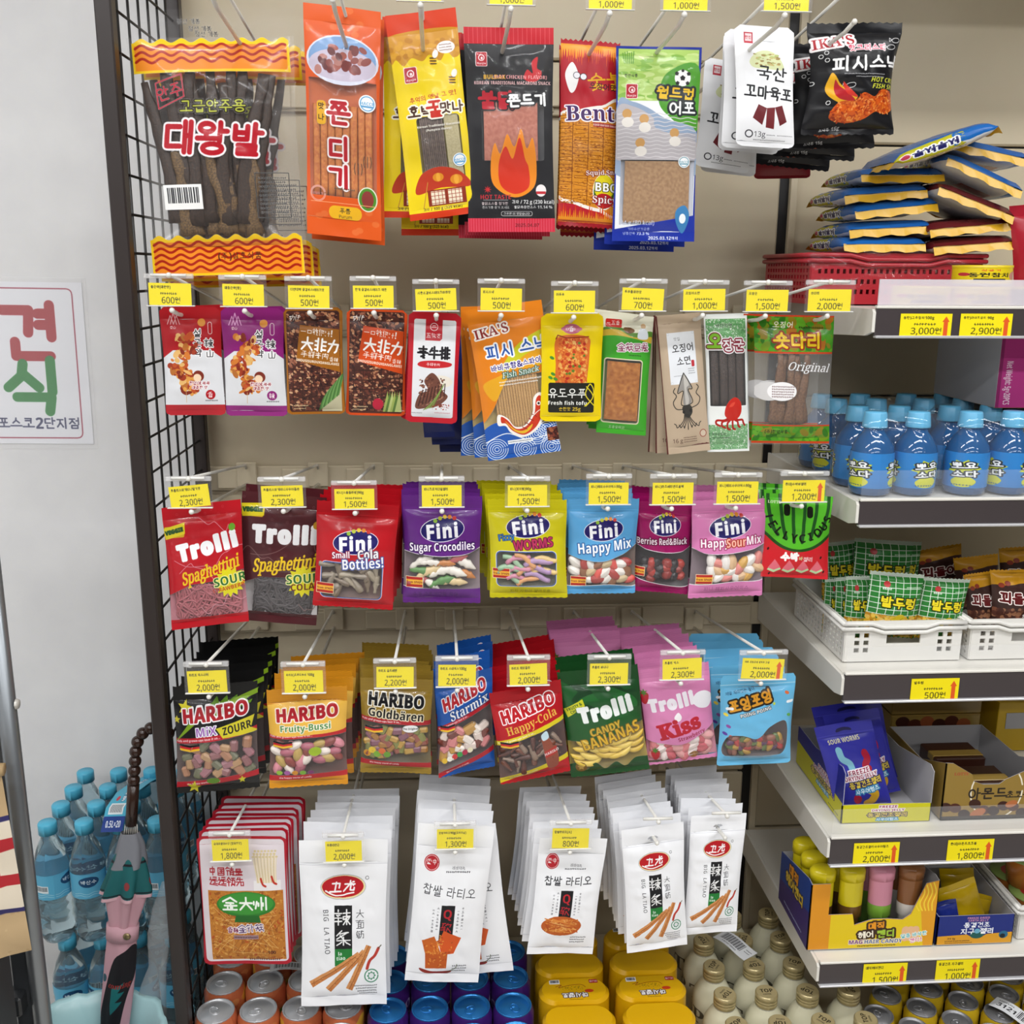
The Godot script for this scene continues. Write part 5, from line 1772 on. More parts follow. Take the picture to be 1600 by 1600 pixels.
func gondola() -> void:
	var xl := P(300, 420, ZB).x
	var xs := P(1217, 423, ZB).x           # the slotted upright between the two bays
	var o := thing("gondola", "beige metal shelving back with a black slotted upright between bays", "shelving unit", Vector3(xl, 0, ZB))
	for k in 5:       # pressed steel back panels, one above the other
		var y0 := 0.1 + k * 0.42
		part(o, "back_panel", box(Vector3(xs - xl - 0.012, 0.416, 0.018), 0.003), mats["panel"], Vector3((xs - xl) / 2, y0 + 0.21, -0.012))
	for k in 5:
		var y0 := P(1400, 227, ZB).y - (4 - k) * 0.42
		part(o, "back_panel", box(Vector3(1.0, 0.416, 0.018), 0.003), mats["panel"], Vector3(xs - xl + 0.514, y0 + 0.21, -0.012))
	part(o, "upright", box(Vector3(0.03, 2.2, 0.02), 0.001), mats["black"], Vector3(xs - xl, 1.1, -0.016))
	part(o, "upright", box(Vector3(0.012, 2.2, 0.022), 0.001), mats["panel"], Vector3(xs - xl + 0.016, 1.1, -0.006))
	part(o, "base_deck", box(Vector3(2.1, 0.03, 0.42), 0.003), mats["panel"], Vector3(1.05, 0.165, 0.21))
	part(o, "kick_plate", box(Vector3(2.1, 0.15, 0.02), 0.002), mats["panel"], Vector3(1.05, 0.075, 0.4))

func grid_panel() -> void:
	var f := P(196, 423, ZF)
	var b := P(297, 423, ZB + 0.02)
	var o := thing("wire_grid_panel", "black steel wire grid panel closing the left end of the rack", "grid panel", Vector3(f.x, 0, f.z))
	var d := b - f
	d.y = 0
	var dir := d.normalized()
	var turn := Vector3(0, atan2(dir.x, dir.z), 0)
	part(o, "front_post", box(Vector3(0.021, 2.1, 0.021), 0.002), mats["black_post"], Vector3(0, 1.05, 0), turn)
	part(o, "rear_post", box(Vector3(0.021, 2.1, 0.021), 0.002), mats["black_post"], Vector3(d.x, 1.05, d.z), turn)
	for k in 2: part(o, "cross_rail", box(Vector3(0.02, 0.02, d.length()), 0.002), mats["black_post"], Vector3(d.x / 2, 0.12 + 1.96 * k, d.z / 2), turn)
	var n := int(round(d.length() / 0.05))
	for k in range(1, n):
		var p: Vector3 = d * (float(k) / n)
		part(o, "vertical_wire", rod(p + Vector3(0, 0.12, 0), p + Vector3(0, 2.08, 0), 0.0019, 6), mats["black"])
	for k in 39:
		var y := 0.17 + k * 0.05
		part(o, "horizontal_wire", rod(Vector3(0, y, 0), Vector3(d.x, y, d.z), 0.0019, 6), mats["black"])

func lamps() -> void:
	for x in [-1.15, 0.35, 1.85]:
		for z in [-0.35, 0.85, 2.1]:
			var o := thing("ceiling_lamp", "white linear ceiling lamp over the aisle", "lamp", Vector3(x, 2.7, z), "ceiling lamps outside the picture")
			part(o, "housing", box(Vector3(1.24, 0.05, 0.2), 0.004), mats["white_paint"], Vector3(0, -0.025, 0))
			part(o, "diffuser", box(Vector3(1.2, 0.012, 0.16), 0.003), mats["glow"], Vector3(0, -0.056, 0))
			var l := AreaLight3D.new()
			l.name = "lamp_light"
			o.add_child(l)
			l.position = Vector3(0, -0.07, 0)
			l.rotation = Vector3(-PI / 2, 0, 0)
			l.area_size = Vector2(1.2, 0.16)
			l.light_color = Color(0.985, 0.99, 1.0)
			l.light_energy = LAMP_ENERGY
			l.shadow_enabled = true
			l.area_range = 8.0
func hanging() -> void:
	rail(505, 322, 1212, 10, "second row of packs")
	rail(747, 322, 1200, 9, "third row of packs")
	rail(970, 330, 1190, 8, "fourth row of packs")
	rail(1190, 340, 1172, 6, "bottom row of white packs")
	rail(150, 290, 1232, 8, "top row of packs")
	var tags := []      # [index, rect, what, tilt, y_back]
	# name, price, arrow, rect, what, y_back, tilt
	var rows := [
		["불곤약(매운맛)", "600", false, [225, 305, 426, 479], "red chilli snack pouch at far left", 500, -1],
		["매콤곤약(중)", "600", false, [341, 418, 428, 480], "purple chilli snack pouch", 500, -1],
		["디엔대력 꽃갈비스테이크맛", "500", false, [444, 520, 430, 483], "brown steak-print pouch", 500, -1],
		["한개 꽃갈비스테이크 매운", "500", false, [546, 620, 430, 483], "orange steak-print pouch", 500, 0],
		["시룬소갈비스테이크마라맛", "500", false, [644, 718, 435, 487], "red and white grilled-steak pouch", 500, 2],
		["피시스낵", "500", false, [746, 820, 434, 487], "orange fish-stick bag with blue waves", 500, -1],
		["어두부", "600", false, [861, 934, 438, 490], "yellow fish-tofu pouch", 500, 0],
		["두부롤마라맛", "700", false, [968, 1041, 434, 487], "green bean-roll bag", 500, -2],
		["오징어소면", "1,000", false, [1064, 1137, 436, 487], "tan squid-noodle bag", 500, 1],
		["오장군", "1,500", false, [1163, 1235, 437, 488], "green and white dried-squid bag", 500, 0],
		["숏다리", "2,000", false, [1260, 1333, 436, 488], "clear bag of short squid legs", 500, 0],
		["트롤리스파게티니딸기맛", "2,300", false, [258, 333, 743, 794], "red string-candy bag", 745, 5],
		["트롤리스파게티니사우어콜라", "2,300", false, [402, 479, 744, 793], "dark cola string-candy bag", 745, 1],
		["피니(스몰콜라병)90g", "1,500", false, [517, 590, 750, 796], "red cola-bottle gummy bag", 745, 0],
		["피니크로커다일젤리", "1,500", false, [654, 726, 743, 793], "purple crocodile gummy bag", 745, 0],
		["피니(피지웜)90g", "1,500", false, [789, 859, 743, 792], "yellow worm gummy bag", 745, 0],
		["피니)해피사우어믹스90g", "1,500", false, [916, 986, 739, 789], "light blue gummy bag", 745, 0],
		["피니)라즈베리앤드블랙", "1,500", false, [1016, 1087, 739, 789], "magenta berry gummy bag", 745, 0],
		["피니)해피사우어믹스90g", "1,500", false, [1117, 1188, 737, 788], "pink sour gummy bag", 745, 0],
		["롯데)수박바젤리", "1,200", true, [1220, 1292, 735, 785], "watermelon jelly bag", 745, 0],
		["하리보 믹스사워", "2,000", false, [286, 360, 1033, 1083], "black sour gummy bag", 970, 1],
		["하리보)프루티부쉬 100g", "2,000", false, [438, 510, 1033, 1083], "orange fruit gummy bag", 970, 0],
		["하리보 골드베렌", "2,200", false, [583, 651, 1028, 1075], "gold gummy bag", 970, -1],
		["하리보 스타믹스100g", "2,000", false, [680, 748, 1024, 1073], "blue gummy mix bag", 970, -1],
		["하리보 해피콜라", "2,000", false, [792, 859, 1023, 1071], "red and yellow cola gummy bag", 970, 2],
		["트롤리 바나나", "2,300", false, [918, 985, 1022, 1070], "green banana candy bag", 970, 0],
		["트롤리 키스", "2,300", false, [1032, 1100, 1015, 1062], "pink strawberry candy bag", 970, 2],
		["제주 포잉포잉 6가지 과일", "2,000", true, [1156, 1228, 1015, 1062], "light blue jelly bean bag", 970, -3],
		["금대주팽이버섯 (맵콤한맛)", "1,800", false, [325, 394, 1298, 1345], "red-edged mushroom pouch", 1190, 0],
		["위룡대면근", "2,000", false, [503, 570, 1301, 1346], "large white spicy-stick pack", 1190, 0],
		["찹쌀라티오90g(오리지널)", "1,300", false, [678, 744, 1283, 1326], "large white rice-snack pack", 1190, -1],
		["찹쌀라티오(소)", "800", false, [859, 924, 1281, 1326], "small white rice-snack pack", 1190, -2],
		["대왕발", "3,000", false, [290, 365, -62, -10], "clear bag of dried squid legs", 150, 0],
		["쫀디기", "1,000", false, [480, 556, -58, -4], "orange bag of chewy strips", 150, 0],
		["호박꿀맛나", "1,000", false, [618, 694, -50, 4], "yellow pumpkin-honey bag", 150, 0],
		["불닭쫀드기", "1,000", false, [760, 837, -44, 10], "black and red spicy bag", 150, 0],
		["벤또", "1,000", false, [916, 992, -36, 17], "red flame-print squid bag", 150, 0],
		["월드컵어포", "1,000", false, [1033, 1110, -34, 19], "blue and green fish-sheet bag", 150, 0],
		["국산꼬마육포", "1,500", false, [1191, 1268, -34, 20], "white jerky pouch", 150, 0]]
	for r in rows: r.append(tag_index(r[0], r[1], r[2]))
	shelf_tag_first = tag_rows.size()
	for r in SHELF_TAGS: tag_index(r[0], r[1], true)
	tag_atlas()
	mats["tagcard"] = tex_mat(tag_tex, 0.55)
	for r in rows:
		var q: Array = r[3]
		var cx: float = (q[0] + q[1]) / 2.0
		if q[3] < 100:
			price_tag(r[7], q, r[4], r[6], -1.26)
			hook(cx, q[2] + 4, q[3] + 4, r[5], r[4], -1.26)
		else:
			price_tag(r[7], q, r[4], r[6])
			hook(cx, q[2] + 4, q[3] + 6, r[5], r[4])
	hook(1028, 1282, 1317, 1190, "white spicy-stick packs beside the rice-snack packs", ZT, true)
	hook(1135, 1273, 1309, 1190, "white spicy-stick packs next to the shelves", ZT, true)
	hook(1340, -30, 34, 150, "black fish-chip bags", -1.31)
	# ------------------------------------------------ top row
	var squid := noise_mat("squid", C("1a110c"), C("4a3222"), 0.03, 0.55, 30.0, 0.15)
	var z1 := -1.43
	stack(spec("squidlegs", "dried_squid_bag", {"alpha": true, "clear": true, "film": true, "st": 0.10, "sb": 0.12, "th": 0.036, "wr": 0.0016, "rough": 0.25,
		"fill": [{"k": "legs", "n": 11, "rect": [0.06, 0.2, 0.9, 0.8], "s": 0.0088, "gather": 0.62, "name": "dried_leg", "mat": squid}, {"k": "legs", "n": 7, "rect": [0.2, 0.5, 0.78, 0.84], "s": 0.009, "gather": 0.9, "name": "dried_leg", "mat": noise_mat("ochre_squid", C("3a2a1c"), C("8a6a3c"), 0.04, 0.55, 26.0)}]}),
		"clear bag of dried squid legs with orange bands", [199, 20, 450, 8, 488, 432, 226, 432], z1, 0, 0.03, Vector2.ZERO, [[0.042, [216, 30, 470, 22, 502, 442, 240, 440], 1], [0.08, [226, 38, 480, 30, 514, 452, 250, 450]]])
	stack(spec("chewystrips", "chewy_strip_bag", {"alpha": true, "film": true, "backc": C("c9622a"), "st": 0.07, "sb": 0.08, "fill": [{"k": "strips", "n": 8, "rect": [0.09, 0.42, 0.9, 0.82], "name": "chewy_strip", "mat": noise_mat("strip", C("b85a18"), C("d98a38"), 0.02, 0.5, 30.0)}]}),
		"orange bag of chewy strips with oval picture", [473, 1, 595, 20, 596, 381, 480, 360], z1, 1, 0.02, Vector2(5, 8))
	stack(spec("honeybag", "honey_snack_bag", {"alpha": true, "film": true, "backc": C("b9a21e"), "st": 0.1, "sb": 0.05, "fill": [{"k": "strips", "n": 12, "rect": [0.29, 0.5, 0.64, 0.83], "name": "chewy_strip", "mat": noise_mat("grey_strip", C("4a3a34"), C("7a665a"), 0.02, 0.5, 30.0)}, {"k": "sheet", "rect": [0.66, 0.5, 0.87, 0.83], "name": "paper_insert", "mat": noise_mat("insert", C("a89c72"), C("c2b78e"), 0.05, 0.7, 20.0)}]}),
		"yellow pumpkin-honey snack bag with orange ends", [603, 27, 710, 9, 748, 332, 640, 346], z1, 0, 0.02, Vector2.ZERO, [[0.025, [602, 32, 702, 24, 708, 345, 595, 336], 1], [0.05, [625, 50, 722, 50, 721, 368, 627, 368]]])
	stack(spec("blackspicy", "spicy_snack_bag", {"alpha": true, "film": true, "backc": C("3a3a40"), "st": 0.08, "sb": 0.07, "rough": 0.42, "fill": [{"k": "sheet", "rect": [0.19, 0.36, 0.82, 0.66], "name": "chewy_sheet", "mat": noise_mat("pinkstrip", C("a85a48"), C("c47e68"), 0.03, 0.55, 16.0)}]}),
		"black spicy snack bag with red ends", [723, 42, 866, 43, 866, 364, 733, 361], z1, 2, 0.022, Vector2(-6, 4))
	stack(spec("flamesquid", "squid_snack_bag", {"st": 0.03, "sb": 0.03, "zig": 0.0012, "th": 0.016, "backc": C("7a1a22"), "wr": 0.0012}), "red flame-print squid snack bag", [878, 56, 968, 72, 962, 358, 870, 352], z1, 2, 0.02, Vector2(4, 6))
	stack(spec("fishsheet", "fish_sheet_bag", {"alpha": true, "film": true, "st": 0.05, "sb": 0.05, "backc": C("c8ccd8"), "fill": [{"k": "sheet", "rect": [0.12, 0.58, 0.92, 0.9], "name": "fish_sheet", "mat": noise_mat("fishsheetm", C("8a6440"), C("ae8a60"), 0.04, 0.7, 14.0, 0.05)}]}),
		"blue and green fish-sheet bag with a football", [961, 71, 1098, 75, 1083, 378, 958, 376], z1 + 0.015, 2, 0.02, Vector2(-9, 7))
	stack(spec("jerky", "jerky_pouch", {"rnd": 0.008, "st": 0.12, "sb": 0.04, "rough": 0.42, "backc": C("8a8a90")}), "white jerky pouch with black brush lettering", [1150, 31, 1238, 50, 1243, 234, 1146, 226], z1 + 0.03, 0, 0.02, Vector2.ZERO, [[0.025, [1139, 40, 1226, 56, 1232, 236, 1120, 230]], [0.05, [1136, 46, 1222, 62, 1220, 244, 1116, 232]], [0.09, [1101, 88, 1190, 104, 1168, 276, 1086, 255]], [0.115, [1104, 94, 1192, 108, 1180, 280, 1094, 264]]])
	stack(spec("hotfish", "fish_chip_bag", {"th": 0.045, "st": 0.09, "sb": 0.05, "pinch": 0.07, "wr": 0.003, "curl": 0.004, "backc": C("1e1e20"), "zig": 0.0008}), "black fish-chip bag with white lettering", [1262, 32, 1405, 42, 1398, 208, 1252, 212], -1.40, 0, 0.03, Vector2.ZERO, [[0.05, [1236, 66, 1380, 72, 1366, 226, 1228, 238]], [0.1, [1230, 90, 1372, 96, 1328, 246, 1214, 250]], [0.15, [1204, 100, 1340, 110, 1288, 262, 1180, 262]]])
	var rp := spec("crunchred", "red_pouch", {"rnd": 0.006, "backc": C("7a1a20")})
	rp.mat = mat("redpouch", C("8e1822"), 0.35)
	bag(rp, [1180, 180, 1270, 184, 1266, 276, 1178, 282], -1.57, "red pouch hanging behind the black fish-chip bags", "", false, 3.0)
	# ------------------------------------------------ second row
	stack(spec("konred", "chilli_pouch", {"rnd": 0.006, "cat": "snack pouch"}), "red and silver chilli snack pouch at far left", [249, 480, 343, 479, 354, 649, 260, 648], ZF, 1, 0.03)
	stack(spec("konpink", "chilli_pouch", {"rnd": 0.006, "cat": "snack pouch"}), "purple and silver chilli snack pouch", [345, 480, 442, 482, 450, 650, 353, 650], ZF, 1, 0.03)
	stack(spec("beefbrown", "steak_pouch", {"rnd": 0.006, "cat": "snack pouch"}), "brown steak-print snack pouch with green herb corner", [442, 484, 534, 481, 540, 647, 449, 647], ZF, 1, 0.03)
	stack(spec("beeforange", "steak_pouch", {"rnd": 0.006, "cat": "snack pouch"}), "orange steak-print snack pouch with white characters", [542, 484, 637, 484, 633, 652, 540, 647], ZF - 0.006, 1, 0.03)
	stack(spec("steakpouch", "steak_pouch", {"rnd": 0.007, "cat": "snack pouch"}), "red-bordered white pouch picturing grilled steak", [638, 487, 722, 489, 713, 664, 634, 657], ZF + 0.012, 0, 0.02, Vector2.ZERO, [[0.024, [640, 489, 720, 489, 703, 660, 625, 654]]])
	for k in 3:
		var bp := spec("crunch", "blue_pouch", {"backc": C("16306a")})
		bp.mat = mat("bluepouch", C("14246c"), 0.35)
		bag(bp, [640 + k * 14, 520, 700 + k * 12, 520, 706 + k * 11, 684 + k * 12, 668 + k * 12, 682 + k * 11], -1.47 - k * 0.03, "dark blue pouch showing below the steak pouches, %s from the front" % ordinal(k), "dark blue pouches", false, k)
	stack(spec("fishsnack", "fish_stick_bag", {"alpha": true, "film": true, "st": 0.1, "sb": 0.03, "backc": C("b9a060"), "fill": [{"k": "strips", "n": 17, "rect": [0.2, 0.44, 0.82, 0.84], "name": "snack_stick", "mat": noise_mat("stick", C("a87c46"), C("cda468"), 0.05, 0.7, 30.0), "rag": 0.03}]}),
		"orange fish-stick bag with a red fish", [727, 480, 846, 472, 877, 702, 763, 723], ZF, 0, 0.02, Vector2.ZERO, [[0.02, [723, 480, 843, 473, 860, 705, 741, 716], 1], [0.04, [721, 481, 841, 474, 840, 706, 719, 713], 1]])
	stack(spec("tofupouch", "tofu_pouch", {"rnd": 0.008, "cat": "snack pouch", "backc": C("c9ae14")}), "yellow fish-tofu pouch with a black caption", [846, 490, 942, 490, 940, 659, 843, 658], ZF + 0.006, 1, 0.02, Vector2(5, 0))
	stack(spec("greenbean", "bean_roll_bag", {"alpha": true, "film": true, "st": 0.08, "sb": 0.04, "th": 0.016, "backc": C("8a9a5a"), "fill": [{"k": "sheet", "rect": [0.13, 0.39, 0.8, 0.88], "name": "bean_roll", "mat": noise_mat("roll", C("8a4a12"), C("c4813a"), 0.02, 0.25, 18.0)}]}),
		"green bean-roll bag with a clear window", [944, 490, 1020, 494, 1010, 684, 930, 672], ZF - 0.004, 2, 0.022, Vector2(-5, -1))
	stack(spec("squidnoodle", "squid_noodle_bag", {"st": 0.06, "sb": 0.05, "rough": 0.5, "backc": C("5a2a26")}), "tan squid-noodle bag with a black squid drawing", [1026, 490, 1091, 492, 1113, 701, 1040, 713], ZF, 0, 0.02, Vector2.ZERO, [[0.02, [1025, 491, 1089, 492, 1096, 703, 1021, 710]], [0.04, [1024, 492, 1087, 493, 1083, 703, 1009, 708]]])
	var dark := noise_mat("darksquid", C("241a18"), C("4a3a30"), 0.03, 0.6, 24.0, 0.1)
	stack(spec("octopus", "dried_squid_pack", {"alpha": true, "film": true, "st": 0.07, "sb": 0.06, "backc": C("4a4442"), "fill": [{"k": "strips", "n": 4, "rect": [0.1, 0.25, 0.9, 0.65], "name": "dried_strip", "mat": dark}]}),
		"green and white dried-squid bag with octopus", [1094, 494, 1173, 493, 1166, 707, 1111, 704], ZF - 0.006, 1, 0.02, Vector2(9, -2))
	stack(spec("shortlegs", "dried_squid_bag", {"alpha": true, "clear": true, "film": true, "st": 0.1, "sb": 0.06, "th": 0.02, "wr": 0.0014, "fill": [{"k": "legs", "n": 8, "rect": [0.24, 0.26, 0.72, 0.84], "s": 0.006, "gather": 0.9, "name": "dried_leg", "mat": noise_mat("brownsquid", C("4a3020"), C("8a6444"), 0.03, 0.55, 30.0, 0.1)}]}),
		"clear bag of short squid legs with green ends", [1172, 490, 1310, 495, 1290, 699, 1180, 691], ZF, 1, 0.022, Vector2(-4, 2))
	# ------------------------------------------------ third row
	stack(spec("trollired", "string_candy_bag", {"alpha": true, "film": true, "st": 0.1, "sb": 0.06, "th": 0.02, "cat": "candy bag", "backc": C("b0707a"), "wr": 0.0014, "fill": [{"k": "noodles", "n": 34, "rect": [0.08, 0.64, 0.93, 0.92], "name": "candy_string", "mat": mat("pinkstring", C("a85a62"), 0.5)}]}),
		"red string-candy bag with white and yellow lettering", [247, 797, 381, 777, 384, 966, 275, 988], ZF + 0.004)
	stack(spec("trollicola", "string_candy_bag", {"alpha": true, "film": true, "st": 0.1, "sb": 0.06, "th": 0.02, "cat": "candy bag", "backc": C("c8c4c4"), "wr": 0.0014, "fill": [{"k": "noodles", "n": 34, "rect": [0.22, 0.64, 0.93, 0.92], "name": "candy_string", "mat": mat("greystring", C("4a4446"), 0.5)}]}),
		"dark maroon cola string-candy bag", [386, 776, 504, 768, 501, 984, 358, 962], ZF - 0.012, 1, 0.03, Vector2(0, -3))
	var gum := {"alpha": true, "film": true, "st": 0.13, "sb": 0.05, "th": 0.028, "cat": "candy bag", "wr": 0.0012, "zig": 0.0006}
	var G1 := func(extra): return gum.merged(extra, true)
	stack(spec("finicola", "gummy_bag", G1.call({"backc": C("8a6a60"), "fill": [{"k": "bottle", "n": 20, "rect": [0.14, 0.56, 0.82, 0.86], "cols": ["8e8272", "7a6a58", "9c907c"], "s": 0.026}]})), "red cola-bottle gummy bag", [496, 782, 623, 790, 614, 953, 488, 945], ZF + 0.016, 4, 0.022, Vector2(3, -2))
	stack(spec("finicroc", "gummy_bag", G1.call({"backc": C("8a7a80"), "fill": [{"k": "croc", "n": 14, "rect": [0.16, 0.56, 0.86, 0.84], "cols": ["e6e0d6", "e6e0d6", "c07a3a", "b85a5c", "e6e0d6", "5a8a4a", "d8c090"], "s": 0.037, "free": false}]})), "purple crocodile gummy bag", [628, 773, 755, 776, 749, 942, 631, 940], ZF, 4, 0.022)
	stack(spec("finiworm", "gummy_bag", G1.call({"backc": C("9a9a8a"), "fill": [{"k": "worm", "n": 14, "rect": [0.22, 0.56, 0.76, 0.83], "cols": ["9cbc9a", "cf8aa0", "dca06a", "b090b8", "e0c080"], "s": 0.036, "free": false}]})), "yellow worm gummy bag", [761, 780, 886, 781, 886, 936, 766, 931], ZF + 0.004, 4, 0.022, Vector2(-3, -2))
	stack(spec("finihappy", "gummy_bag", G1.call({"backc": C("7a6a62"), "fill": [{"k": "bean", "n": 24, "rect": [0.08, 0.63, 0.92, 0.88], "cols": ["eae4dc", "a83a34", "eae4dc", "8a5a3a", "c8b28a", "d8544a"], "s": 0.024}]})), "light blue gummy bag with white lettering", [886, 783, 1001, 776, 990, 928, 886, 926], ZF, 5, 0.02, Vector2(-1, -1))
	stack(spec("finiberry", "gummy_bag", G1.call({"backc": C("4a4448"), "fill": [{"k": "berry", "n": 20, "rect": [0.08, 0.62, 0.9, 0.88], "cols": ["1e181c", "a83228", "241c20", "8e2a24"], "s": 0.018}]})), "magenta berry gummy bag", [996, 787, 1085, 785, 1073, 936, 988, 914], ZF - 0.01, 4, 0.02, Vector2(1, -1))
	stack(spec("finisour", "gummy_bag", G1.call({"backc": C("8a7a82"), "fill": [{"k": "bean", "n": 20, "rect": [0.2, 0.58, 0.95, 0.82], "cols": ["ece6e0", "d8837a", "ece6e0", "d8b48a", "cfa04a"], "s": 0.024}]})), "pink sour gummy bag", [1083, 785, 1199, 777, 1191, 929, 1073, 935], ZF, 4, 0.02, Vector2(-1, -1))
	stack(spec("melonjelly", "jelly_bag", {"st": 0.05, "sb": 0.04, "th": 0.02, "cat": "candy bag", "wr": 0.001}), "watermelon jelly bag in green and red", [1197, 768, 1300, 778, 1294, 908, 1186, 897], ZF, 2, 0.024, Vector2(-2, -2))
	# ------------------------------------------------ fourth row
	stack(spec("zourr", "gummy_bag", G1.call({"backc": C("5a4a48"), "fill": [{"k": "cube", "n": 28, "rect": [0.08, 0.52, 0.92, 0.84], "cols": ["8a5a5c", "a8785a", "6a6a52", "9c6a72", "b08a62"], "s": 0.02}]})), "black sour gummy bag with a red logo", [267, 1078, 404, 1060, 404, 1227, 279, 1242], ZF + 0.012, 5, 0.026, Vector2(2, -3))
	stack(spec("fruity", "gummy_bag", G1.call({"backc": C("6a4a44"), "fill": [{"k": "bean", "n": 24, "rect": [0.08, 0.52, 0.92, 0.82], "cols": ["8a3a34", "d88a96", "ece0d6", "a85a6a", "b89a52"], "s": 0.022}]})), "orange fruit gummy bag with a red logo", [417, 1077, 542, 1072, 544, 1221, 421, 1235], ZF + 0.012, 5, 0.022, Vector2(3, -1))
	stack(spec("goldbears", "gummy_bag", G1.call({"backc": C("6a5a34"), "rough": 0.26, "fill": [{"k": "cube", "n": 40, "rect": [0.06, 0.5, 0.94, 0.82], "cols": ["9a6a2a", "8a4a3a", "7a7a3a", "b08a3a", "7a4a5a"], "s": 0.017}]})), "gold gummy bag with a black logo", [563, 1063, 676, 1058, 674, 1215, 563, 1199], ZF, 6, 0.02, Vector2(-1, -1))
	stack(spec("starmix", "gummy_bag", G1.call({"backc": C("6a5a5a"), "fill": [{"k": "cube", "n": 20, "rect": [0.06, 0.52, 0.94, 0.82], "cols": ["d8c8be", "6a2a1e", "c87a7a", "b88a3a", "e0d6cc"], "s": 0.022}]})), "blue gummy mix bag with a red logo", [676, 1066, 772, 1040, 770, 1190, 689, 1221], ZF - 0.004, 4, 0.022, Vector2(1, -4))
	stack(spec("happycola", "gummy_bag", G1.call({"backc": C("5a3a34"), "fill": [{"k": "bottle", "n": 24, "rect": [0.08, 0.56, 0.9, 0.84], "cols": ["4a2418", "6a3a28", "8a7464", "54281c"], "s": 0.022}]})), "red and yellow cola gummy bag", [764, 1083, 876, 1063, 891, 1200, 783, 1231], ZF + 0.014, 6, 0.022, Vector2(0, -3))
	stack(spec("bananas", "banana_candy_bag", G1.call({"backc": C("a8903a"), "fill": [{"k": "banana", "n": 20, "rect": [0.12, 0.62, 0.88, 0.88], "cols": ["d8b84a", "e0c45c", "cfae40"], "s": 0.034, "free": false, "name": "banana_candy"}]})), "green banana candy bag", [870, 1047, 996, 1042, 1016, 1203, 892, 1214], ZF + 0.006, 2, 0.022, Vector2(0, -2))
	var kiss := spec("kiss", "strawberry_candy_bag", G1.call({"backc": C("b8788a"), "fill": [{"k": "bean", "n": 24, "rect": [0.08, 0.72, 0.92, 0.92], "cols": ["d87a80", "ecdcd8", "c8606a", "e0a0a0"], "s": 0.026}]}))
	stack(kiss, "pink strawberry candy bag with red lettering", [992, 1044, 1110, 1037, 1119, 1183, 1015, 1196], ZF, 6, 0.022, Vector2(-2, -2))
	for k in 4: bag_at(kiss, [872, 1034, 990, 1030, 1000, 1188, 888, 1196], ZF, ZF - 0.12 - k * 0.022, "pink candy bag behind the green banana bags, %s from the front" % ordinal(k), "pink candy bags behind the banana bags", k * 3.0)
	stack(spec("bluejelly", "jelly_bean_bag", G1.call({"backc": C("7a6a6a"), "rnd": 0.004, "zig": 0.0, "fill": [{"k": "bean", "n": 34, "rect": [0.12, 0.66, 0.88, 0.86], "cols": ["6a3a34", "8a5a4a", "5a6a3a", "a8843a", "5a3a5a", "a83a3a"], "s": 0.017}]})), "light blue jelly bean bag with orange lettering", [1125, 1057, 1244, 1050, 1234, 1190, 1121, 1199], ZF + 0.004, 5, 0.024, Vector2(-3, -3))
	# ------------------------------------------------ bottom row
	stack(spec("mushroom", "mushroom_pouch", {"rnd": 0.008, "th": 0.012, "cat": "snack pouch", "backc": C("9c1a2c"), "st": 0.06}), "red-edged white mushroom pouch", [307, 1305, 447, 1308, 457, 1506, 319, 1508], ZF + 0.02, 7, 0.014, Vector2(2, -1))
	var white := {"th": 0.016, "st": 0.13, "sb": 0.06, "rough": 0.4, "wr": 0.0016, "backc": Color(0.62, 0.62, 0.65), "cat": "snack pack"}
	var lat := spec("latiao", "spicy_stick_pack", white.merged({"alpha": true}))
	stack(lat, "large white spicy-stick pack with a red oval logo", [468, 1311, 605, 1312, 605, 1569, 470, 1573], ZF + 0.02, 7, 0.019, Vector2(2, -1))
	stack(spec("ricebig", "rice_snack_pack", white), "large white rice-snack pack with orange slices", [656, 1292, 771, 1287, 749, 1541, 630, 1527], ZF + 0.02, 5, 0.022, Vector2(0, -2), [[0.02, [668, 1290, 774, 1290, 803, 1516, 700, 1526]]])
	stack(spec("ricesmall", "rice_snack_pack", white), "small white rice-snack pack with noodles in a bowl", [842, 1314, 951, 1306, 924, 1491, 824, 1488], ZF + 0.02, 7, 0.02, Vector2(-3, -1))
	stack(lat, "white spicy-stick pack beside the small rice-snack packs", [968, 1295, 1070, 1285, 1072, 1473, 982, 1493], ZF + 0.02, 8, 0.018, Vector2(-2, -1))
	stack(lat, "white spicy-stick pack nearest the shelves", [1076, 1276, 1170, 1268, 1148, 1456, 1070, 1461], ZF + 0.01, 7, 0.019, Vector2(-1, -1))
# ---------------------------------------------------------------- the shelves on the right
var shelf_tag_first := 0
const SHELF_TAGS := [["동원)고추참치100g", "3,000"], ["동원)라이트참치 90g", "2,900"], ["밭두렁", "500"], ["동결건조젤리사우어웜즈", "2,000"], ["롯데)아몬드초코볼", "1,800"], ["매직헤어캔디", "1,500"], ["동결건조 지구젤리", "1,000"]]
var deck := []         # level of each shelf
var shelf_x := 0.0

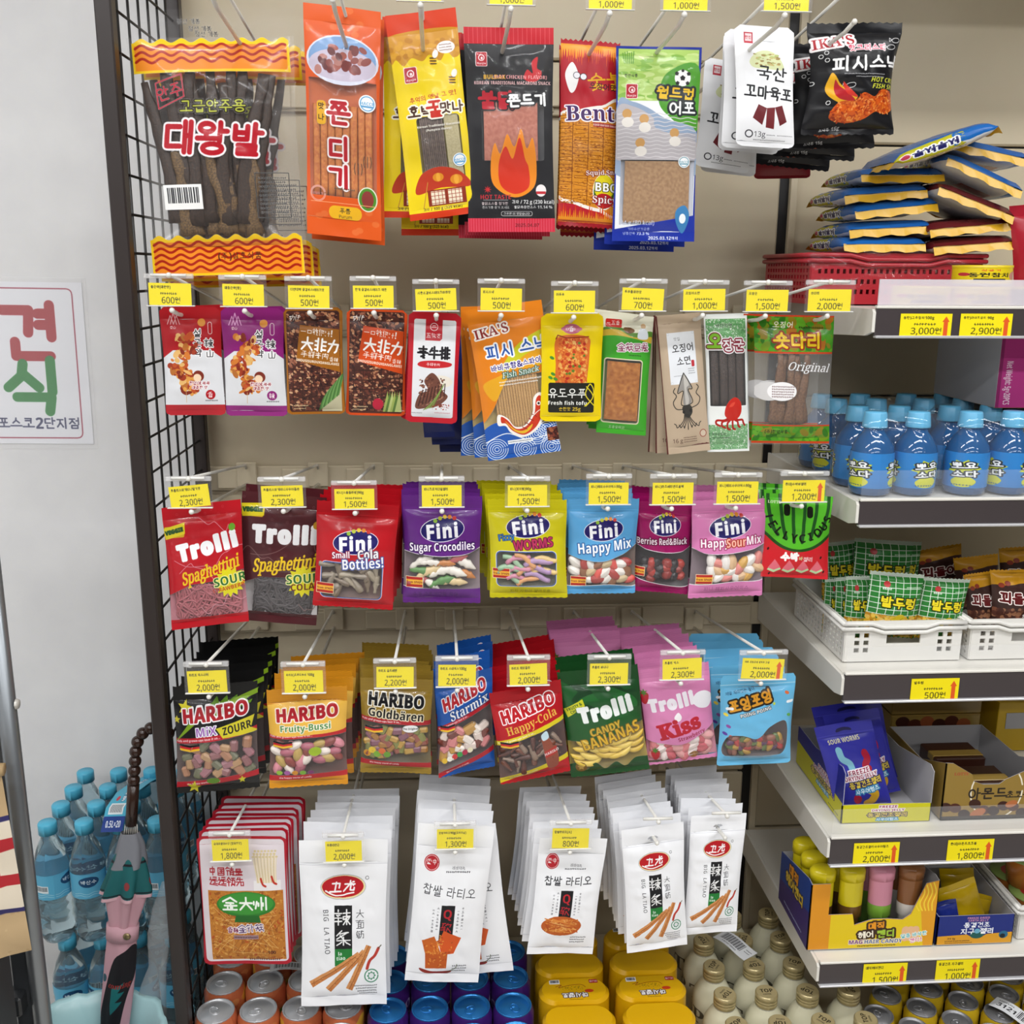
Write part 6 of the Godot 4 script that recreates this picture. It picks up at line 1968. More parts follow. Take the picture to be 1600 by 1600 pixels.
func shelf(i: int, px: float, y_top: float, y_bot: float, guard: float, name_of: String) -> void:
	var a := P(px, y_top, ZS)
	var b := P(px, y_bot, ZS)
	var w := 0.62
	deck.append(a.y)
	var o := thing("shelf", "white metal shelf with a dark price rail, %s" % name_of, "shelf", Vector3(shelf_x, a.y, ZS), "shelves on the right")
	var d: float = ZS - ZB - 0.01
	part(o, "deck", box(Vector3(w, 0.012, d - 0.006), 0.002), mats["shelf_white"], Vector3(w / 2, -0.007, -d / 2 - 0.003))
	part(o, "price_rail", box(Vector3(w, a.y - b.y, 0.006), 0.001), mats["rail_dark"], Vector3(w / 2, -(a.y - b.y) / 2, 0))
	part(o, "rail_lip", box(Vector3(w, 0.0035, 0.011), 0.001), mats["rail_light"], Vector3(w / 2, -(a.y - b.y), 0.003))
	part(o, "rail_lip", box(Vector3(w, 0.004, 0.009), 0.001), mats["shelf_white"], Vector3(w / 2, 0.002, 0.0))
	var side := prism(PackedVector2Array([Vector2(-d, 0.0), Vector2(0, 0.0), Vector2(0.004, -0.004), Vector2(0.004, -0.03), Vector2(-0.02, -0.036), Vector2(-d, -0.052)]), 0.004)
	part(o, "bracket", side, mats["shelf_white"], Vector3(-0.004, -0.001, -0.002), Vector3(0, -PI / 2, 0))
	if guard > 0.0:
		var g := P(px, guard, ZS)
		part(o, "clear_guard", box(Vector3(w - 0.004, g.y - a.y, 0.0025), 0.0006), pane("guard", Color(0.97, 0.98, 1.0, 0.05), 0.03) if i > 0 else pane("guard_painted_sheen", Color(0.92, 0.9, 0.93, 0.5), 0.15), Vector3(w / 2 + 0.002, (g.y - a.y) / 2 + 0.004, -0.005))  # uppermost guard: ceiling light reflection painted in as a pale, half-opaque tint

func shelf_label(i: int, r: Array, what: String) -> void:
	var a := P(r[0], r[2], ZS + 0.004)
	var b := P(r[1], r[3], ZS + 0.004)
	var o := part(self, numbered("price_label"), card_mesh(shelf_tag_first + i, b.x - a.x, a.y - b.y), mats["tagcard"], (a + b) / 2)
	tag(o, "yellow %s won price label with orange arrow under the %s" % [SHELF_TAGS[i][1], what], "price tag", "price labels on the shelf rails")

# open plastic basket; root at its base, w d h in metres
func basket(name_of: String, label: String, at: Vector3, s: Vector3, m: Material, style: int) -> Node3D:
	var o := thing(name_of, label, "basket", at)
	var t := 0.003
	var fh := []
	if style == 0:
		for sx in [-1, 1]:
			for c in 2:
				for r in 4: fh.append(Rect2(sx * s.x * 0.36 + (c - 0.5) * 0.014 - 0.004, -s.y * 0.28 + r * 0.0115, 0.008, 0.0075))
		fh.append(Rect2(-0.026, -0.004, 0.052, 0.015))
	else:
		for c in 26:
			for r in 3: fh.append(Rect2(-s.x * 0.46 + c * s.x * 0.036, -s.y * 0.3 + r * s.y * 0.2, s.x * 0.018, s.y * 0.09))
	part(o, "front_wall", holed(s.x, s.y, t, fh), m, Vector3(0, s.y / 2, s.z / 2))
	part(o, "rear_wall", holed(s.x, s.y, t, []), m, Vector3(0, s.y / 2, -s.z / 2))
	var sh := []
	for c in 15:
		for r in 6: sh.append(Rect2(-s.z * 0.46 + c * s.z * 0.062, -s.y * 0.4 + r * s.y * 0.13, s.z * 0.036, s.y * 0.075))
	for sx in [-1, 1]: part(o, "side_wall", holed(s.z, s.y, t, sh), m, Vector3(sx * s.x / 2, s.y / 2, 0), Vector3(0, PI / 2, 0))
	part(o, "bottom", box(Vector3(s.x, t, s.z), 0.001), m, Vector3(0, t / 2, 0))
	var x := s.x / 2 + 0.004
	var z := s.z / 2 + 0.004
	var st := st_new()
	for k in 2:
		var y := s.y - 0.003 - k * 0.008
		tube(st, [Vector3(-x, y, -z), Vector3(x, y, -z)], 0.0035, 6)
		tube(st, [Vector3(-x, y, z), Vector3(-x * 0.55, y, z), Vector3(-x * 0.35, y - 0.006, z), Vector3(x * 0.35, y - 0.006, z), Vector3(x * 0.55, y, z), Vector3(x, y, z)], 0.0035, 6)
		tube(st, [Vector3(-x, y, -z), Vector3(-x, y, z)], 0.0035, 6)
		tube(st, [Vector3(x, y, -z), Vector3(x, y, z)], 0.0035, 6)
	part(o, "rim", fin(st, true), m)
	return o

# flat-lying pillow pack, length along z (front seal at +z), u along it from the back, v round it from the top
func pillow(w: float, l: float, t: float, seed: float) -> ArrayMesh:
	var st := st_new()
	st.set_smooth_group(0)
	var nz := 14
	var na := 20
	var g := []
	for i in nz + 1:
		var k := float(i) / nz
		var e := pow(sin(PI * clampf(k, 0.0, 1.0)), 0.24)
		var row := []
		for j in na + 1:
			var a := TAU * j / na
			var c := Vector2(sin(a), cos(a))
			var p := Vector2(signf(c.x) * pow(absf(c.x), 0.35), signf(c.y) * pow(absf(c.y), 0.55))
			var n := noise.get_noise_3d(p.x * 40.0, k * 60.0, seed * 7.0 + c.y * 5.0) * 0.0016
			row.append([Vector3(p.x * w / 2 * (0.97 + 0.03 * e), p.y * (t / 2 * e + 0.0006) + n, (k - 0.5) * l), Vector2(k, float(j) / na)])
		g.append(row)
	for i in nz:
		for j in na:
			var a = g[i][j]
			var b = g[i][j + 1]
			var c = g[i + 1][j + 1]
			var d = g[i + 1][j]
			quad(st, a[0], b[0], c[0], d[0], a[1], b[1], c[1], d[1])
	return fin(st, true)

var pillow_mesh := []
func crunch_pack(label: String, e: Array, z: float, red := false, turn := 0.0, thick := 0.024) -> Node3D:
	var a := P(e[0], e[1], z)
	var b := P(e[2], e[3], z)
	var w := 0.125
	var o := thing("noodle_snack_pack", label, "snack pack", (a + b) / 2, "noodle snack packs piled above the red basket")
	o.rotation = Vector3(0.0, turn, atan2(b.y - a.y, b.x - a.x))
	if pillow_mesh.is_empty():
		for k in 3: pillow_mesh.append(pillow(w, 0.15, thick, k))
	part(o, "body", pillow_mesh[int(e[1]) % 3], mats["crunchred"] if red else mats["crunch"], Vector3(0, 0, -0.088))
	for k in 2:
		var st := st_new()
		st.set_smooth_group(-1)
		var n := 12
		for i in n:
			var x0 := -w / 2 * 0.98 + w * 0.98 * i / n
			var x1 := -w / 2 * 0.98 + w * 0.98 * (i + 1) / n
			var d0 := sin(i * 1.7 + e[0]) * 0.0016
			var d1 := sin((i + 1) * 1.7 + e[0]) * 0.0016
			var zz := -0.014 if k == 0 else -0.162
			var drop := -0.011 if k == 0 else -0.006
			var far: float = 0.004 if k == 0 else -0.012
			quad(st, Vector3(x0, d0 * 0.3, zz), Vector3(x1, d1 * 0.3, zz), Vector3(x1, drop + d1, zz + far), Vector3(x0, drop + d0, zz + far))
		part(o, "front_seal" if k == 0 else "rear_seal", fin(st), mats["seal_yellow"])
	return o

# card box open at the top: front and side outlines, prints outside, grey card inside
func card_box(name_of: String, label: String, at: Vector3, w: float, d: float, front: PackedVector2Array, side: PackedVector2Array, hb: float, mf: Material, ms: Material) -> Node3D:
	var o := thing(name_of, label, "display box", at)
	var t := 0.001
	part(o, "front_panel", prism(front, t), mf, Vector3(0, 0, d))
	part(o, "front_lining", prism(front, t), mats["grey_card"], Vector3(0, 0, d - t * 1.05))
	part(o, "side_panel", prism(side, t), ms, Vector3(0, 0, 0), Vector3(0, -PI / 2, 0))
	part(o, "side_lining", prism(side, t), mats["grey_card"], Vector3(t * 1.05, 0, 0), Vector3(0, -PI / 2, 0))
	part(o, "side_panel", prism(side, t), mats["grey_card"], Vector3(w - t, 0, 0), Vector3(0, -PI / 2, 0))
	part(o, "rear_panel", box(Vector3(w, hb, t)), mats["grey_card"], Vector3(w / 2, hb / 2, t))
	part(o, "bottom_panel", box(Vector3(w, t, d)), mats["grey_card"], Vector3(w / 2, t / 2, d / 2))
	return o

func v2(a: Array) -> PackedVector2Array: return pts2(a)

func art(id: String) -> ImageTexture:
	rng.seed = hash(id)
	match id:
		"wormfront":
			begin(32, C("c9c41c"), 6.4)
			T("FREEZE", 52, 5, 4.4, C("8e2a4a"), {"ow": 0.9, "oc": C("f0e8ec")})
			T("DRYING JELLY", 52, 11, 4, C("8e2a4a"), {"ow": 0.9, "oc": C("f0e8ec")})
			T("동결건조젤리", 52, 19, 7, C("e2c94a"), {"ow": 1.1, "oc": C("4a4050"), "wt": 0.14})
			T("사우어웜즈", 52, 27, 4.6, C("e6f2f6"), {"ow": 1.2, "oc": C("3a8ab4"), "wt": 0.14})
		"wormside":
			begin(75, C("262c84"), 6.4)
			R(0, 47, 100, 28, C("c9c41c"))
			G([0, 40, 100, 47, 100, 50, 0, 50], C("c9c41c"))
			T("FREEZE", 60, 38, 5, C("8e2a4a"), {"ow": 0.9, "oc": C("f0e8ec")})
			T("DRYING JELLY", 60, 45, 4.6, C("8e2a4a"), {"ow": 0.9, "oc": C("f0e8ec")})
			T("동결건조젤리", 60, 53, 8, C("e2c94a"), {"ow": 1.1, "oc": C("4a4050"), "wt": 0.14})
			T("사우어웜즈", 60, 62, 5, C("e6f2f6"), {"ow": 1.2, "oc": C("3a8ab4"), "wt": 0.14})
			tiny(74, 70, 20, C("5a5a20"), 2.4)
		"goldfront":
			begin(62, C("8f7434"), 6.4)
			T("LOTTE", 16, 12, 3, C("a8382c"), {"f": 4})
			stroke(ell_pts(52, 32, 25, 30), 1.4, C("e6e0d0"))
			T("아몬드", 44, 34, 12, C("221a14"), {"wt": 0.14})
			T("초코볼", 74, 36, 7.6, C("221a14"), {"wt": 0.14})
			for k in 11:
				E(4 + k * 9.4, 48 + (k % 3) * 4 - (k % 2) * 3, 6, 5, C(["3a1c14", "4a2418", "2e1610"][k % 3]), 20)
			E(36, 55, 8, 4.4, C("b0683a"), -24)
			E(68, 46, 6, 3.6, C("b0683a"), -20)
			R(0, 58, 100, 4, C("3a3430"))
		"goldtop":
			begin(26, C("8a7238"), 6.4)
			for k in 6: E(12 + k * 14, 6 + (k % 2) * 3, 8, 6, C(["3a1c14", "4a2418", "8a4a2a"][k % 3]))
			tiny(30, 18, 50, C("6a2a20"), 3)
			tiny(34, 22, 40, C("6a2a20"), 2)
		"hairfront":
			begin(60, C("dfc21a"), 8.0)
			R(0, 0, 17, 60, C("d88f1e"))
			G([84, 0, 100, 0, 100, 60, 92, 60], C("dc9a22"))
			for k in 5: S([82 + k * 3.2, 0, 86 + k * 3, 10, 83 + k * 3.2, 20, 86 + k * 2.6, 27], 1.0, C("efcf3a"))
			T("매직", 54, 39.5, 6.4, C("e0921c"), {"ow": 1.6, "oc": C("3a2414"), "wt": 0.2, "rot": -3})
			T("헤어", 46, 47.5, 6.0, C("f0ead8"), {"ow": 1.6, "oc": C("3a2414"), "wt": 0.18, "rot": -6})
			T("캔디", 62, 47, 6.8, C("9cc03a"), {"ow": 1.6, "oc": C("3a2414"), "wt": 0.2, "rot": -3})
			T("MAGIC", 41, 54, 3.6, C("6a2a7a"), {"ow": 0.6, "oc": C("e8dcc0")})
			T("HAIR CANDY", 60, 54, 3.6, C("5a6a9a"), {"ow": 0.6, "oc": C("e8dcc0")})
			tiny(40, 57.8, 30, C("4a3a14"), 1.4)
			for k in 3: RR(74 + k * 4, 41, 6, 14, 3, C("e2b48a"))
			T("달콤 바삭한", 84, 49, 3.6, C("5ab0b8"), {"rot": -8, "ow": 0.5, "oc": C("f0f0e8")})
			T("캔디!", 86, 54, 3.8, C("d86a9a"), {"rot": -8, "ow": 0.5, "oc": C("f0f0e8")})
		"hairside":
			begin(90, C("1f3f88"), 6.4)
			G([0, 60, 100, 40, 100, 90, 0, 90], C("3a2a6a"))
			T("매직", 46, 26, 15, C("e0921c"), {"ow": 1.6, "oc": C("1a1a30"), "wt": 0.2})
			T("헤어캔디", 50, 42, 14, C("d8b83a"), {"ow": 1.6, "oc": C("1a1a30"), "wt": 0.2})
			tiny(20, 80, 60, C("a8b4d8"), 3)
		"earthfront":
			begin(46, C("1d2c78"), 6.4)
			G([0, 32, 40, 30, 46, 34, 60, 34, 66, 30, 100, 28, 100, 46, 0, 46], C("d89a24"))
			T("FREEZE DRIED", 53, 4, 3.2, C("d890a8"))
			T("EARTH JELLY", 53, 8, 3.2, C("d890a8"))
			T("동결건조", 52, 15, 8, C("f0f2f4"), {"wt": 0.16})
			E(53, 31, 9, 6, C("1f5a54"))
			T("지구", 41, 25, 9, C("f0f2f4"), {"wt": 0.16})
			E(53, 25, 4, 4, C("6aa8c4"))
			T("젤리", 66, 25, 9, C("f0f2f4"), {"wt": 0.16})
			E(88, 32, 6, 6, C("2a6a8a"))
			E(87, 34, 3.6, 3.6, C("16242c"))
			T("과자 6g", 20, 36, 2.6, C("4a3410"))
			tiny(12, 40, 32, C("4a3410"), 2)
			tiny(12, 43, 36, C("4a3410"), 1.6)
		"pinkbox":
			begin(150, C("b83a84"), 6.4)
			R(0, 0, 3, 150, C("8e2a64"))
			T("Net Weight: 5g×20PCS", 10, 100, 6, C("f0d8e6"), {"rot": 90})
			for k in 3: G([34 + k * 14, 118, 60 + k * 10, 84, 66 + k * 10, 88, 42 + k * 14, 124], C(["e0b84a", "e8cc6a", "d8a03a"][k]))
			RR(30, 110, 60, 26, 5, C("d87ab0"))
		"tuna":
			begin(26, C("e0c81a"), 8.0)
			for k in 2:
				var x := 25.0 + k * 50
				E(x - 15, 11, 4, 3, C("b8303a"))
				T("싱글거", x, 4, 3.4, C("c8402a"))
				T("동원참치", x, 12, 7, C("221e14"), {"wt": 0.13, "sx": 0.8})
				R(x - 9, 18, 18, 4, C("2a2a2c"))
				E(x + 17, 13, 5, 7, C("c88a7a"))
		"bluedrink":
			begin(50, C("1f7cc4"), 8.0)
			for k in 3:
				var x := 17.0 + k * 33
				star(x, 22, 13, 9, 0.7, C("c4cc2c"), k * 10)
				B([x - 9, 40, x, 32, x + 9, 40, x + 4, 48, x - 6, 48], C("d0d22c"))
				T("뽀요", x, 18, 9, C("f2f4f6"), {"ow": 1.4, "oc": C("16202c"), "wt": 0.18, "rot": -8})
				T("소다", x + 1, 30, 9, C("f2f4f6"), {"ow": 1.4, "oc": C("16202c"), "wt": 0.18, "rot": -4})
				tiny(x - 9, 46, 14, C("0f4a86"), 2)
		"orangecan":
			begin(110, C("c26a44"), 5.0)
			speck(0, 0, 100, 110, 60, ["cc7a4a", "b85c3a", "d0854e"], 3, 8)
			for k in 10:
				E(rng.randf_range(4, 96), rng.randf_range(10, 100), 6, 8, C(["d8a43a", "e0b44a", "5a8a3a"][k % 3]), rng.randf_range(0, 180))
			for k in 2: T("갈아만든", 25 + k * 50, 60, 9, C("f2e6d8"), {"ow": 1.0, "oc": C("8a3a1c")})
		"purplecan":
			begin(110, C("3c1c66"), 5.0)
			for k in 2:
				T("Coco", 25 + k * 50, 26, 12, C("a89cc8"), {"f": 4, "sk": -0.2, "rot": -20})
				T("Palm", 25 + k * 50, 44, 12, C("a89cc8"), {"f": 4, "sk": -0.2, "rot": -20})
		"coffeecan":
			begin(110, C("b89a1e"), 5.0)
			R(0, 40, 100, 70, C("4a2018"))
			for k in 3: T("커피", 18 + k * 33, 64, 14, C("e8dcc0"), {"wt": 0.16})
			R(0, 34, 100, 3, C("c8c8c8"))
		"capprint":
			begin(100, C("bfae80"), 2.56)
			T("TOP", 50, 42, 24, C("3a3424"), {"rot": -10})
			T("COFFEE", 50, 68, 8, C("3a3424"), {"rot": -10})
		"topbody":
			begin(90, C("cfcbb0"), 5.0)
			for k in 2:
				T("TOP", 25 + k * 50, 44, 16, C("5a5648"), {"f": 4})
				tiny(14 + k * 50, 60, 24, C("8a8672"), 3)
				barcode(40 + k * 50, 66, 12, 16)
		"yellowpack":
			begin(48, C("dba90e"), 8.0)
			RR(72, 6, 12, 7, 1.4, C("a8242c"))
			T("미니9", 78, 9.5, 3.6, C("f0e0d8"), {"rot": 180})
			barcode(18, 5, 14, 8)
			S([26, 18, 34, 15, 30, 20, 44, 16, 60, 15, 66, 20], 0.8, C("8a3a14"))
			for k in 40: E(rng.randf_range(34, 62), rng.randf_range(17, 24), 0.5, 0.5, C("6a5a14"))
			E(70, 27, 6, 3, C("c8401c"))
			T("마시멜로", 50, 34, 8, C("f2f0ec"), {"rot": 180, "ow": 1.2, "oc": C("5a4a4a"), "wt": 0.15})
			tiny(42, 42, 18, C("7a5a14"), 1.8)
		"longtag":
			begin(46, C("e6e8ea"), 5.0)
			for k in 26: R(10 + k * 2.4, 6, [0.6, 1.2, 1.7][(k * 7) % 3], 26, C("1c1c22"))
			T("8 801037 088403", 44, 38, 4, C("2a2a2e"), {"f": 0})
			tiny(78, 14, 16, C("2a2a2e"), 3)
			tiny(78, 22, 16, C("2a2a2e"), 3)
		"shorttag":
			begin(46, C("d6d8da"), 5.0)
			for k in 12: R(58 + k * 3, 6, [0.8, 1.6, 2.0][(k * 5) % 3], 30, C("1c1c22"))
			T("3121", 34, 26, 15, C("26262a"))
			tiny(10, 10, 36, C("2a2a2e"), 4)
		"poster":
			begin(80, C("e8e9ee"), 9.0)
			var fr := PackedVector2Array()
			for q in [[92.5, 5.5, -PI / 2], [92.5, 74.5, 0.0], [5.5, 74.5, PI / 2], [5.5, 5.5, PI]]:
				for k in 5: fr.append(Vector2(q[0], q[1]) + Vector2.from_angle(q[2] + k * PI / 8) * 2.4)
			fr.append(fr[0])
			stroke(fr, 0.55, C("9c2440"))
			T("애견", 58, 24, 27, C("a81226"), {"wt": 0.18, "sx": 1.1})
			T("간식", 58, 51, 27, C("128030"), {"wt": 0.18, "sx": 1.1})
			T("천원스가이 포스코2단지점", 58, 69.5, 5.6, C("242a58"), {"wt": 0.13})
		"umbrellahem":
			begin(40, C("1d6062"), 6.4)
			R(0, 8, 100, 2, C("1a1a20"))
			R(0, 33, 100, 2, C("16282c"))
			R(0, 36, 100, 4, C("d3aab2"))
			for k in 5: E(12 + k * 20, 24, 2, 3, C("8e3a3c"))
		"umbrella":
			begin(160, C("c79aa4"), 6.4)
			B([44, 34, 72, 16, 80, 40, 66, 80, 58, 120, 52, 168, 16, 168, 30, 96], C("1c191d"))
			B([88, 60, 100, 40, 104, 100, 100, 165, 84, 165, 86, 110], C("1c191d"))
			G([44, 70, 58, 62, 52, 74, 60, 74, 50, 86, 58, 86, 46, 102, 44, 90], C("1f6f70"))
			for q in [[24, 52], [32, 58], [10, 80], [78, 70]]: E(q[0], q[1], 3, 5, C("3a5a66"))
			T("coming", 54, 66, 6, C("a8322c"), {"f": 4, "sk": -0.2})
			for k in 4: E(8 + k * 7, 20 + k, 1, 2, C("6a3a44"))
		"waterlabel":
			begin(28, C("5fb2d4"), 8.0)
			for k in 2:
				var x := 25.0 + k * 50
				E(x - 10, 9, 9, 6, C("1e4a72"))
				T("백산수", x - 10, 9, 4.4, C("e8f2f6"))
				R(x + 6, 12, 14, 8, C("e8eef0"))
				for j in 9: R(x + 7 + j * 1.4, 13, 0.7, 5, C("22303a"))
				waves(x - 24, x + 24, 22, 2, 2.5, 0.8, 12.0, 0.6, C("a8d8e8"))
		"waterpack":
			begin(50, C("4fb0cc"), 8.0)
			R(0, 0, 16, 50, C("23408a"))
			T("0.5L×20", 8, 25, 7, C("e8eef4"), {"rot": 90})
			R(18, 8, 14, 34, C("e6ecee"))
			for k in 14: R(20, 11 + k * 2, 10, [0.6, 1.1][k % 2], C("1c242c"))
			E(40, 15, 4, 4, C("c83a4a"))
			T("백두산 백산수", 66, 28, 9, C("eef6f8"), {"rot": -4, "wt": 0.13, "ow": 1, "oc": C("1f5a8a")})
		"paperbag":
			begin(120, C("b49a74"), 6.4)
			for k in 200: E(rng.randf_range(0, 100), rng.randf_range(0, 120), rng.randf_range(0.4, 1.4), 0.5, C(["bca27c", "ab9068"][k % 2]), rng.randf_range(0, 180))
			RR(38, 30, 90, 62, 14, C("2e2a5a"))
			RR(41, 33, 90, 56, 12, C("d8ccb8"))
			T("테디", 84, 60, 38, C("a8242c"), {"wt": 0.2})
			tiny(44, 100, 40, C("3a3040"), 6)
	return done()

func shelves() -> void:
	mat("shelf_white", C("dcd9d0"), 0.4)
	mat("rail_dark", C("3e3738"), 0.35)
	mat("rail_light", C("c9c9cb"), 0.3, 0.3)
	mat("grey_card", C("a9a8ab"), 0.7)
	mats["crunch"] = tex_mat(print_of("crunch"), 0.25)
	mats["crunchred"] = tex_mat(print_of("crunchred"), 0.25)
	mat("seal_yellow", C("d8a818"), 0.3)
	shelf_x = (P(1365, 503, ZS).x + P(1340, 800, ZS).x + P(1318, 1073, ZS).x + P(1297, 1330, ZS).x + P(1280, 1520, ZS).x) / 5
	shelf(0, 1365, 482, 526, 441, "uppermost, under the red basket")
	shelf(1, 1340, 783, 821, 741, "second, under the blue drink bottles")
	shelf(2, 1318, 1054, 1095, 1018, "third, under the white baskets")
	shelf(3, 1297, 1310, 1350, 1272, "fourth, under the gold box")
	shelf(4, 1280, 1505, 1537, 0, "lowest, under the yellow candy box")
	var top := thing("shelf", "white metal shelf of the right bay above the picture", "shelf", Vector3(shelf_x, 2.0, ZS), "shelves on the right")
	part(top, "deck", box(Vector3(0.62, 0.02, 0.38), 0.002), mats["shelf_white"], Vector3(0.31, 0, -0.19))
	part(top, "price_rail", box(Vector3(0.62, 0.04, 0.006), 0.001), mats["rail_dark"], Vector3(0.31, -0.01, 0.004))
	shelf_label(0, [1408, 1485, 490, 525], "red basket")
	shelf_label(1, [1502, 1579, 490, 525], "yellow tuna can")
	shelf_label(2, [1425, 1496, 1061, 1093], "white basket of corn snacks")
	shelf_label(3, [1335, 1403, 1318, 1348], "blue and yellow jelly box")
	shelf_label(4, [1482, 1550, 1313, 1343], "gold chocolate box")
	shelf_label(5, [1350, 1415, 1507, 1537], "yellow candy dispenser box")
	shelf_label(6, [1464, 1528, 1501, 1531], "small blue jelly box")
	shelf_one()
	shelf_two()
	shelf_three()
	shelf_four()
	shelf_five()

func shelf_one() -> void:
	var z := -1.50
	var fl := P(1271, 396, z)
	var fr := P(1539, 396, z)
	var h: float = fl.y - deck[0]
	var red := mat("red_plastic", C("a5202c"), 0.35)
	basket("red_basket", "red slotted plastic basket on the uppermost shelf", Vector3((fl.x + fr.x) / 2, deck[0] + 0.001, z - 0.11), Vector3(fr.x - fl.x, h, 0.21), red, 1)
	# loose clear film over the basket front
	var st := st_new()
	st.set_smooth_group(0)
	var fw: float = fr.x - fl.x + 0.03
	for i in 16:
		for j in 8:
			var q := []
			for e in [[0, 0], [1, 0], [1, 1], [0, 1]]:
				var u: float = (i + e[0]) / 16.0
				var v: float = (j + e[1]) / 8.0
				q.append(Vector3((u - 0.5) * fw, -v * h * 0.9 * (0.8 + 0.2 * sin(u * 9.0)), 0.012 + 0.012 * v + noise.get_noise_2d(u * 160.0, v * 60.0) * 0.008))
			quad(st, q[0], q[1], q[2], q[3])
	var film := part(self, numbered("plastic_film"), fin(st, true), pane("film", Color(1, 1, 1, 0.02), 0.08), Vector3((fl.x + fr.x) / 2 - 0.005, fl.y + 0.004, z - 0.002))
	tag(film, "loose clear plastic film draped over the red basket front", "plastic film")
	var P1 := [[[1339, 272, 1495, 271], false], [[1324, 305, 1457, 295], false], [[1341, 330, 1473, 317], false], [[1330, 359, 1465, 352], false], [[1321, 381, 1456, 381], false]]
	var nm := ["topmost", "second from top", "third from top", "fourth from top", "lowest"]
	for k in 5: crunch_pack("blue noodle snack pack with yellow seal, %s of the left pile" % nm[k], P1[k][0], z + 0.012 - 0.004 * (k % 2))
	crunch_pack("maroon noodle snack pack in the right pile, upper one", [1463, 358, 1586, 347], z + 0.02, true)
	crunch_pack("maroon noodle snack pack in the right pile, lowest one", [1462, 386, 1598, 376], z + 0.02, true)
	crunch_pack("noodle snack pack sloping right, just above the maroon ones", [1474, 290, 1595, 338], z + 0.03, true)
	crunch_pack("noodle snack pack sloping right with its back print showing", [1494, 246, 1602, 296], z + 0.04)
	crunch_pack("blue noodle snack pack topmost of the right pile", [1501, 222, 1610, 246], z + 0.02)
	var top := crunch_pack("blue noodle snack pack lying crosswise on top, tilted up", [1400, 228, 1500, 196], z - 0.02)
	var c := P(1462, 222, z - 0.0)
	top.transform = Transform3D(Basis(Vector3(0, 0, 1), 0.34) * Basis(Vector3(0, 1, 0), PI / 2), c + Vector3(0.07, 0.02, 0))
	# tuna cans behind the guard
	var tm := tex_mat(art("tuna"), 0.35)
	var r := 0.039
	var ym: float = P(1530, 447, -1.42).y
	var yt: float = P(1530, 414, -1.42).y
	var cans := [[1438, deck[0] + 0.0005, ym, "flat yellow tuna can behind the guard with painted sheen, left one"], [1530, deck[0] + 0.0005, ym, "flat yellow tuna can behind the guard with painted sheen, right one"], [1530, ym + 0.001, yt, "flat yellow tuna can standing above the guard with painted sheen"], [1625, deck[0] + 0.0005, ym, "flat dark can behind the guard at the right edge"]]
	for k in 4:
		var c4: Array = cans[k]
		var o := thing("tuna_can", c4[3], "can", Vector3(P(c4[0], 440, -1.42).x, c4[1], -1.415), "flat cans on the uppermost shelf")
		var hh: float = c4[2] - c4[1] - 0.002
		part(o, "label_wrap", lathe([Vector2(r, hh - 0.002), Vector2(r, 0.003)], 28), tm if k < 3 else mat("blackcan", C("23211c"), 0.3), Vector3.ZERO, Vector3(0, -1.75, 0))
		part(o, "lid", lathe([Vector2(0, hh), Vector2(r * 0.86, hh), Vector2(r * 0.9, hh + 0.0015), Vector2(r * 1.01, hh + 0.0015), Vector2(r * 1.01, hh - 0.002)], 28), mat("lid_yellow", C("d8c01c"), 0.35))
		part(o, "base", lathe([Vector2(r * 1.01, 0.003), Vector2(r * 1.01, 0), Vector2(0, 0)], 28), mats["steel"])
	var rb := spec("crunchred", "red_snack_bag", {"th": 0.03})
	rb.mat = mat("redbag", C("a5162a"), 0.3)
	bag(rb, [1578, 320, 1680, 315, 1690, 470, 1584, 470], -1.49, "glossy red bag at the right edge of the uppermost shelf", "", true, 4.0)

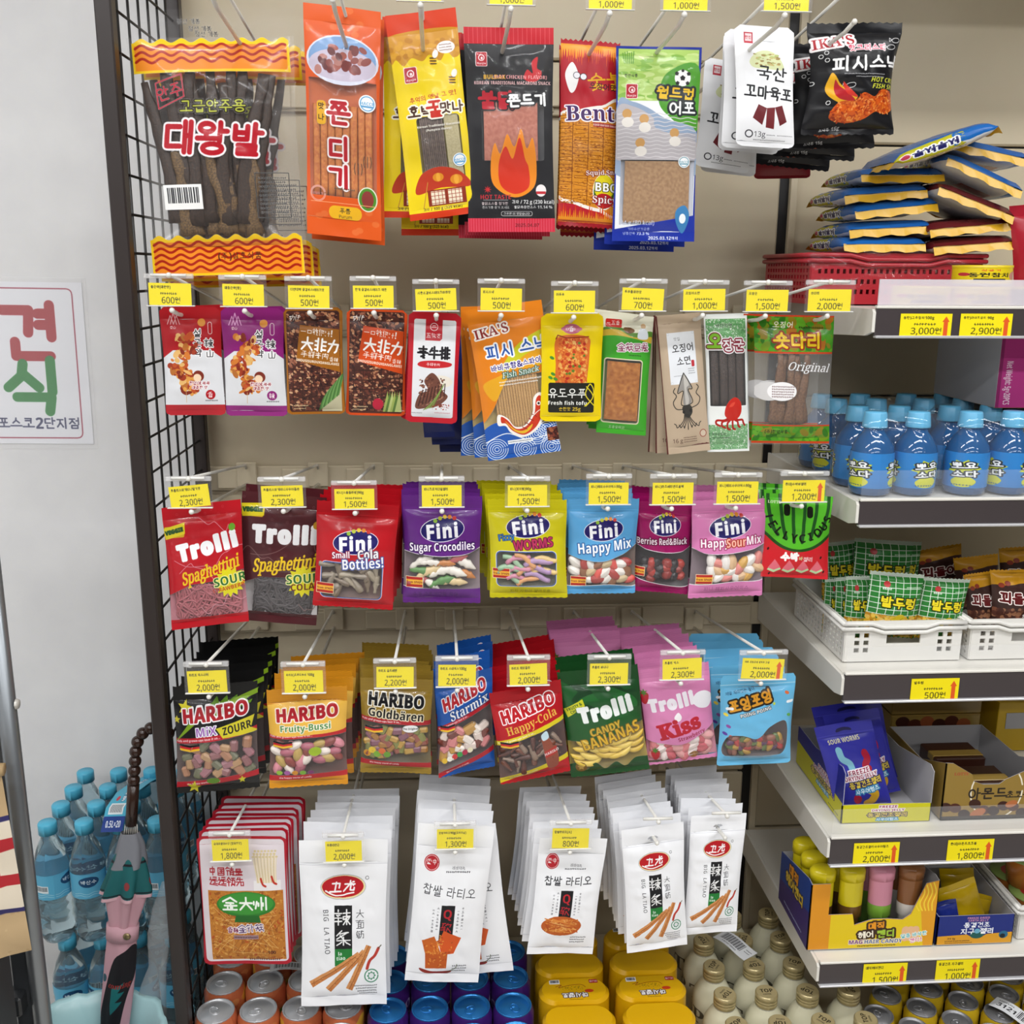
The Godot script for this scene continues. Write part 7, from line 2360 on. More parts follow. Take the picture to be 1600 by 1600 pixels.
func shelf_two() -> void:
	var lab := tex_mat(art("bluedrink"), 0.3)
	var cap := mat("drinkcap", C("5fb0d8"), 0.35)
	var liquid := mat("drinkblue", C("0d4f86"), 0.06)
	var neck := pane("drinkclear", Color(0.75, 0.9, 1.0, 0.25), 0.05)
	var ch := 0.118
	var body := lathe([Vector2(0.014, 0.098), Vector2(0.0145, 0.09), Vector2(0.021, 0.082), Vector2(0.028, 0.07), Vector2(0.030, 0.06)], 24)
	var wrap := lathe([Vector2(0.0302, 0.062), Vector2(0.0308, 0.05), Vector2(0.0302, 0.012)], 24)
	var low := lathe([Vector2(0.0302, 0.012), Vector2(0.028, 0.003), Vector2(0.022, 0.0), Vector2(0, 0.0)], 24)
	var capm := lathe([Vector2(0, ch), Vector2(0.0145, ch), Vector2(0.0155, ch - 0.002), Vector2(0.0175, ch - 0.02), Vector2(0.0172, ch - 0.022), Vector2(0.0, ch - 0.022)], 20)
	var x0 := P(1366, 700, -1.405).x
	var n := 0
	var rows := ["front", "second", "third", "fourth"]
	var cols := ["leftmost", "second", "third", "rightmost"]
	for r in 4:
		for c in 4:
			var at := Vector3(x0 + c * 0.063 + (0.012 if c >= 2 else 0.0) - (0.002 if c < 2 else 0.0), deck[1] + 0.0005, -1.405 - r * 0.0635 - (0.02 if r > 1 else 0.0))
			var o := thing("drink_bottle", "small blue soft drink bottle, %s row, %s column" % [rows[r], cols[c]], "bottle", at, "blue drink bottles on the second shelf")
			part(o, "shoulder", body, liquid)
			part(o, "label_wrap", wrap, lab, Vector3.ZERO, Vector3(0, n * 1.3, 0))
			part(o, "bottom", low, liquid)
			part(o, "cap", capm, cap)
			n += 1
	for k in 2:      # shrink film round each pack of four bottles
		for r in 2:
			var st := st_new()
			st.set_smooth_group(0)
			var prof := [Vector2(0.05, 0.1185), Vector2(0.068, 0.1), Vector2(0.0655, 0.085), Vector2(0.066, 0.06), Vector2(0.0655, 0.03), Vector2(0.064, 0.002)]
			var na := 40
			for i in prof.size() - 1:
				for j in na:
					var q := []
					for e in [[0, 0], [0, 1], [1, 1], [1, 0]]:
						var pr: Vector2 = prof[i + e[0]]
						var a: float = TAU * (j + e[1]) / na
						var cs := Vector2(sin(a), cos(a))
						var sq := Vector2(signf(cs.x) * pow(absf(cs.x), 0.45), signf(cs.y) * pow(absf(cs.y), 0.45))
						var wob := noise.get_noise_3d(cs.x * 60.0, pr.y * 900.0, cs.y * 60.0 + k * 20.0) * 0.004
						q.append(Vector3(sq.x * (pr.x + wob), pr.y, sq.y * (pr.x + wob)))
					quad(st, q[0], q[1], q[2], q[3])
			var o := part(self, numbered("shrink_wrap"), fin(st, true), pane("wrapfilm", Color(1, 1, 1, 0.02), 0.06), Vector3(x0 + 0.0315 + k * 0.139 - (0.002 if k == 0 else 0.001), deck[1] + 0.001, -1.437 - r * 0.147))
			tag(o, "clear shrink film round the %s %s four blue bottles" % [["front", "rear"][r], ["left", "right"][k]], "plastic film", "shrink films on the blue bottle packs")
	# pink card box standing on two dark packs at the right edge
	var zf := -1.44
	var a := P(1554, 637, zf)
	var top := P(1561, 520, zf).y
	var w := 0.16
	var o := thing("card_box", "pink candy box with a grey side on the second shelf", "box", a)
	part(o, "front_panel", box(Vector3(w, top - a.y, 0.001)), tex_mat(art("pinkbox"), 0.35), Vector3(w / 2, (top - a.y) / 2, 0))
	part(o, "left_panel", box(Vector3(0.001, top - a.y, 0.19)), mats["grey_card"], Vector3(0, (top - a.y) / 2, -0.095))
	part(o, "right_panel", box(Vector3(0.001, top - a.y, 0.19)), mats["grey_card"], Vector3(w, (top - a.y) / 2, -0.095))
	part(o, "rear_panel", box(Vector3(w, top - a.y, 0.001)), mats["grey_card"], Vector3(w / 2, (top - a.y) / 2, -0.19))
	part(o, "bottom_panel", box(Vector3(w, 0.001, 0.19)), mat("goldedge", C("a8842a"), 0.5), Vector3(w / 2, 0.0, -0.095))
	var sx := P(1596, 700, zf).x
	var o2 := thing("snack_carton", "dark green and yellow carton under the pink box", "box", Vector3(sx, deck[1] + 0.0005, zf))
	part(o2, "body", box(Vector3(0.12, a.y - deck[1] - 0.002, 0.18), 0.002), mat("darkcarton", C("23261c"), 0.4), Vector3(0.06, (a.y - deck[1]) / 2 - 0.0005, -0.09))
	part(o2, "front_label", box(Vector3(0.11, 0.05, 0.001)), mat("limelabel", C("b0a81e"), 0.4), Vector3(0.058, 0.065, 0.0008))

func shelf_three() -> void:
	var white := mat("white_plastic", C("dedcd6"), 0.35)
	var z := -1.40
	var fl := P(1324, 972, z)
	var fr := P(1505, 972, z)
	var h: float = fl.y - deck[2] - 0.001
	var w := fr.x - fl.x
	basket("white_basket", "white plastic basket of corn snacks on the third shelf", Vector3((fl.x + fr.x) / 2, deck[2] + 0.001, z - 0.11), Vector3(w, h, 0.215), white, 0)
	basket("white_basket", "white plastic basket of dark snack bags on the third shelf", Vector3((fl.x + fr.x) / 2 + w + 0.016, deck[2] + 0.001, z - 0.11), Vector3(w, h, 0.215), white, 0)
	var cs := spec("cornsnack", "corn_snack_bag", {"th": 0.022, "st": 0.05, "sb": 0.04, "zig": 0.0008, "backc": C("3a6a34"), "wr": 0.0015})
	var g := "green corn snack bags in the white basket"
	var L1 := [
		[[1360, 891, 1445, 899, 1428, 1000, 1345, 990], -1.42, "upright in the middle of the basket"], [[1446, 905, 1516, 903, 1498, 1000, 1424, 995], -1.425, "at the basket's right front"],
		[[1322, 901, 1372, 899, 1366, 1000, 1316, 998], -1.445, "left of the middle one"], [[1306, 904, 1352, 902, 1346, 1000, 1300, 996], -1.468, "second from the left at front"],
		[[1288, 905, 1334, 903, 1328, 990, 1284, 986], -1.49, "leftmost at front"], [[1336, 838, 1428, 850, 1416, 950, 1326, 940], -1.56, "tall at the basket's back"],
		[[1282, 850, 1338, 843, 1340, 940, 1284, 946], -1.575, "at the back left corner"], [[1372, 842, 1440, 848, 1430, 944, 1366, 938], -1.59, "rearmost, peeking above the others"]]
	for k in L1.size(): bag(cs, L1[k][0], L1[k][1], "green corn snack bag with yellow lettering, " + L1[k][2], g, true, k * 5.0)
	var bs := spec("beansnack", "dark_snack_bag", {"th": 0.022, "st": 0.05, "sb": 0.04, "zig": 0.0008, "backc": C("2a1a16"), "wr": 0.0015})
	var L2 := [[[1543, 888, 1625, 892, 1618, 990, 1552, 982], -1.425, "in front at the right edge"], [[1508, 898, 1556, 890, 1572, 985, 1512, 990], -1.44, "left of the front one"],
		[[1424, 862, 1500, 850, 1512, 930, 1430, 940], -1.60, "at the far back left"], [[1490, 872, 1560, 866, 1566, 950, 1496, 950], -1.56, "behind the front ones"], [[1560, 856, 1640, 852, 1640, 950, 1562, 950], -1.59, "rearmost at the right edge"]]
	for k in L2.size(): bag(bs, L2[k][0], L2[k][1], "dark brown and yellow snack bag " + L2[k][2], "dark snack bags in the right white basket", true, k * 4.0)

func shelf_four() -> void:
	var z := -1.395
	var y: float = deck[3] + 0.001
	var bl := P(1312, 1302, z)
	var w := P(1450, 1302, z).x - bl.x
	var hf: float = P(1312, 1259, z).y - y
	var h1: float = P(1315, 1204, z).y - y
	var d := 0.205
	var h2: float = P(1236, 1135, z - d).y - y
	var at := Vector3(bl.x, y, z - d)
	card_box("jelly_box", "blue and yellow jelly display box on the fourth shelf", at, w, d, v2([0, hf, w * 0.5, hf + 0.001, w, hf, w, 0, 0, 0]), v2([0, h2, d * 0.4, h2, d * 0.94, h1, d, h1 - 0.006, d, 0, 0, 0]), h2 * 0.96, tex_mat(art("wormfront"), 0.4), tex_mat(art("wormside"), 0.4))
	var wb := spec("wormbag", "jelly_bag", {"th": 0.02, "st": 0.14, "sb": 0.04, "backc": C("2c2c86"), "wr": 0.0014, "cat": "candy bag"})
	var g := "blue worm jelly bags in the display box"
	bag(wb, [1266, 1134, 1366, 1126, 1390, 1262, 1310, 1266], -1.43, "blue worm jelly bag standing in front in its box", g, true, 3.0)
	bag(wb, [1276, 1116, 1382, 1110, 1400, 1240, 1330, 1244], -1.46, "blue worm jelly bag second from the front", g, true, 5.0)
	bag(wb, [1262, 1100, 1380, 1096, 1400, 1220, 1300, 1224], -1.50, "blue worm jelly bag third from the front", g, false, 7.0)
	bag(wb, [1276, 1098, 1350, 1112, 1346, 1220, 1290, 1212], -1.53, "blue worm jelly bag leaning at the back left of its box", g, false, 9.0)
	# gold chocolate box
	var gl := P(1467, 1297, z)
	var gw := 0.165
	var gh: float = P(1464, 1193, z).y - y
	var n0: float = P(1490, 1196, z).x - gl.x
	var n1: float = P(1519, 1214, z).x - gl.x
	var n2: float = P(1572, 1222, z).x - gl.x
	var yl: float = P(1519, 1214, z).y - y
	var hb: float = P(1440, 1134, z - 0.2).y - y
	card_box("chocolate_box", "gold chocolate display box with a notched front", Vector3(gl.x, y, z - 0.2), gw, 0.2, v2([0, gh, n0, gh - 0.001, n1, yl + 0.004, n1 + 0.004, yl - 0.008, n1 + 0.02, yl - 0.014, n2 - 0.01, yl - 0.014, n2, yl - 0.006, gw, gh, gw, 0, 0, 0]), v2([0, hb, 0.12, hb, 0.2, gh, 0.2, 0, 0, 0]), hb, tex_mat(art("goldfront"), 0.28), mat("goldside", C("8a6f30"), 0.3))
	for k in 2:
		var o := thing("chocolate_packet", "dark brown flat chocolate packet inside the gold box, %s" % ["in front", "behind"][k], "packet", Vector3(gl.x + gw / 2, y + 0.0012, z - 0.05 - k * 0.085), "chocolate packets in the gold box")
		part(o, "carton", box(Vector3(0.085, gh * 0.5, 0.06), 0.002), mat("chocpack", C("35190f"), 0.35), Vector3(0, gh * 0.25, 0))
		part(o, "band", box(Vector3(0.086, 0.012, 0.02), 0.001), mat("chocband", C("8f7434"), 0.35), Vector3(0, gh * 0.5 - 0.005, 0.01))
	# reserve boxes at the back
	var zb := -1.61
	var b0 := P(1393, 1118, zb)
	var b1 := P(1532, 1118, zb)
	var gt := tex_mat(art("goldtop"), 0.3)
	var nm := ["lower", "upper"]
	for k in 2:
		var hh: float = (b0.y - y) if k == 0 else 0.07
		var o := thing("chocolate_carton", "closed gold chocolate carton behind the display boxes, %s one" % nm[k], "box", Vector3((b0.x + b1.x) / 2, y + (0.0 if k == 0 else b0.y - y + 0.001), zb), "gold cartons at the back of the fourth shelf")
		part(o, "carton", box(Vector3(b1.x - b0.x, hh - 0.001, 0.1), 0.001), mat("goldside", C("8a6f30"), 0.3), Vector3(0, hh / 2, -0.05))
		part(o, "front_print", box(Vector3((b1.x - b0.x) * 0.98, minf(hh, 0.05) * 0.9, 0.001)), gt, Vector3(0, hh - minf(hh, 0.05) * 0.5, 0.0008))
	var c0 := P(1556, 1146, -1.62)
	var oy := thing("snack_carton", "yellow carton with a grey label at the back right", "box", Vector3(c0.x, y, -1.62))
	var ch: float = P(1556, 1098, -1.62).y - y
	part(oy, "carton", box(Vector3(0.12, ch, 0.1), 0.001), mat("yellowcarton", C("c4a014"), 0.4), Vector3(0.06, ch / 2, -0.05))
	part(oy, "label", box(Vector3(0.09, 0.03, 0.001)), mats["grey_card"], Vector3(0.06, ch - 0.035, 0.0008))

func shelf_five() -> void:
	var z := -1.385
	var y: float = deck[4] + 0.001
	var bl := P(1259, 1497, z)
	var w := P(1455, 1497, z).x - bl.x
	var h := P(1263, 1383, z).y - y
	var d := 0.14
	var hs: float = P(1226, 1330, z - d).y - y
	var f := v2([0, h, w * 0.15, h, w * 0.15, h * 0.53, w * 0.34, h * 0.53, w * 0.36, h * 0.36, w * 0.5, h * 0.44, w * 0.62, h * 0.44, w * 0.74, h * 0.42, w * 0.8, h * 0.5, w * 0.9, h * 0.96, w, h, w, 0, 0, 0])
	card_box("candy_box", "yellow candy dispenser display box with a blue side", Vector3(bl.x, y, z - d), w, d, f, v2([0, hs, d * 0.9, h * 1.02, d, h, d, 0, 0, 0]), hs, tex_mat(art("hairfront"), 0.35), tex_mat(art("hairside"), 0.35))
	var hh := h * 1.12
	var cap := lathe([Vector2(0, hh), Vector2(0.012, hh), Vector2(0.018, hh - 0.002), Vector2(0.0208, hh - 0.006), Vector2(0.0208, hh - 0.022), Vector2(0.019, hh - 0.0225), Vector2(0.019, hh - 0.024)], 24, 1.0, 0.75)
	var bod := lathe([Vector2(0.019, hh - 0.024), Vector2(0.019, hh * 0.5)], 24, 1.0, 0.75)
	var slv := lathe([Vector2(0.0193, hh * 0.5), Vector2(0.0193, hh * 0.34), Vector2(0.016, hh * 0.32), Vector2(0.014, 0.002), Vector2(0, 0.002)], 24, 1.0, 0.75)
	var cols := ["d8c61c", "d8c61c", "d88fa4", "8a5a34"]
	var names := ["yellow", "yellow", "pink", "brown"]
	var sl := ["5a3a20", "6a4a20", "7aa83a", "d8d0c8"]
	for r in 3:
		for c in 4:
			if r == 2 and c > 1: continue
			var lab := "%s oval candy dispenser, %s row, %s from the left" % [names[c], ["front", "second", "rear"][r], ["first", "second", "third", "fourth"][c]]
			var o := thing("candy_dispenser", lab, "candy dispenser", Vector3(bl.x + w * (0.13 + c * 0.235), y + 0.001, z - 0.026 - r * 0.04), "oval candy dispensers in the yellow box")
			part(o, "cap", cap, mat("disp" + cols[c], C(cols[c]), 0.22))
			part(o, "body", bod, mat("disp" + cols[c], C(cols[c]), 0.22))
			part(o, "base_sleeve", slv, mat("slv" + sl[c], C(sl[c]), 0.3))
	# small blue and orange box
	var ex := P(1458, 1489, z).x
	var ew := P(1576, 1489, z).x - ex
	var eh: float = P(1460, 1433, z).y - y
	var es: float = P(1500, 1350, z - 0.14).y - y
	card_box("jelly_box", "small blue and orange jelly box with yellow packets", Vector3(ex + 0.002, y, z - 0.14), ew, 0.14, v2([0, eh, ew, eh, ew, 0, 0, 0]), v2([0, es, 0.03, es, 0.14, eh, 0.14, 0, 0, 0]), es, tex_mat(art("earthfront"), 0.35), mat("earthside", C("1d2c78"), 0.4))
	var yp := spec("crunch", "jelly_packet", {"th": 0.014, "cat": "candy packet"})
	yp.mat = mat("yellowpacket", C("b8980e"), 0.22)
	yp.back = yp.mat
	var q := [[1462, 1392, 1520, 1368, 1548, 1450, 1480, 1462], [1490, 1376, 1548, 1410, 1540, 1462, 1474, 1440], [1470, 1352, 1520, 1362, 1530, 1440, 1472, 1440]]
	for k in 3: bag(yp, q[k], z - 0.03 - k * 0.032, "yellow foil jelly packet, %s in the small blue box" % ["frontmost", "second", "rearmost"][k], "yellow packets in the small blue box", true, k * 6.0)
	var bp := spec("crunch", "jelly_packet", {"th": 0.008, "cat": "candy packet"})
	bp.mat = mat("bluepacket", C("1c2a78"), 0.25)
	bp.back = bp.mat
	bag(bp, [1462, 1412, 1492, 1404, 1506, 1462, 1470, 1468], z - 0.014, "dark blue packet leaning in the small blue box", "", true, 2.0)
	# basket of jelly cups at the edge
	var bx := ex + ew + 0.012
	basket("white_basket", "white plastic basket of jelly cups at the lower right edge", Vector3(bx + 0.085, y, z - 0.08), Vector3(0.16, eh * 1.15, 0.14), mats["white_plastic"], 0)
	for k in 3:
		var o := thing("jelly_cup", "round orange jelly cup with green lid, %s in the basket" % ["upper", "lower front", "lower rear"][k], "jelly cup", Vector3(bx + 0.045, y + 0.006 + (0.052 if k == 0 else 0.0), z - [0.075, 0.048, 0.108][k]), "jelly cups in the white basket")
		part(o, "cup", lathe([Vector2(0.033, 0.05), Vector2(0.026, 0.0), Vector2(0, 0.0)], 20), mat("jellycup", C("b06a2c"), 0.15))
		part(o, "lid", lathe([Vector2(0, 0.0515), Vector2(0.035, 0.0515), Vector2(0.035, 0.0495), Vector2(0.033, 0.0495)], 20), mat("jellylid", C("8fa85a"), 0.3))
		part(o, "lid_print", lathe([Vector2(0, 0.0522), Vector2(0.018, 0.052)], 16), mat("jellyprint", C("a8302c"), 0.3))
# ---------------------------------------------------------------- left of the rack
func left_side() -> void:
	var zw := ZB - 0.04
	# notice on the wall
	var tr := P(128, 440, zw)
	var br := P(137, 692, zw)
	var ph := tr.y - br.y
	var pw := ph * 1.25
	var o := thing("wall_notice", "white laminated notice with red and green lettering on the wall", "notice", Vector3(tr.x - pw / 2 - 0.002, tr.y - ph / 2, zw + 0.0015))
	part(o, "sheet", box_front(pw, ph, 0.0008), tex_mat(art("poster"), 0.4))
	part(o, "laminate", box(Vector3(pw + 0.014, ph + 0.016, 0.0006)), pane("laminate", Color(1, 1, 1, 0.06), 0.1), Vector3(0, 0, 0.0014))
	o.rotation.z = deg_to_rad(-0.6)
	# water: two layers of bottles
	var lab := tex_mat(art("waterlabel"), 0.35)
	var cap := mat("watercap", C("4fb0cf"), 0.35)
	var pet := mat("pet", Color(0.86, 0.95, 0.98, 0.06), 0.04)
	pet.refraction_enabled = true
	pet.refraction_scale = 0.033
	var H := 0.212
	var prof := [Vector2(0, H - 0.0185), Vector2(0.0125, H - 0.018), Vector2(0.013, H - 0.026), Vector2(0.022, H - 0.045), Vector2(0.0295, H - 0.07), Vector2(0.0305, H - 0.085)]
	for k in 9: prof.append(Vector2(0.0305 if k % 2 == 0 else 0.0282, H - 0.125 - k * 0.008))
	prof.append_array([Vector2(0.029, 0.012), Vector2(0.024, 0.002), Vector2(0.012, 0.004), Vector2(0, 0.006)])
	var body := lathe(prof, 20, 0.94, 0.94)
	var wrap := lathe([Vector2(0.0309, H - 0.082), Vector2(0.0309, H - 0.126)], 20, 0.94, 0.94)
	var capm := lathe([Vector2(0, H), Vector2(0.0135, H), Vector2(0.0148, H - 0.002), Vector2(0.0148, H - 0.019), Vector2(0.012, H - 0.019)], 18)
	var z0 := -1.56
	var top := P(74, 1284, z0)
	var x0 := P(74, 1290, z0).x
	var y1 := top.y - H
	var n := 0
	var rows := ["front", "second", "third", "rear"]
	var cols := ["leftmost", "second", "third", "rightmost"]
	for layer in 2:
		for r in 4:
			for c in 4:
				if layer == 1 and r > 1: continue
				var at := Vector3(x0 + c * 0.0585 + 0.001 * r + (0.012 if layer == 1 else 0.0), y1 - layer * (H + 0.001), z0 - r * 0.0585)
				var b := thing("water_bottle", "clear water bottle with blue cap, %s layer, %s row, %s" % [["upper", "lower"][layer], rows[r], cols[c]], "bottle", at, "water bottles beside the rack")
				part(b, "bottle", body, pet)
				part(b, "label_wrap", wrap, lab, Vector3.ZERO, Vector3(0, n * 2.1 + 0.4, 0))
				part(b, "cap", capm, cap)
				n += 1
	for k in 2:
		var st := thing("bottle_crate", "dark crate under the water bottles, %s half" % ["left", "right"][k], "crate", Vector3(x0 + 0.035 + k * 0.118, 0, z0 - 0.09))
		part(st, "body", box(Vector3(0.114, y1 - H - 0.004, 0.23), 0.004), mat("crate", C("33363a"), 0.6), Vector3(0, (y1 - H - 0.004) / 2, 0))
	# printed carry strap over the pack
	var sp := []
	for q in [[166, 1300, z0 + 0.034], [174, 1262, z0 + 0.0], [190, 1238, z0 - 0.06], [212, 1222, z0 - 0.12], [232, 1212, z0 - 0.19]]: sp.append(P(q[0] + 8, q[1], q[2]))
	var st2 := st_new()
	st2.set_smooth_group(0)
	for i in 4:
		var u0 := i / 4.0
		var wd := Vector3(0.017, 0, 0)
		quad(st2, sp[i + 1] - wd, sp[i + 1] + wd, sp[i] + wd, sp[i] - wd, Vector2(u0 + 0.25, 0), Vector2(u0 + 0.25, 1), Vector2(u0, 1), Vector2(u0, 0))
	var strap := part(self, numbered("carry_strap"), fin(st2, true), tex_mat(art("waterpack"), 0.4))
	tag(strap, "printed blue carry strap across the water bottle pack", "strap")
	umbrella()
	# waste bin with a pale liner
	var bc := P(146, 1640, -1.36)
	var rim := P(150, 1556, -1.45).y
	var bin := thing("waste_bin", "pale blue lined waste bin under the umbrella", "bin", Vector3(bc.x, 0, -1.36))
	part(bin, "pail", lathe([Vector2(0.1, rim - 0.006), Vector2(0.102, rim - 0.02), Vector2(0.085, 0.005), Vector2(0, 0.005)], 32), mat("pail", C("9cc4c8"), 0.5))
	var st3 := st_new()
	st3.set_smooth_group(0)
	var lp := [Vector2(0.072, rim - 0.13), Vector2(0.088, rim - 0.05), Vector2(0.095, rim), Vector2(0.104, rim + 0.004), Vector2(0.109, rim - 0.03), Vector2(0.106, rim - 0.09)]
	for i in lp.size() - 1:
		for j in 48:
			var q := []
			for e in [[0, 0], [0, 1], [1, 1], [1, 0]]:
				var a: float = TAU * (j + e[1]) / 48
				var pr: Vector2 = lp[i + e[0]]
				var wob := noise.get_noise_3d(cos(a) * 40.0, sin(a) * 40.0, pr.y * 300.0) * 0.006
				q.append(Vector3(sin(a) * (pr.x + wob), pr.y + wob * 0.6, cos(a) * (pr.x + wob)))
			quad(st3, q[0], q[1], q[2], q[3])
	part(bin, "liner", fin(st3, true), mat("liner", C("a9cfd2"), 0.22))
	# clear umbrella sleeve hanging beside the umbrella
	var sl := []
	var sr := []
	for q in [[257, 1378, 0.004], [252, 1420, 0.014], [248, 1460, 0.018], [246, 1510, 0.014], [240, 1540, 0.02], [234, 1580, 0.026], [228, 1640, 0.03]]:
		sl.append(P(q[0], q[1], -1.45))
		sr.append(q[2])
	var base: Vector3 = sl[-1]
	var pts := []
	for p in sl: pts.append(p - base)
	var us := thing("umbrella_sleeve", "crumpled clear plastic umbrella sleeve beside the black post", "plastic bag", base)
	part(us, "film", tube_mesh(pts, sr, 9, 0.35), pane("sleevefilm", Color(0.95, 0.97, 0.98, 0.2), 0.12))
	# rack post, foot and paper bag at the left edge
	var pa := P(33, 1300, -1.24)
	var post := thing("rack_post", "grey steel rack post at the left edge", "rack", Vector3(pa.x, 0, -1.24))
	part(post, "post", tube_mesh([Vector3(0, 0.02, 0), Vector3(0, P(33, 800, -1.24).y, 0)], 0.0115, 16), mat("galv", C("8a8f93"), 0.32, 0.75))
	part(post, "rear_post", box(Vector3(0.03, 1.1, 0.012), 0.002), mat("galvdark", C("5c6064"), 0.4, 0.6), Vector3(-0.022, 0.57, -0.012))
	part(post, "foot_rail", box(Vector3(0.3, 0.03, 0.03), 0.003), mat("darksteel", C("2e3032"), 0.4), Vector3(-0.17, P(20, 1565, -1.24).y, 0.0))
	part(post, "bolt", lathe([Vector2(0, 0.004), Vector2(0.006, 0.003), Vector2(0.007, 0)], 10), mats["steel"], Vector3(0.012, P(20, 1100, -1.24).y, 0), Vector3(0, 0, -PI / 2))
	var bt := P(17, 1212, -1.12)
	var bb := P(40, 1470, -1.12)
	var bg := thing("paper_bag", "tan paper sack with a red and blue print at the left edge", "paper bag", Vector3(bt.x - 0.138, bb.y - 0.03, -1.14))
	var hb: float = bt.y - bb.y + 0.03
	var g := st_new()
	g.set_smooth_group(0)
	for i in 10:
		for j in 12:
			var q := []
			for e in [[0, 0], [1, 0], [1, 1], [0, 1]]:
				var u: float = (i + e[0]) / 10.0
				var v: float = (j + e[1]) / 12.0
				var crease := noise.get_noise_2d(u * 90.0, v * 90.0) * 0.006
				q.append([Vector3(lerpf(-0.12, 0.118, u) + (0.012 * v + crease * 0.5) * u, hb * (1.0 - v) + (0.012 * (1.0 - u) if j == 0 and e[1] == 0 else 0.0), 0.03 * sin(PI * u) + crease), Vector2(u, v)])
			quad(g, q[0][0], q[1][0], q[2][0], q[3][0], q[0][1], q[1][1], q[2][1], q[3][1])
	part(bg, "front_face", fin(g, true), tex_mat(art("paperbag"), 0.55))
	part(bg, "body", box(Vector3(0.215, hb * 0.97, 0.03), 0.008), mat("kraft", C("a88e66"), 0.6), Vector3(0, hb * 0.485, -0.012))
	part(bg, "rolled_top", tube_mesh([Vector3(-0.12, hb, 0), Vector3(0.0, hb + 0.004, 0.006), Vector3(0.122, hb - 0.002, 0)], 0.008, 8), mat("kraft", C("a88e66"), 0.6))
	var sup := thing("rack_board", "dark board carrying the paper sack", "board", Vector3(bt.x - 0.15, 0, -1.14))
	part(sup, "board", box(Vector3(0.2, bb.y - 0.032, 0.05), 0.003), mat("darksteel", C("2e3032"), 0.4), Vector3(-0.01, (bb.y - 0.032) / 2, -0.03))

func box_front(w: float, h: float, d: float) -> ArrayMesh:
	return prism(PackedVector2Array([Vector2(-w / 2, h / 2), Vector2(w / 2, h / 2), Vector2(w / 2, -h / 2), Vector2(-w / 2, -h / 2)]), d)

func umbrella() -> void:
	var z := -1.43
	var tip := P(176, 1700, z)
	var o := thing("folded_umbrella", "folded pink, teal and black umbrella with a dark beaded handle", "umbrella", tip)
	var wood := mat("umbrella_wood", C("33211a"), 0.22)
	var k := 0
	for q in [[263, 1146], [249, 1137], [235, 1138], [223, 1146], [215, 1159], [212, 1174], [211, 1189], [210, 1204], [209, 1219]]:
		var sp := SphereMesh.new()
		sp.radius = 0.0092
		sp.height = 0.0184
		sp.radial_segments = 16
		sp.rings = 10
		part(o, "handle_bead", sp, wood, P(q[0], q[1], z) - tip)
		k += 1
	part(o, "grip", tube_mesh([P(208.5, 1226, z) - tip, P(205, 1288, z) - tip], 0.0088, 14), wood)
	for j in 7: part(o, "rib_end", rod(P(196 + j * 3.0, 1288, z + 0.003 * (j % 2)) - tip, P(194 + j * 3.4, 1306, z + 0.003) - tip, 0.001, 5), mats["steel"])
	# pleated cloth: a star-shaped section along the axis
	var cloth := func(rows: Array, folds: int, deep: float, m: Material, nm: String):
		var st := st_new()
		st.set_smooth_group(0)
		var na := 60
		for i in rows.size() - 1:
			for j in na:
				var c := []
				for e in [[0, 0], [0, 1], [1, 1], [1, 0]]:
					var r: Array = rows[i + e[0]]
					var ctr := P(r[0], r[1], z) - tip
					var a: float = TAU * (j + e[1]) / na + PI
					var rad: float = r[2] * (1.0 - deep * r[3] * (0.5 + 0.5 * cos(a * folds + r[4])))
					c.append([ctr + Vector3(sin(a) * rad, 0, cos(a) * rad * 0.6), Vector2(float(j + e[1]) / na, float(i + e[0]) / (rows.size() - 1))])
				quad(st, c[0][0], c[1][0], c[2][0], c[3][0], c[0][1], c[1][1], c[2][1], c[3][1])
		part(o, nm, fin(st, true), m)
	cloth.call([[203, 1300, 0.014, 0.2, 0.0], [204, 1318, 0.021, 0.3, 0.2], [203, 1340, 0.026, 0.4, 0.4], [200, 1352, 0.029, 0.4, 0.6]], 5, 0.5, mat("greycloth", C("7d7f86"), 0.7), "top_fold")
	cloth.call([[202, 1330, 0.019, 0.2, 0.9], [201, 1346, 0.027, 0.3, 1.1], [200, 1366, 0.034, 0.5, 1.3], [198, 1386, 0.041, 0.8, 1.5], [196, 1398, 0.043, 1.0, 1.6]], 6, 0.55, tex_mat(art("umbrellahem"), 0.65), "teal_border")
	cloth.call([[197, 1392, 0.036, 0.8, 1.6], [195, 1414, 0.031, 0.8, 1.7], [193, 1436, 0.025, 0.6, 1.8], [191, 1452, 0.022, 0.4, 1.9]], 6, 0.5, mat("pinkcloth", C("c79aa4"), 0.65), "pink_panel")
	cloth.call([[191, 1458, 0.022, 0.4, 1.9], [189, 1490, 0.024, 0.5, 2.2], [186, 1530, 0.0245, 0.5, 2.6], [182, 1570, 0.024, 0.5, 3.0], [179, 1610, 0.022, 0.5, 3.3], [176, 1690, 0.012, 0.3, 3.6]], 4, 0.4, tex_mat(art("umbrella"), 0.65), "canopy")
	var a0 := P(192, 1443, z) - tip
	var a1 := P(191, 1465, z) - tip
	part(o, "strap", tube_mesh([a0, a1], 0.0245, 22, 0.66), mat("pinkcloth", C("c79aa4"), 0.65))
	part(o, "strap_button", lathe([Vector2(0, 0.003), Vector2(0.004, 0.0026), Vector2(0.0058, 0.001), Vector2(0.006, 0)], 14), mat("brass", C("8a7a58"), 0.3, 0.7), (a0 + a1) / 2 + Vector3(0.011, 0, 0.0155), Vector3(PI / 2, 0, 0))
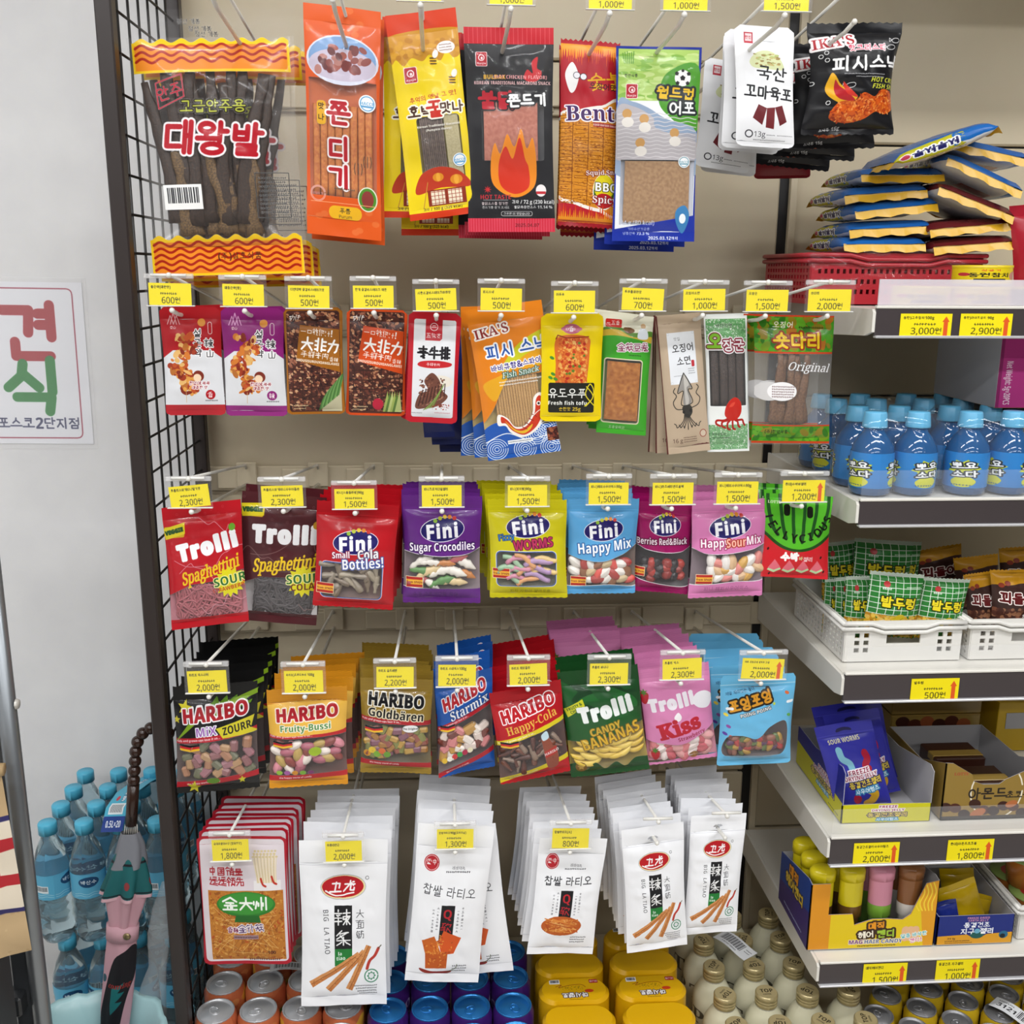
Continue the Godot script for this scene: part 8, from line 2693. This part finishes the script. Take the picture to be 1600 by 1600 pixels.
# ---------------------------------------------------------------- cans and bottles on the base deck
func can(kind: String, label: String, group: String, px: float, py: float, y: float, r: float, h: float, side: Material, lidm: Material, turn: float, meshes: Dictionary) -> void:
	var p := PH(px, py, y)
	can_at(kind, label, group, p - Vector3(0, h, 0), r, h, side, lidm, turn, meshes)

func can_at(kind: String, label: String, group: String, at: Vector3, r: float, h: float, side: Material, lidm: Material, turn: float, meshes: Dictionary) -> void:
	if meshes.is_empty():
		meshes.wall = lathe([Vector2(r * 0.87, h - 0.002), Vector2(r, h - 0.012), Vector2(r, 0.008), Vector2(r * 0.88, 0.0), Vector2(0, 0.002)], 24)
		meshes.lid = lathe([Vector2(0, h - 0.004), Vector2(r * 0.74, h - 0.004), Vector2(r * 0.78, h - 0.0055), Vector2(r * 0.82, h - 0.001), Vector2(r * 0.86, h), Vector2(r * 0.89, h - 0.0006), Vector2(r * 0.88, h - 0.003)], 24)
		var pts := []
		for k in 13: pts.append(Vector3(cos(TAU * k / 12.0) * r * 0.2, h - 0.0034, sin(TAU * k / 12.0) * r * 0.3 - r * 0.16))
		meshes.tab = tube_mesh(pts, 0.0013, 6)
		meshes.rivet = lathe([Vector2(0, h - 0.0025), Vector2(r * 0.1, h - 0.0028), Vector2(r * 0.12, h - 0.0042)], 10)
	var o := thing(kind, label, "can", at, group)
	part(o, "can_wall", meshes.wall, side, Vector3.ZERO, Vector3(0, turn, 0))
	var ld := part(o, "lid", meshes.lid, lidm)
	part(ld, "pull_tab", meshes.tab, lidm, Vector3.ZERO, Vector3(0, turn * 0.6, 0))
	part(ld, "rivet", meshes.rivet, lidm)

func base_row() -> void:
	var Y := 0.305
	var H := 0.122
	var alu := mat("alu", C("c9cacc"), 0.34, 0.55)
	var nrow := ["front", "second", "third", "rear"]
	var ncol := ["leftmost", "second", "third", "rightmost"]
	var m1 := {}
	var o1 := tex_mat(art("orangecan"), 0.3)
	var p0 := PH(337, 1579, Y)
	for r in 4:
		for c in 4:
			can_at("fruit_drink_can", "orange fruit drink can with silver lid, %s row, %s" % [nrow[r], ncol[c]], "orange fruit drink cans on the base", p0 + Vector3(c * 0.0668, -H, (1 - r) * 0.0668), 0.033, H, o1, alu, r * 1.1 + c * 2.3, m1)
	var blue := mat("bluelid", C("2f7fc4"), 0.25, 0.55)
	var o2 := tex_mat(art("purplecan"), 0.3)
	var m2 := {}
	var p2 := PH(606, 1577, Y)
	for r in 4:
		for c in 4:
			can_at("palm_drink_can", "purple drink can with blue lid, %s row, %s" % [nrow[r], ncol[c]], "purple cans with blue lids on the base", p2 + Vector3(c * 0.0668, -H, (1 - r) * 0.0668), 0.033, H, o2, blue, r * 0.9 + c * 1.7, m2)
	# yellow twin packs: rounded oblong tops
	var yp := tex_mat(art("yellowpack"), 0.3)
	var ym := mat("yellowwrap", C("d8a60c"), 0.28)
	var w := 0.122
	var d := 0.062
	var mk := func(y0: float, y1: float, grow0: float, grow1: float, top: bool) -> ArrayMesh:
		var st := st_new()
		st.set_smooth_group(0)
		var pts := []
		for k in 32:
			var a := TAU * k / 32
			var c := Vector2(sin(a), cos(a))
			pts.append(Vector2(c.x * d / 2 + (w - d) / 2 * (1.0 if c.x > 0 else -1.0), c.y * d / 2 * (1.0 - 0.10 * exp(-pow((c.x * d / 2 + (w - d) / 2 * signf(c.x)) / 0.012, 2.0)))))
		for k in 32:
			var a: Vector2 = pts[k]
			var b: Vector2 = pts[(k + 1) % 32]
			if top:
				for p in [Vector2.ZERO, a * grow0, b * grow0]:
					st.set_uv(Vector2(p.x / w + 0.5, p.y / d + 0.5))
					st.add_vertex(Vector3(p.x, y0, p.y))
			else: quad(st, Vector3(a.x * grow0, y0, a.y * grow0), Vector3(b.x * grow0, y0, b.y * grow0), Vector3(b.x * grow1, y1, b.y * grow1), Vector3(a.x * grow1, y1, a.y * grow1))
		return fin(st, true)
	var hh := 0.1235
	var topm: ArrayMesh = mk.call(hh, hh, 0.86, 0.86, true)
	var bev1: ArrayMesh = mk.call(hh, hh - 0.006, 0.86, 0.95, false)
	var wall: ArrayMesh = mk.call(hh - 0.006, 0.0, 0.95, 1.0, false)
	var mid: ArrayMesh = mk.call(hh - 0.03, hh - 0.034, 0.985, 0.985, false)
	var py0 := PH(905, 1590, Y)
	var py1 := PH(1030, 1585, Y)
	for c in 2:
		for r in 5:
			var at: Vector3 = (py0 if c == 0 else py1) + Vector3(0, -hh, 0.066 - r * 0.0655)
			var o := thing("twin_pack", "yellow wrapped twin pack, %s column, %s from the front" % [["left", "right"][c], ordinal(r)], "drink pack", at, "yellow twin packs on the base")
			part(o, "top_print", topm, yp if r % 2 == 0 else ym)
			part(o, "rounded_edge", bev1, ym)
			part(o, "side_wrap", wall, ym)
	# cream bottles with gold caps
	var body := lathe([Vector2(0.0165, 0.108), Vector2(0.017, 0.102), Vector2(0.0225, 0.094), Vector2(0.031, 0.078), Vector2(0.0335, 0.064), Vector2(0.0335, 0.006), Vector2(0.029, 0.0), Vector2(0, 0.0)], 28)
	var capm := lathe([Vector2(0.0165, 0.1255), Vector2(0.0182, 0.1235), Vector2(0.0182, 0.117), Vector2(0.0172, 0.1165), Vector2(0.0182, 0.1155), Vector2(0.0182, 0.112), Vector2(0.0172, 0.1115), Vector2(0.0182, 0.1105), Vector2(0.0178, 0.1045), Vector2(0.0165, 0.104)], 28)
	var disk := cap_disk(0.0166, 0.1256)
	var gold := mat("goldcap", C("c4b486"), 0.3, 0.55)
	var capt := tex_mat(art("capprint"), 0.3)
	capt.metallic = 0.4
	var bt := tex_mat(art("topbody"), 0.22)
	var clear_neck := mat("bottleneck", C("b9b6a6"), 0.2)
	var k := 0
	var b0 := PH(1133, 1552, Y + 0.01)
	for r in 5:
		for c in 4:
			var at := b0 + Vector3(c * 0.0685 - (0.034 if r % 2 == 1 else 0.0) * 0.0, -0.1256, 0.0685 - r * 0.0685)
			if c == 3 and r > 1: continue
			var o := thing("cream_bottle", "cream coloured bottle with gold cap, %s row, %s" % [["front", "second", "third", "fourth", "rear"][r], ncol[c]], "bottle", at, "cream bottles with gold caps on the base")
			part(o, "bottle", body, bt, Vector3.ZERO, Vector3(0, k * 1.9, 0))
			part(o, "neck", lathe([Vector2(0.0172, 0.106), Vector2(0.0172, 0.1)], 20), clear_neck)
			var cp := part(o, "cap", capm, gold)
			part(cp, "cap_top", disk, capt, Vector3.ZERO, Vector3(0, k * 2.4 + 0.4, 0))
			k += 1
	# slim coffee cans under the lowest shelf
	var m3 := {}
	var o3 := tex_mat(art("coffeecan"), 0.3)
	var dull := mat("dull_alu", C("8c8c8e"), 0.38, 0.6)
	var c0 := PH(1373, 1584, 0.29)
	var ax := PH(1408, 1597, 0.29) - c0
	ax = ax.normalized() * 0.0545
	var az := Vector3(ax.z, 0, -ax.x)
	for r in 5:
		for c in 6:
			var at := c0 + ax * (c - r * 0.0) + az * (r - 0.0) + Vector3(0, -0.105, 0)
			at += ax * 0.0
			if at.z < -1.66 or at.z > -1.28 or at.x < c0.x - 0.03: continue
			can_at("coffee_can", "slim coffee can with dull silver lid, %s row, %s in line" % [["front", "second", "third", "fourth", "rear"][r], ordinal(c) if c > 0 else "first"], "slim coffee cans under the lowest shelf", at, 0.0262, 0.105, o3, dull, r + c * 1.3, m3)
	paper_tag("barcode_tag", "long white barcode paper lying on the cream bottles", [1123, 1452], [1175, 1500], Y + 0.016, 0.034, 0.072, "longtag", deg_to_rad(-58))
	paper_tag("barcode_tag", "white barcode sticker with numbers on the coffee cans", [1570, 1565], [1600, 1600], 0.297, 0.03, 0.07, "shorttag", deg_to_rad(-55))
	paper_tag("barcode_tag", "white barcode strip on the rear orange cans", [440, 1510], [470, 1510], Y + 0.003, 0.02, 0.07, "longtag", deg_to_rad(4))

func cap_disk(r: float, y: float) -> ArrayMesh:
	var st := st_new()
	st.set_smooth_group(0)
	for k in 24:
		for a in [-1.0, TAU * k / 24, TAU * (k + 1) / 24]:
			var p := Vector2.ZERO if a < 0 else Vector2(sin(-a), cos(a))
			st.set_uv(p * 0.5 + Vector2(0.5, 0.5))
			st.add_vertex(Vector3(p.x * r, y, p.y * r))
	return fin(st, true)

func paper_tag(n: String, label: String, a: Array, b: Array, y: float, w: float, l: float, id: String, turn: float) -> void:
	var c := (PH(a[0], a[1], y) + PH(b[0], b[1], y)) / 2
	var st := st_new()
	st.set_smooth_group(0)
	for i in 8:
		var q := []
		for e in [[0, 0], [1, 0], [1, 1], [0, 1]]:
			var u: float = (i + e[0]) / 8.0
			q.append([Vector3((u - 0.5) * l, 0.003 * sin(u * 5.0), (e[1] - 0.5) * w), Vector2(u, e[1])])
		quad(st, q[0][0], q[1][0], q[2][0], q[3][0], q[0][1], q[1][1], q[2][1], q[3][1])
	var o := part(self, numbered(n), fin(st, true), tex_mat(art(id), 0.45), c, Vector3(0, turn, 0))
	tag(o, label, "paper tag")
const LAMP_ENERGY := 1.6
func _ready() -> void:
	# ------------------------------------------------ camera, light, exposure
	var up := Vector3(43, 6800, 1600).normalized()
	var zc := -Vector3(-110, 377.2, -1600)
	zc = (zc - up * zc.dot(up)).normalized()
	var xc := up.cross(zc)
	cam_basis = Basis(Vector3(xc.x, up.x, zc.x), Vector3(xc.y, up.y, zc.y), Vector3(xc.z, up.z, zc.z))
	var cam := Camera3D.new()
	cam.name = "camera"
	add_child(cam)
	cam.transform = Transform3D(cam_basis, EYE)
	cam.fov = rad_to_deg(2.0 * atan(800.0 / FOCAL))
	cam.near = 0.02
	cam.current = true
	var we := WorldEnvironment.new()
	we.name = "environment"
	var env := Environment.new()
	env.background_mode = Environment.BG_COLOR
	env.background_color = Color(0.02, 0.02, 0.02)
	env.tonemap_mode = Environment.TONE_MAPPER_LINEAR
	env.tonemap_exposure = 1.0
	env.sdfgi_enabled = true
	env.ssao_enabled = true
	env.ssil_enabled = true
	we.environment = env
	add_child(we)
	ts = TextServerManager.get_primary_interface()
	noise.noise_type = FastNoiseLite.TYPE_SIMPLEX
	noise.frequency = 0.06
	noise.fractal_octaves = 2
	# ------------------------------------------------ shared materials
	mat("white_paint", C("e9e8e4"), 0.5)
	var gl := mat("glow", C("ffffff"), 0.5)
	gl.emission_enabled = true
	gl.emission = Color(1, 0.98, 0.95)
	gl.emission_energy_multiplier = 3.0
	noise_mat("wall", C("d9d9da"), C("e0e0e0"), 0.02, 0.75, 1.4)
	noise_mat("floor", C("b4b0a8"), C("c2beb6"), 0.02, 0.35, 1.0)
	mat("ceiling", C("d8d7d4"), 0.8)
	noise_mat("stocked", C("2e2a28"), C("5a524c"), 0.05, 0.7, 3.0)  # dark tone for unseen walls, put in to hold bounce down; no shelving built
	noise_mat("panel", C("c4b79b"), C("cbbfa5"), 0.01, 0.42, 1.0)
	mat("steel", C("c6c3bb"), 0.35, 0.2)
	mat("black", C("151313"), 0.4)
	mat("black_post", C("2b2321"), 0.38)
	hook_mat = mat("hook", C("dedcd5"), 0.3)
	pane("film", Color(1, 1, 1, 0.004), 0.07).metallic_specular = 0.24
	lamps()
	back_wall()
	gondola()
	grid_panel()
	hanging()
	shelves()
	left_side()
	base_row()
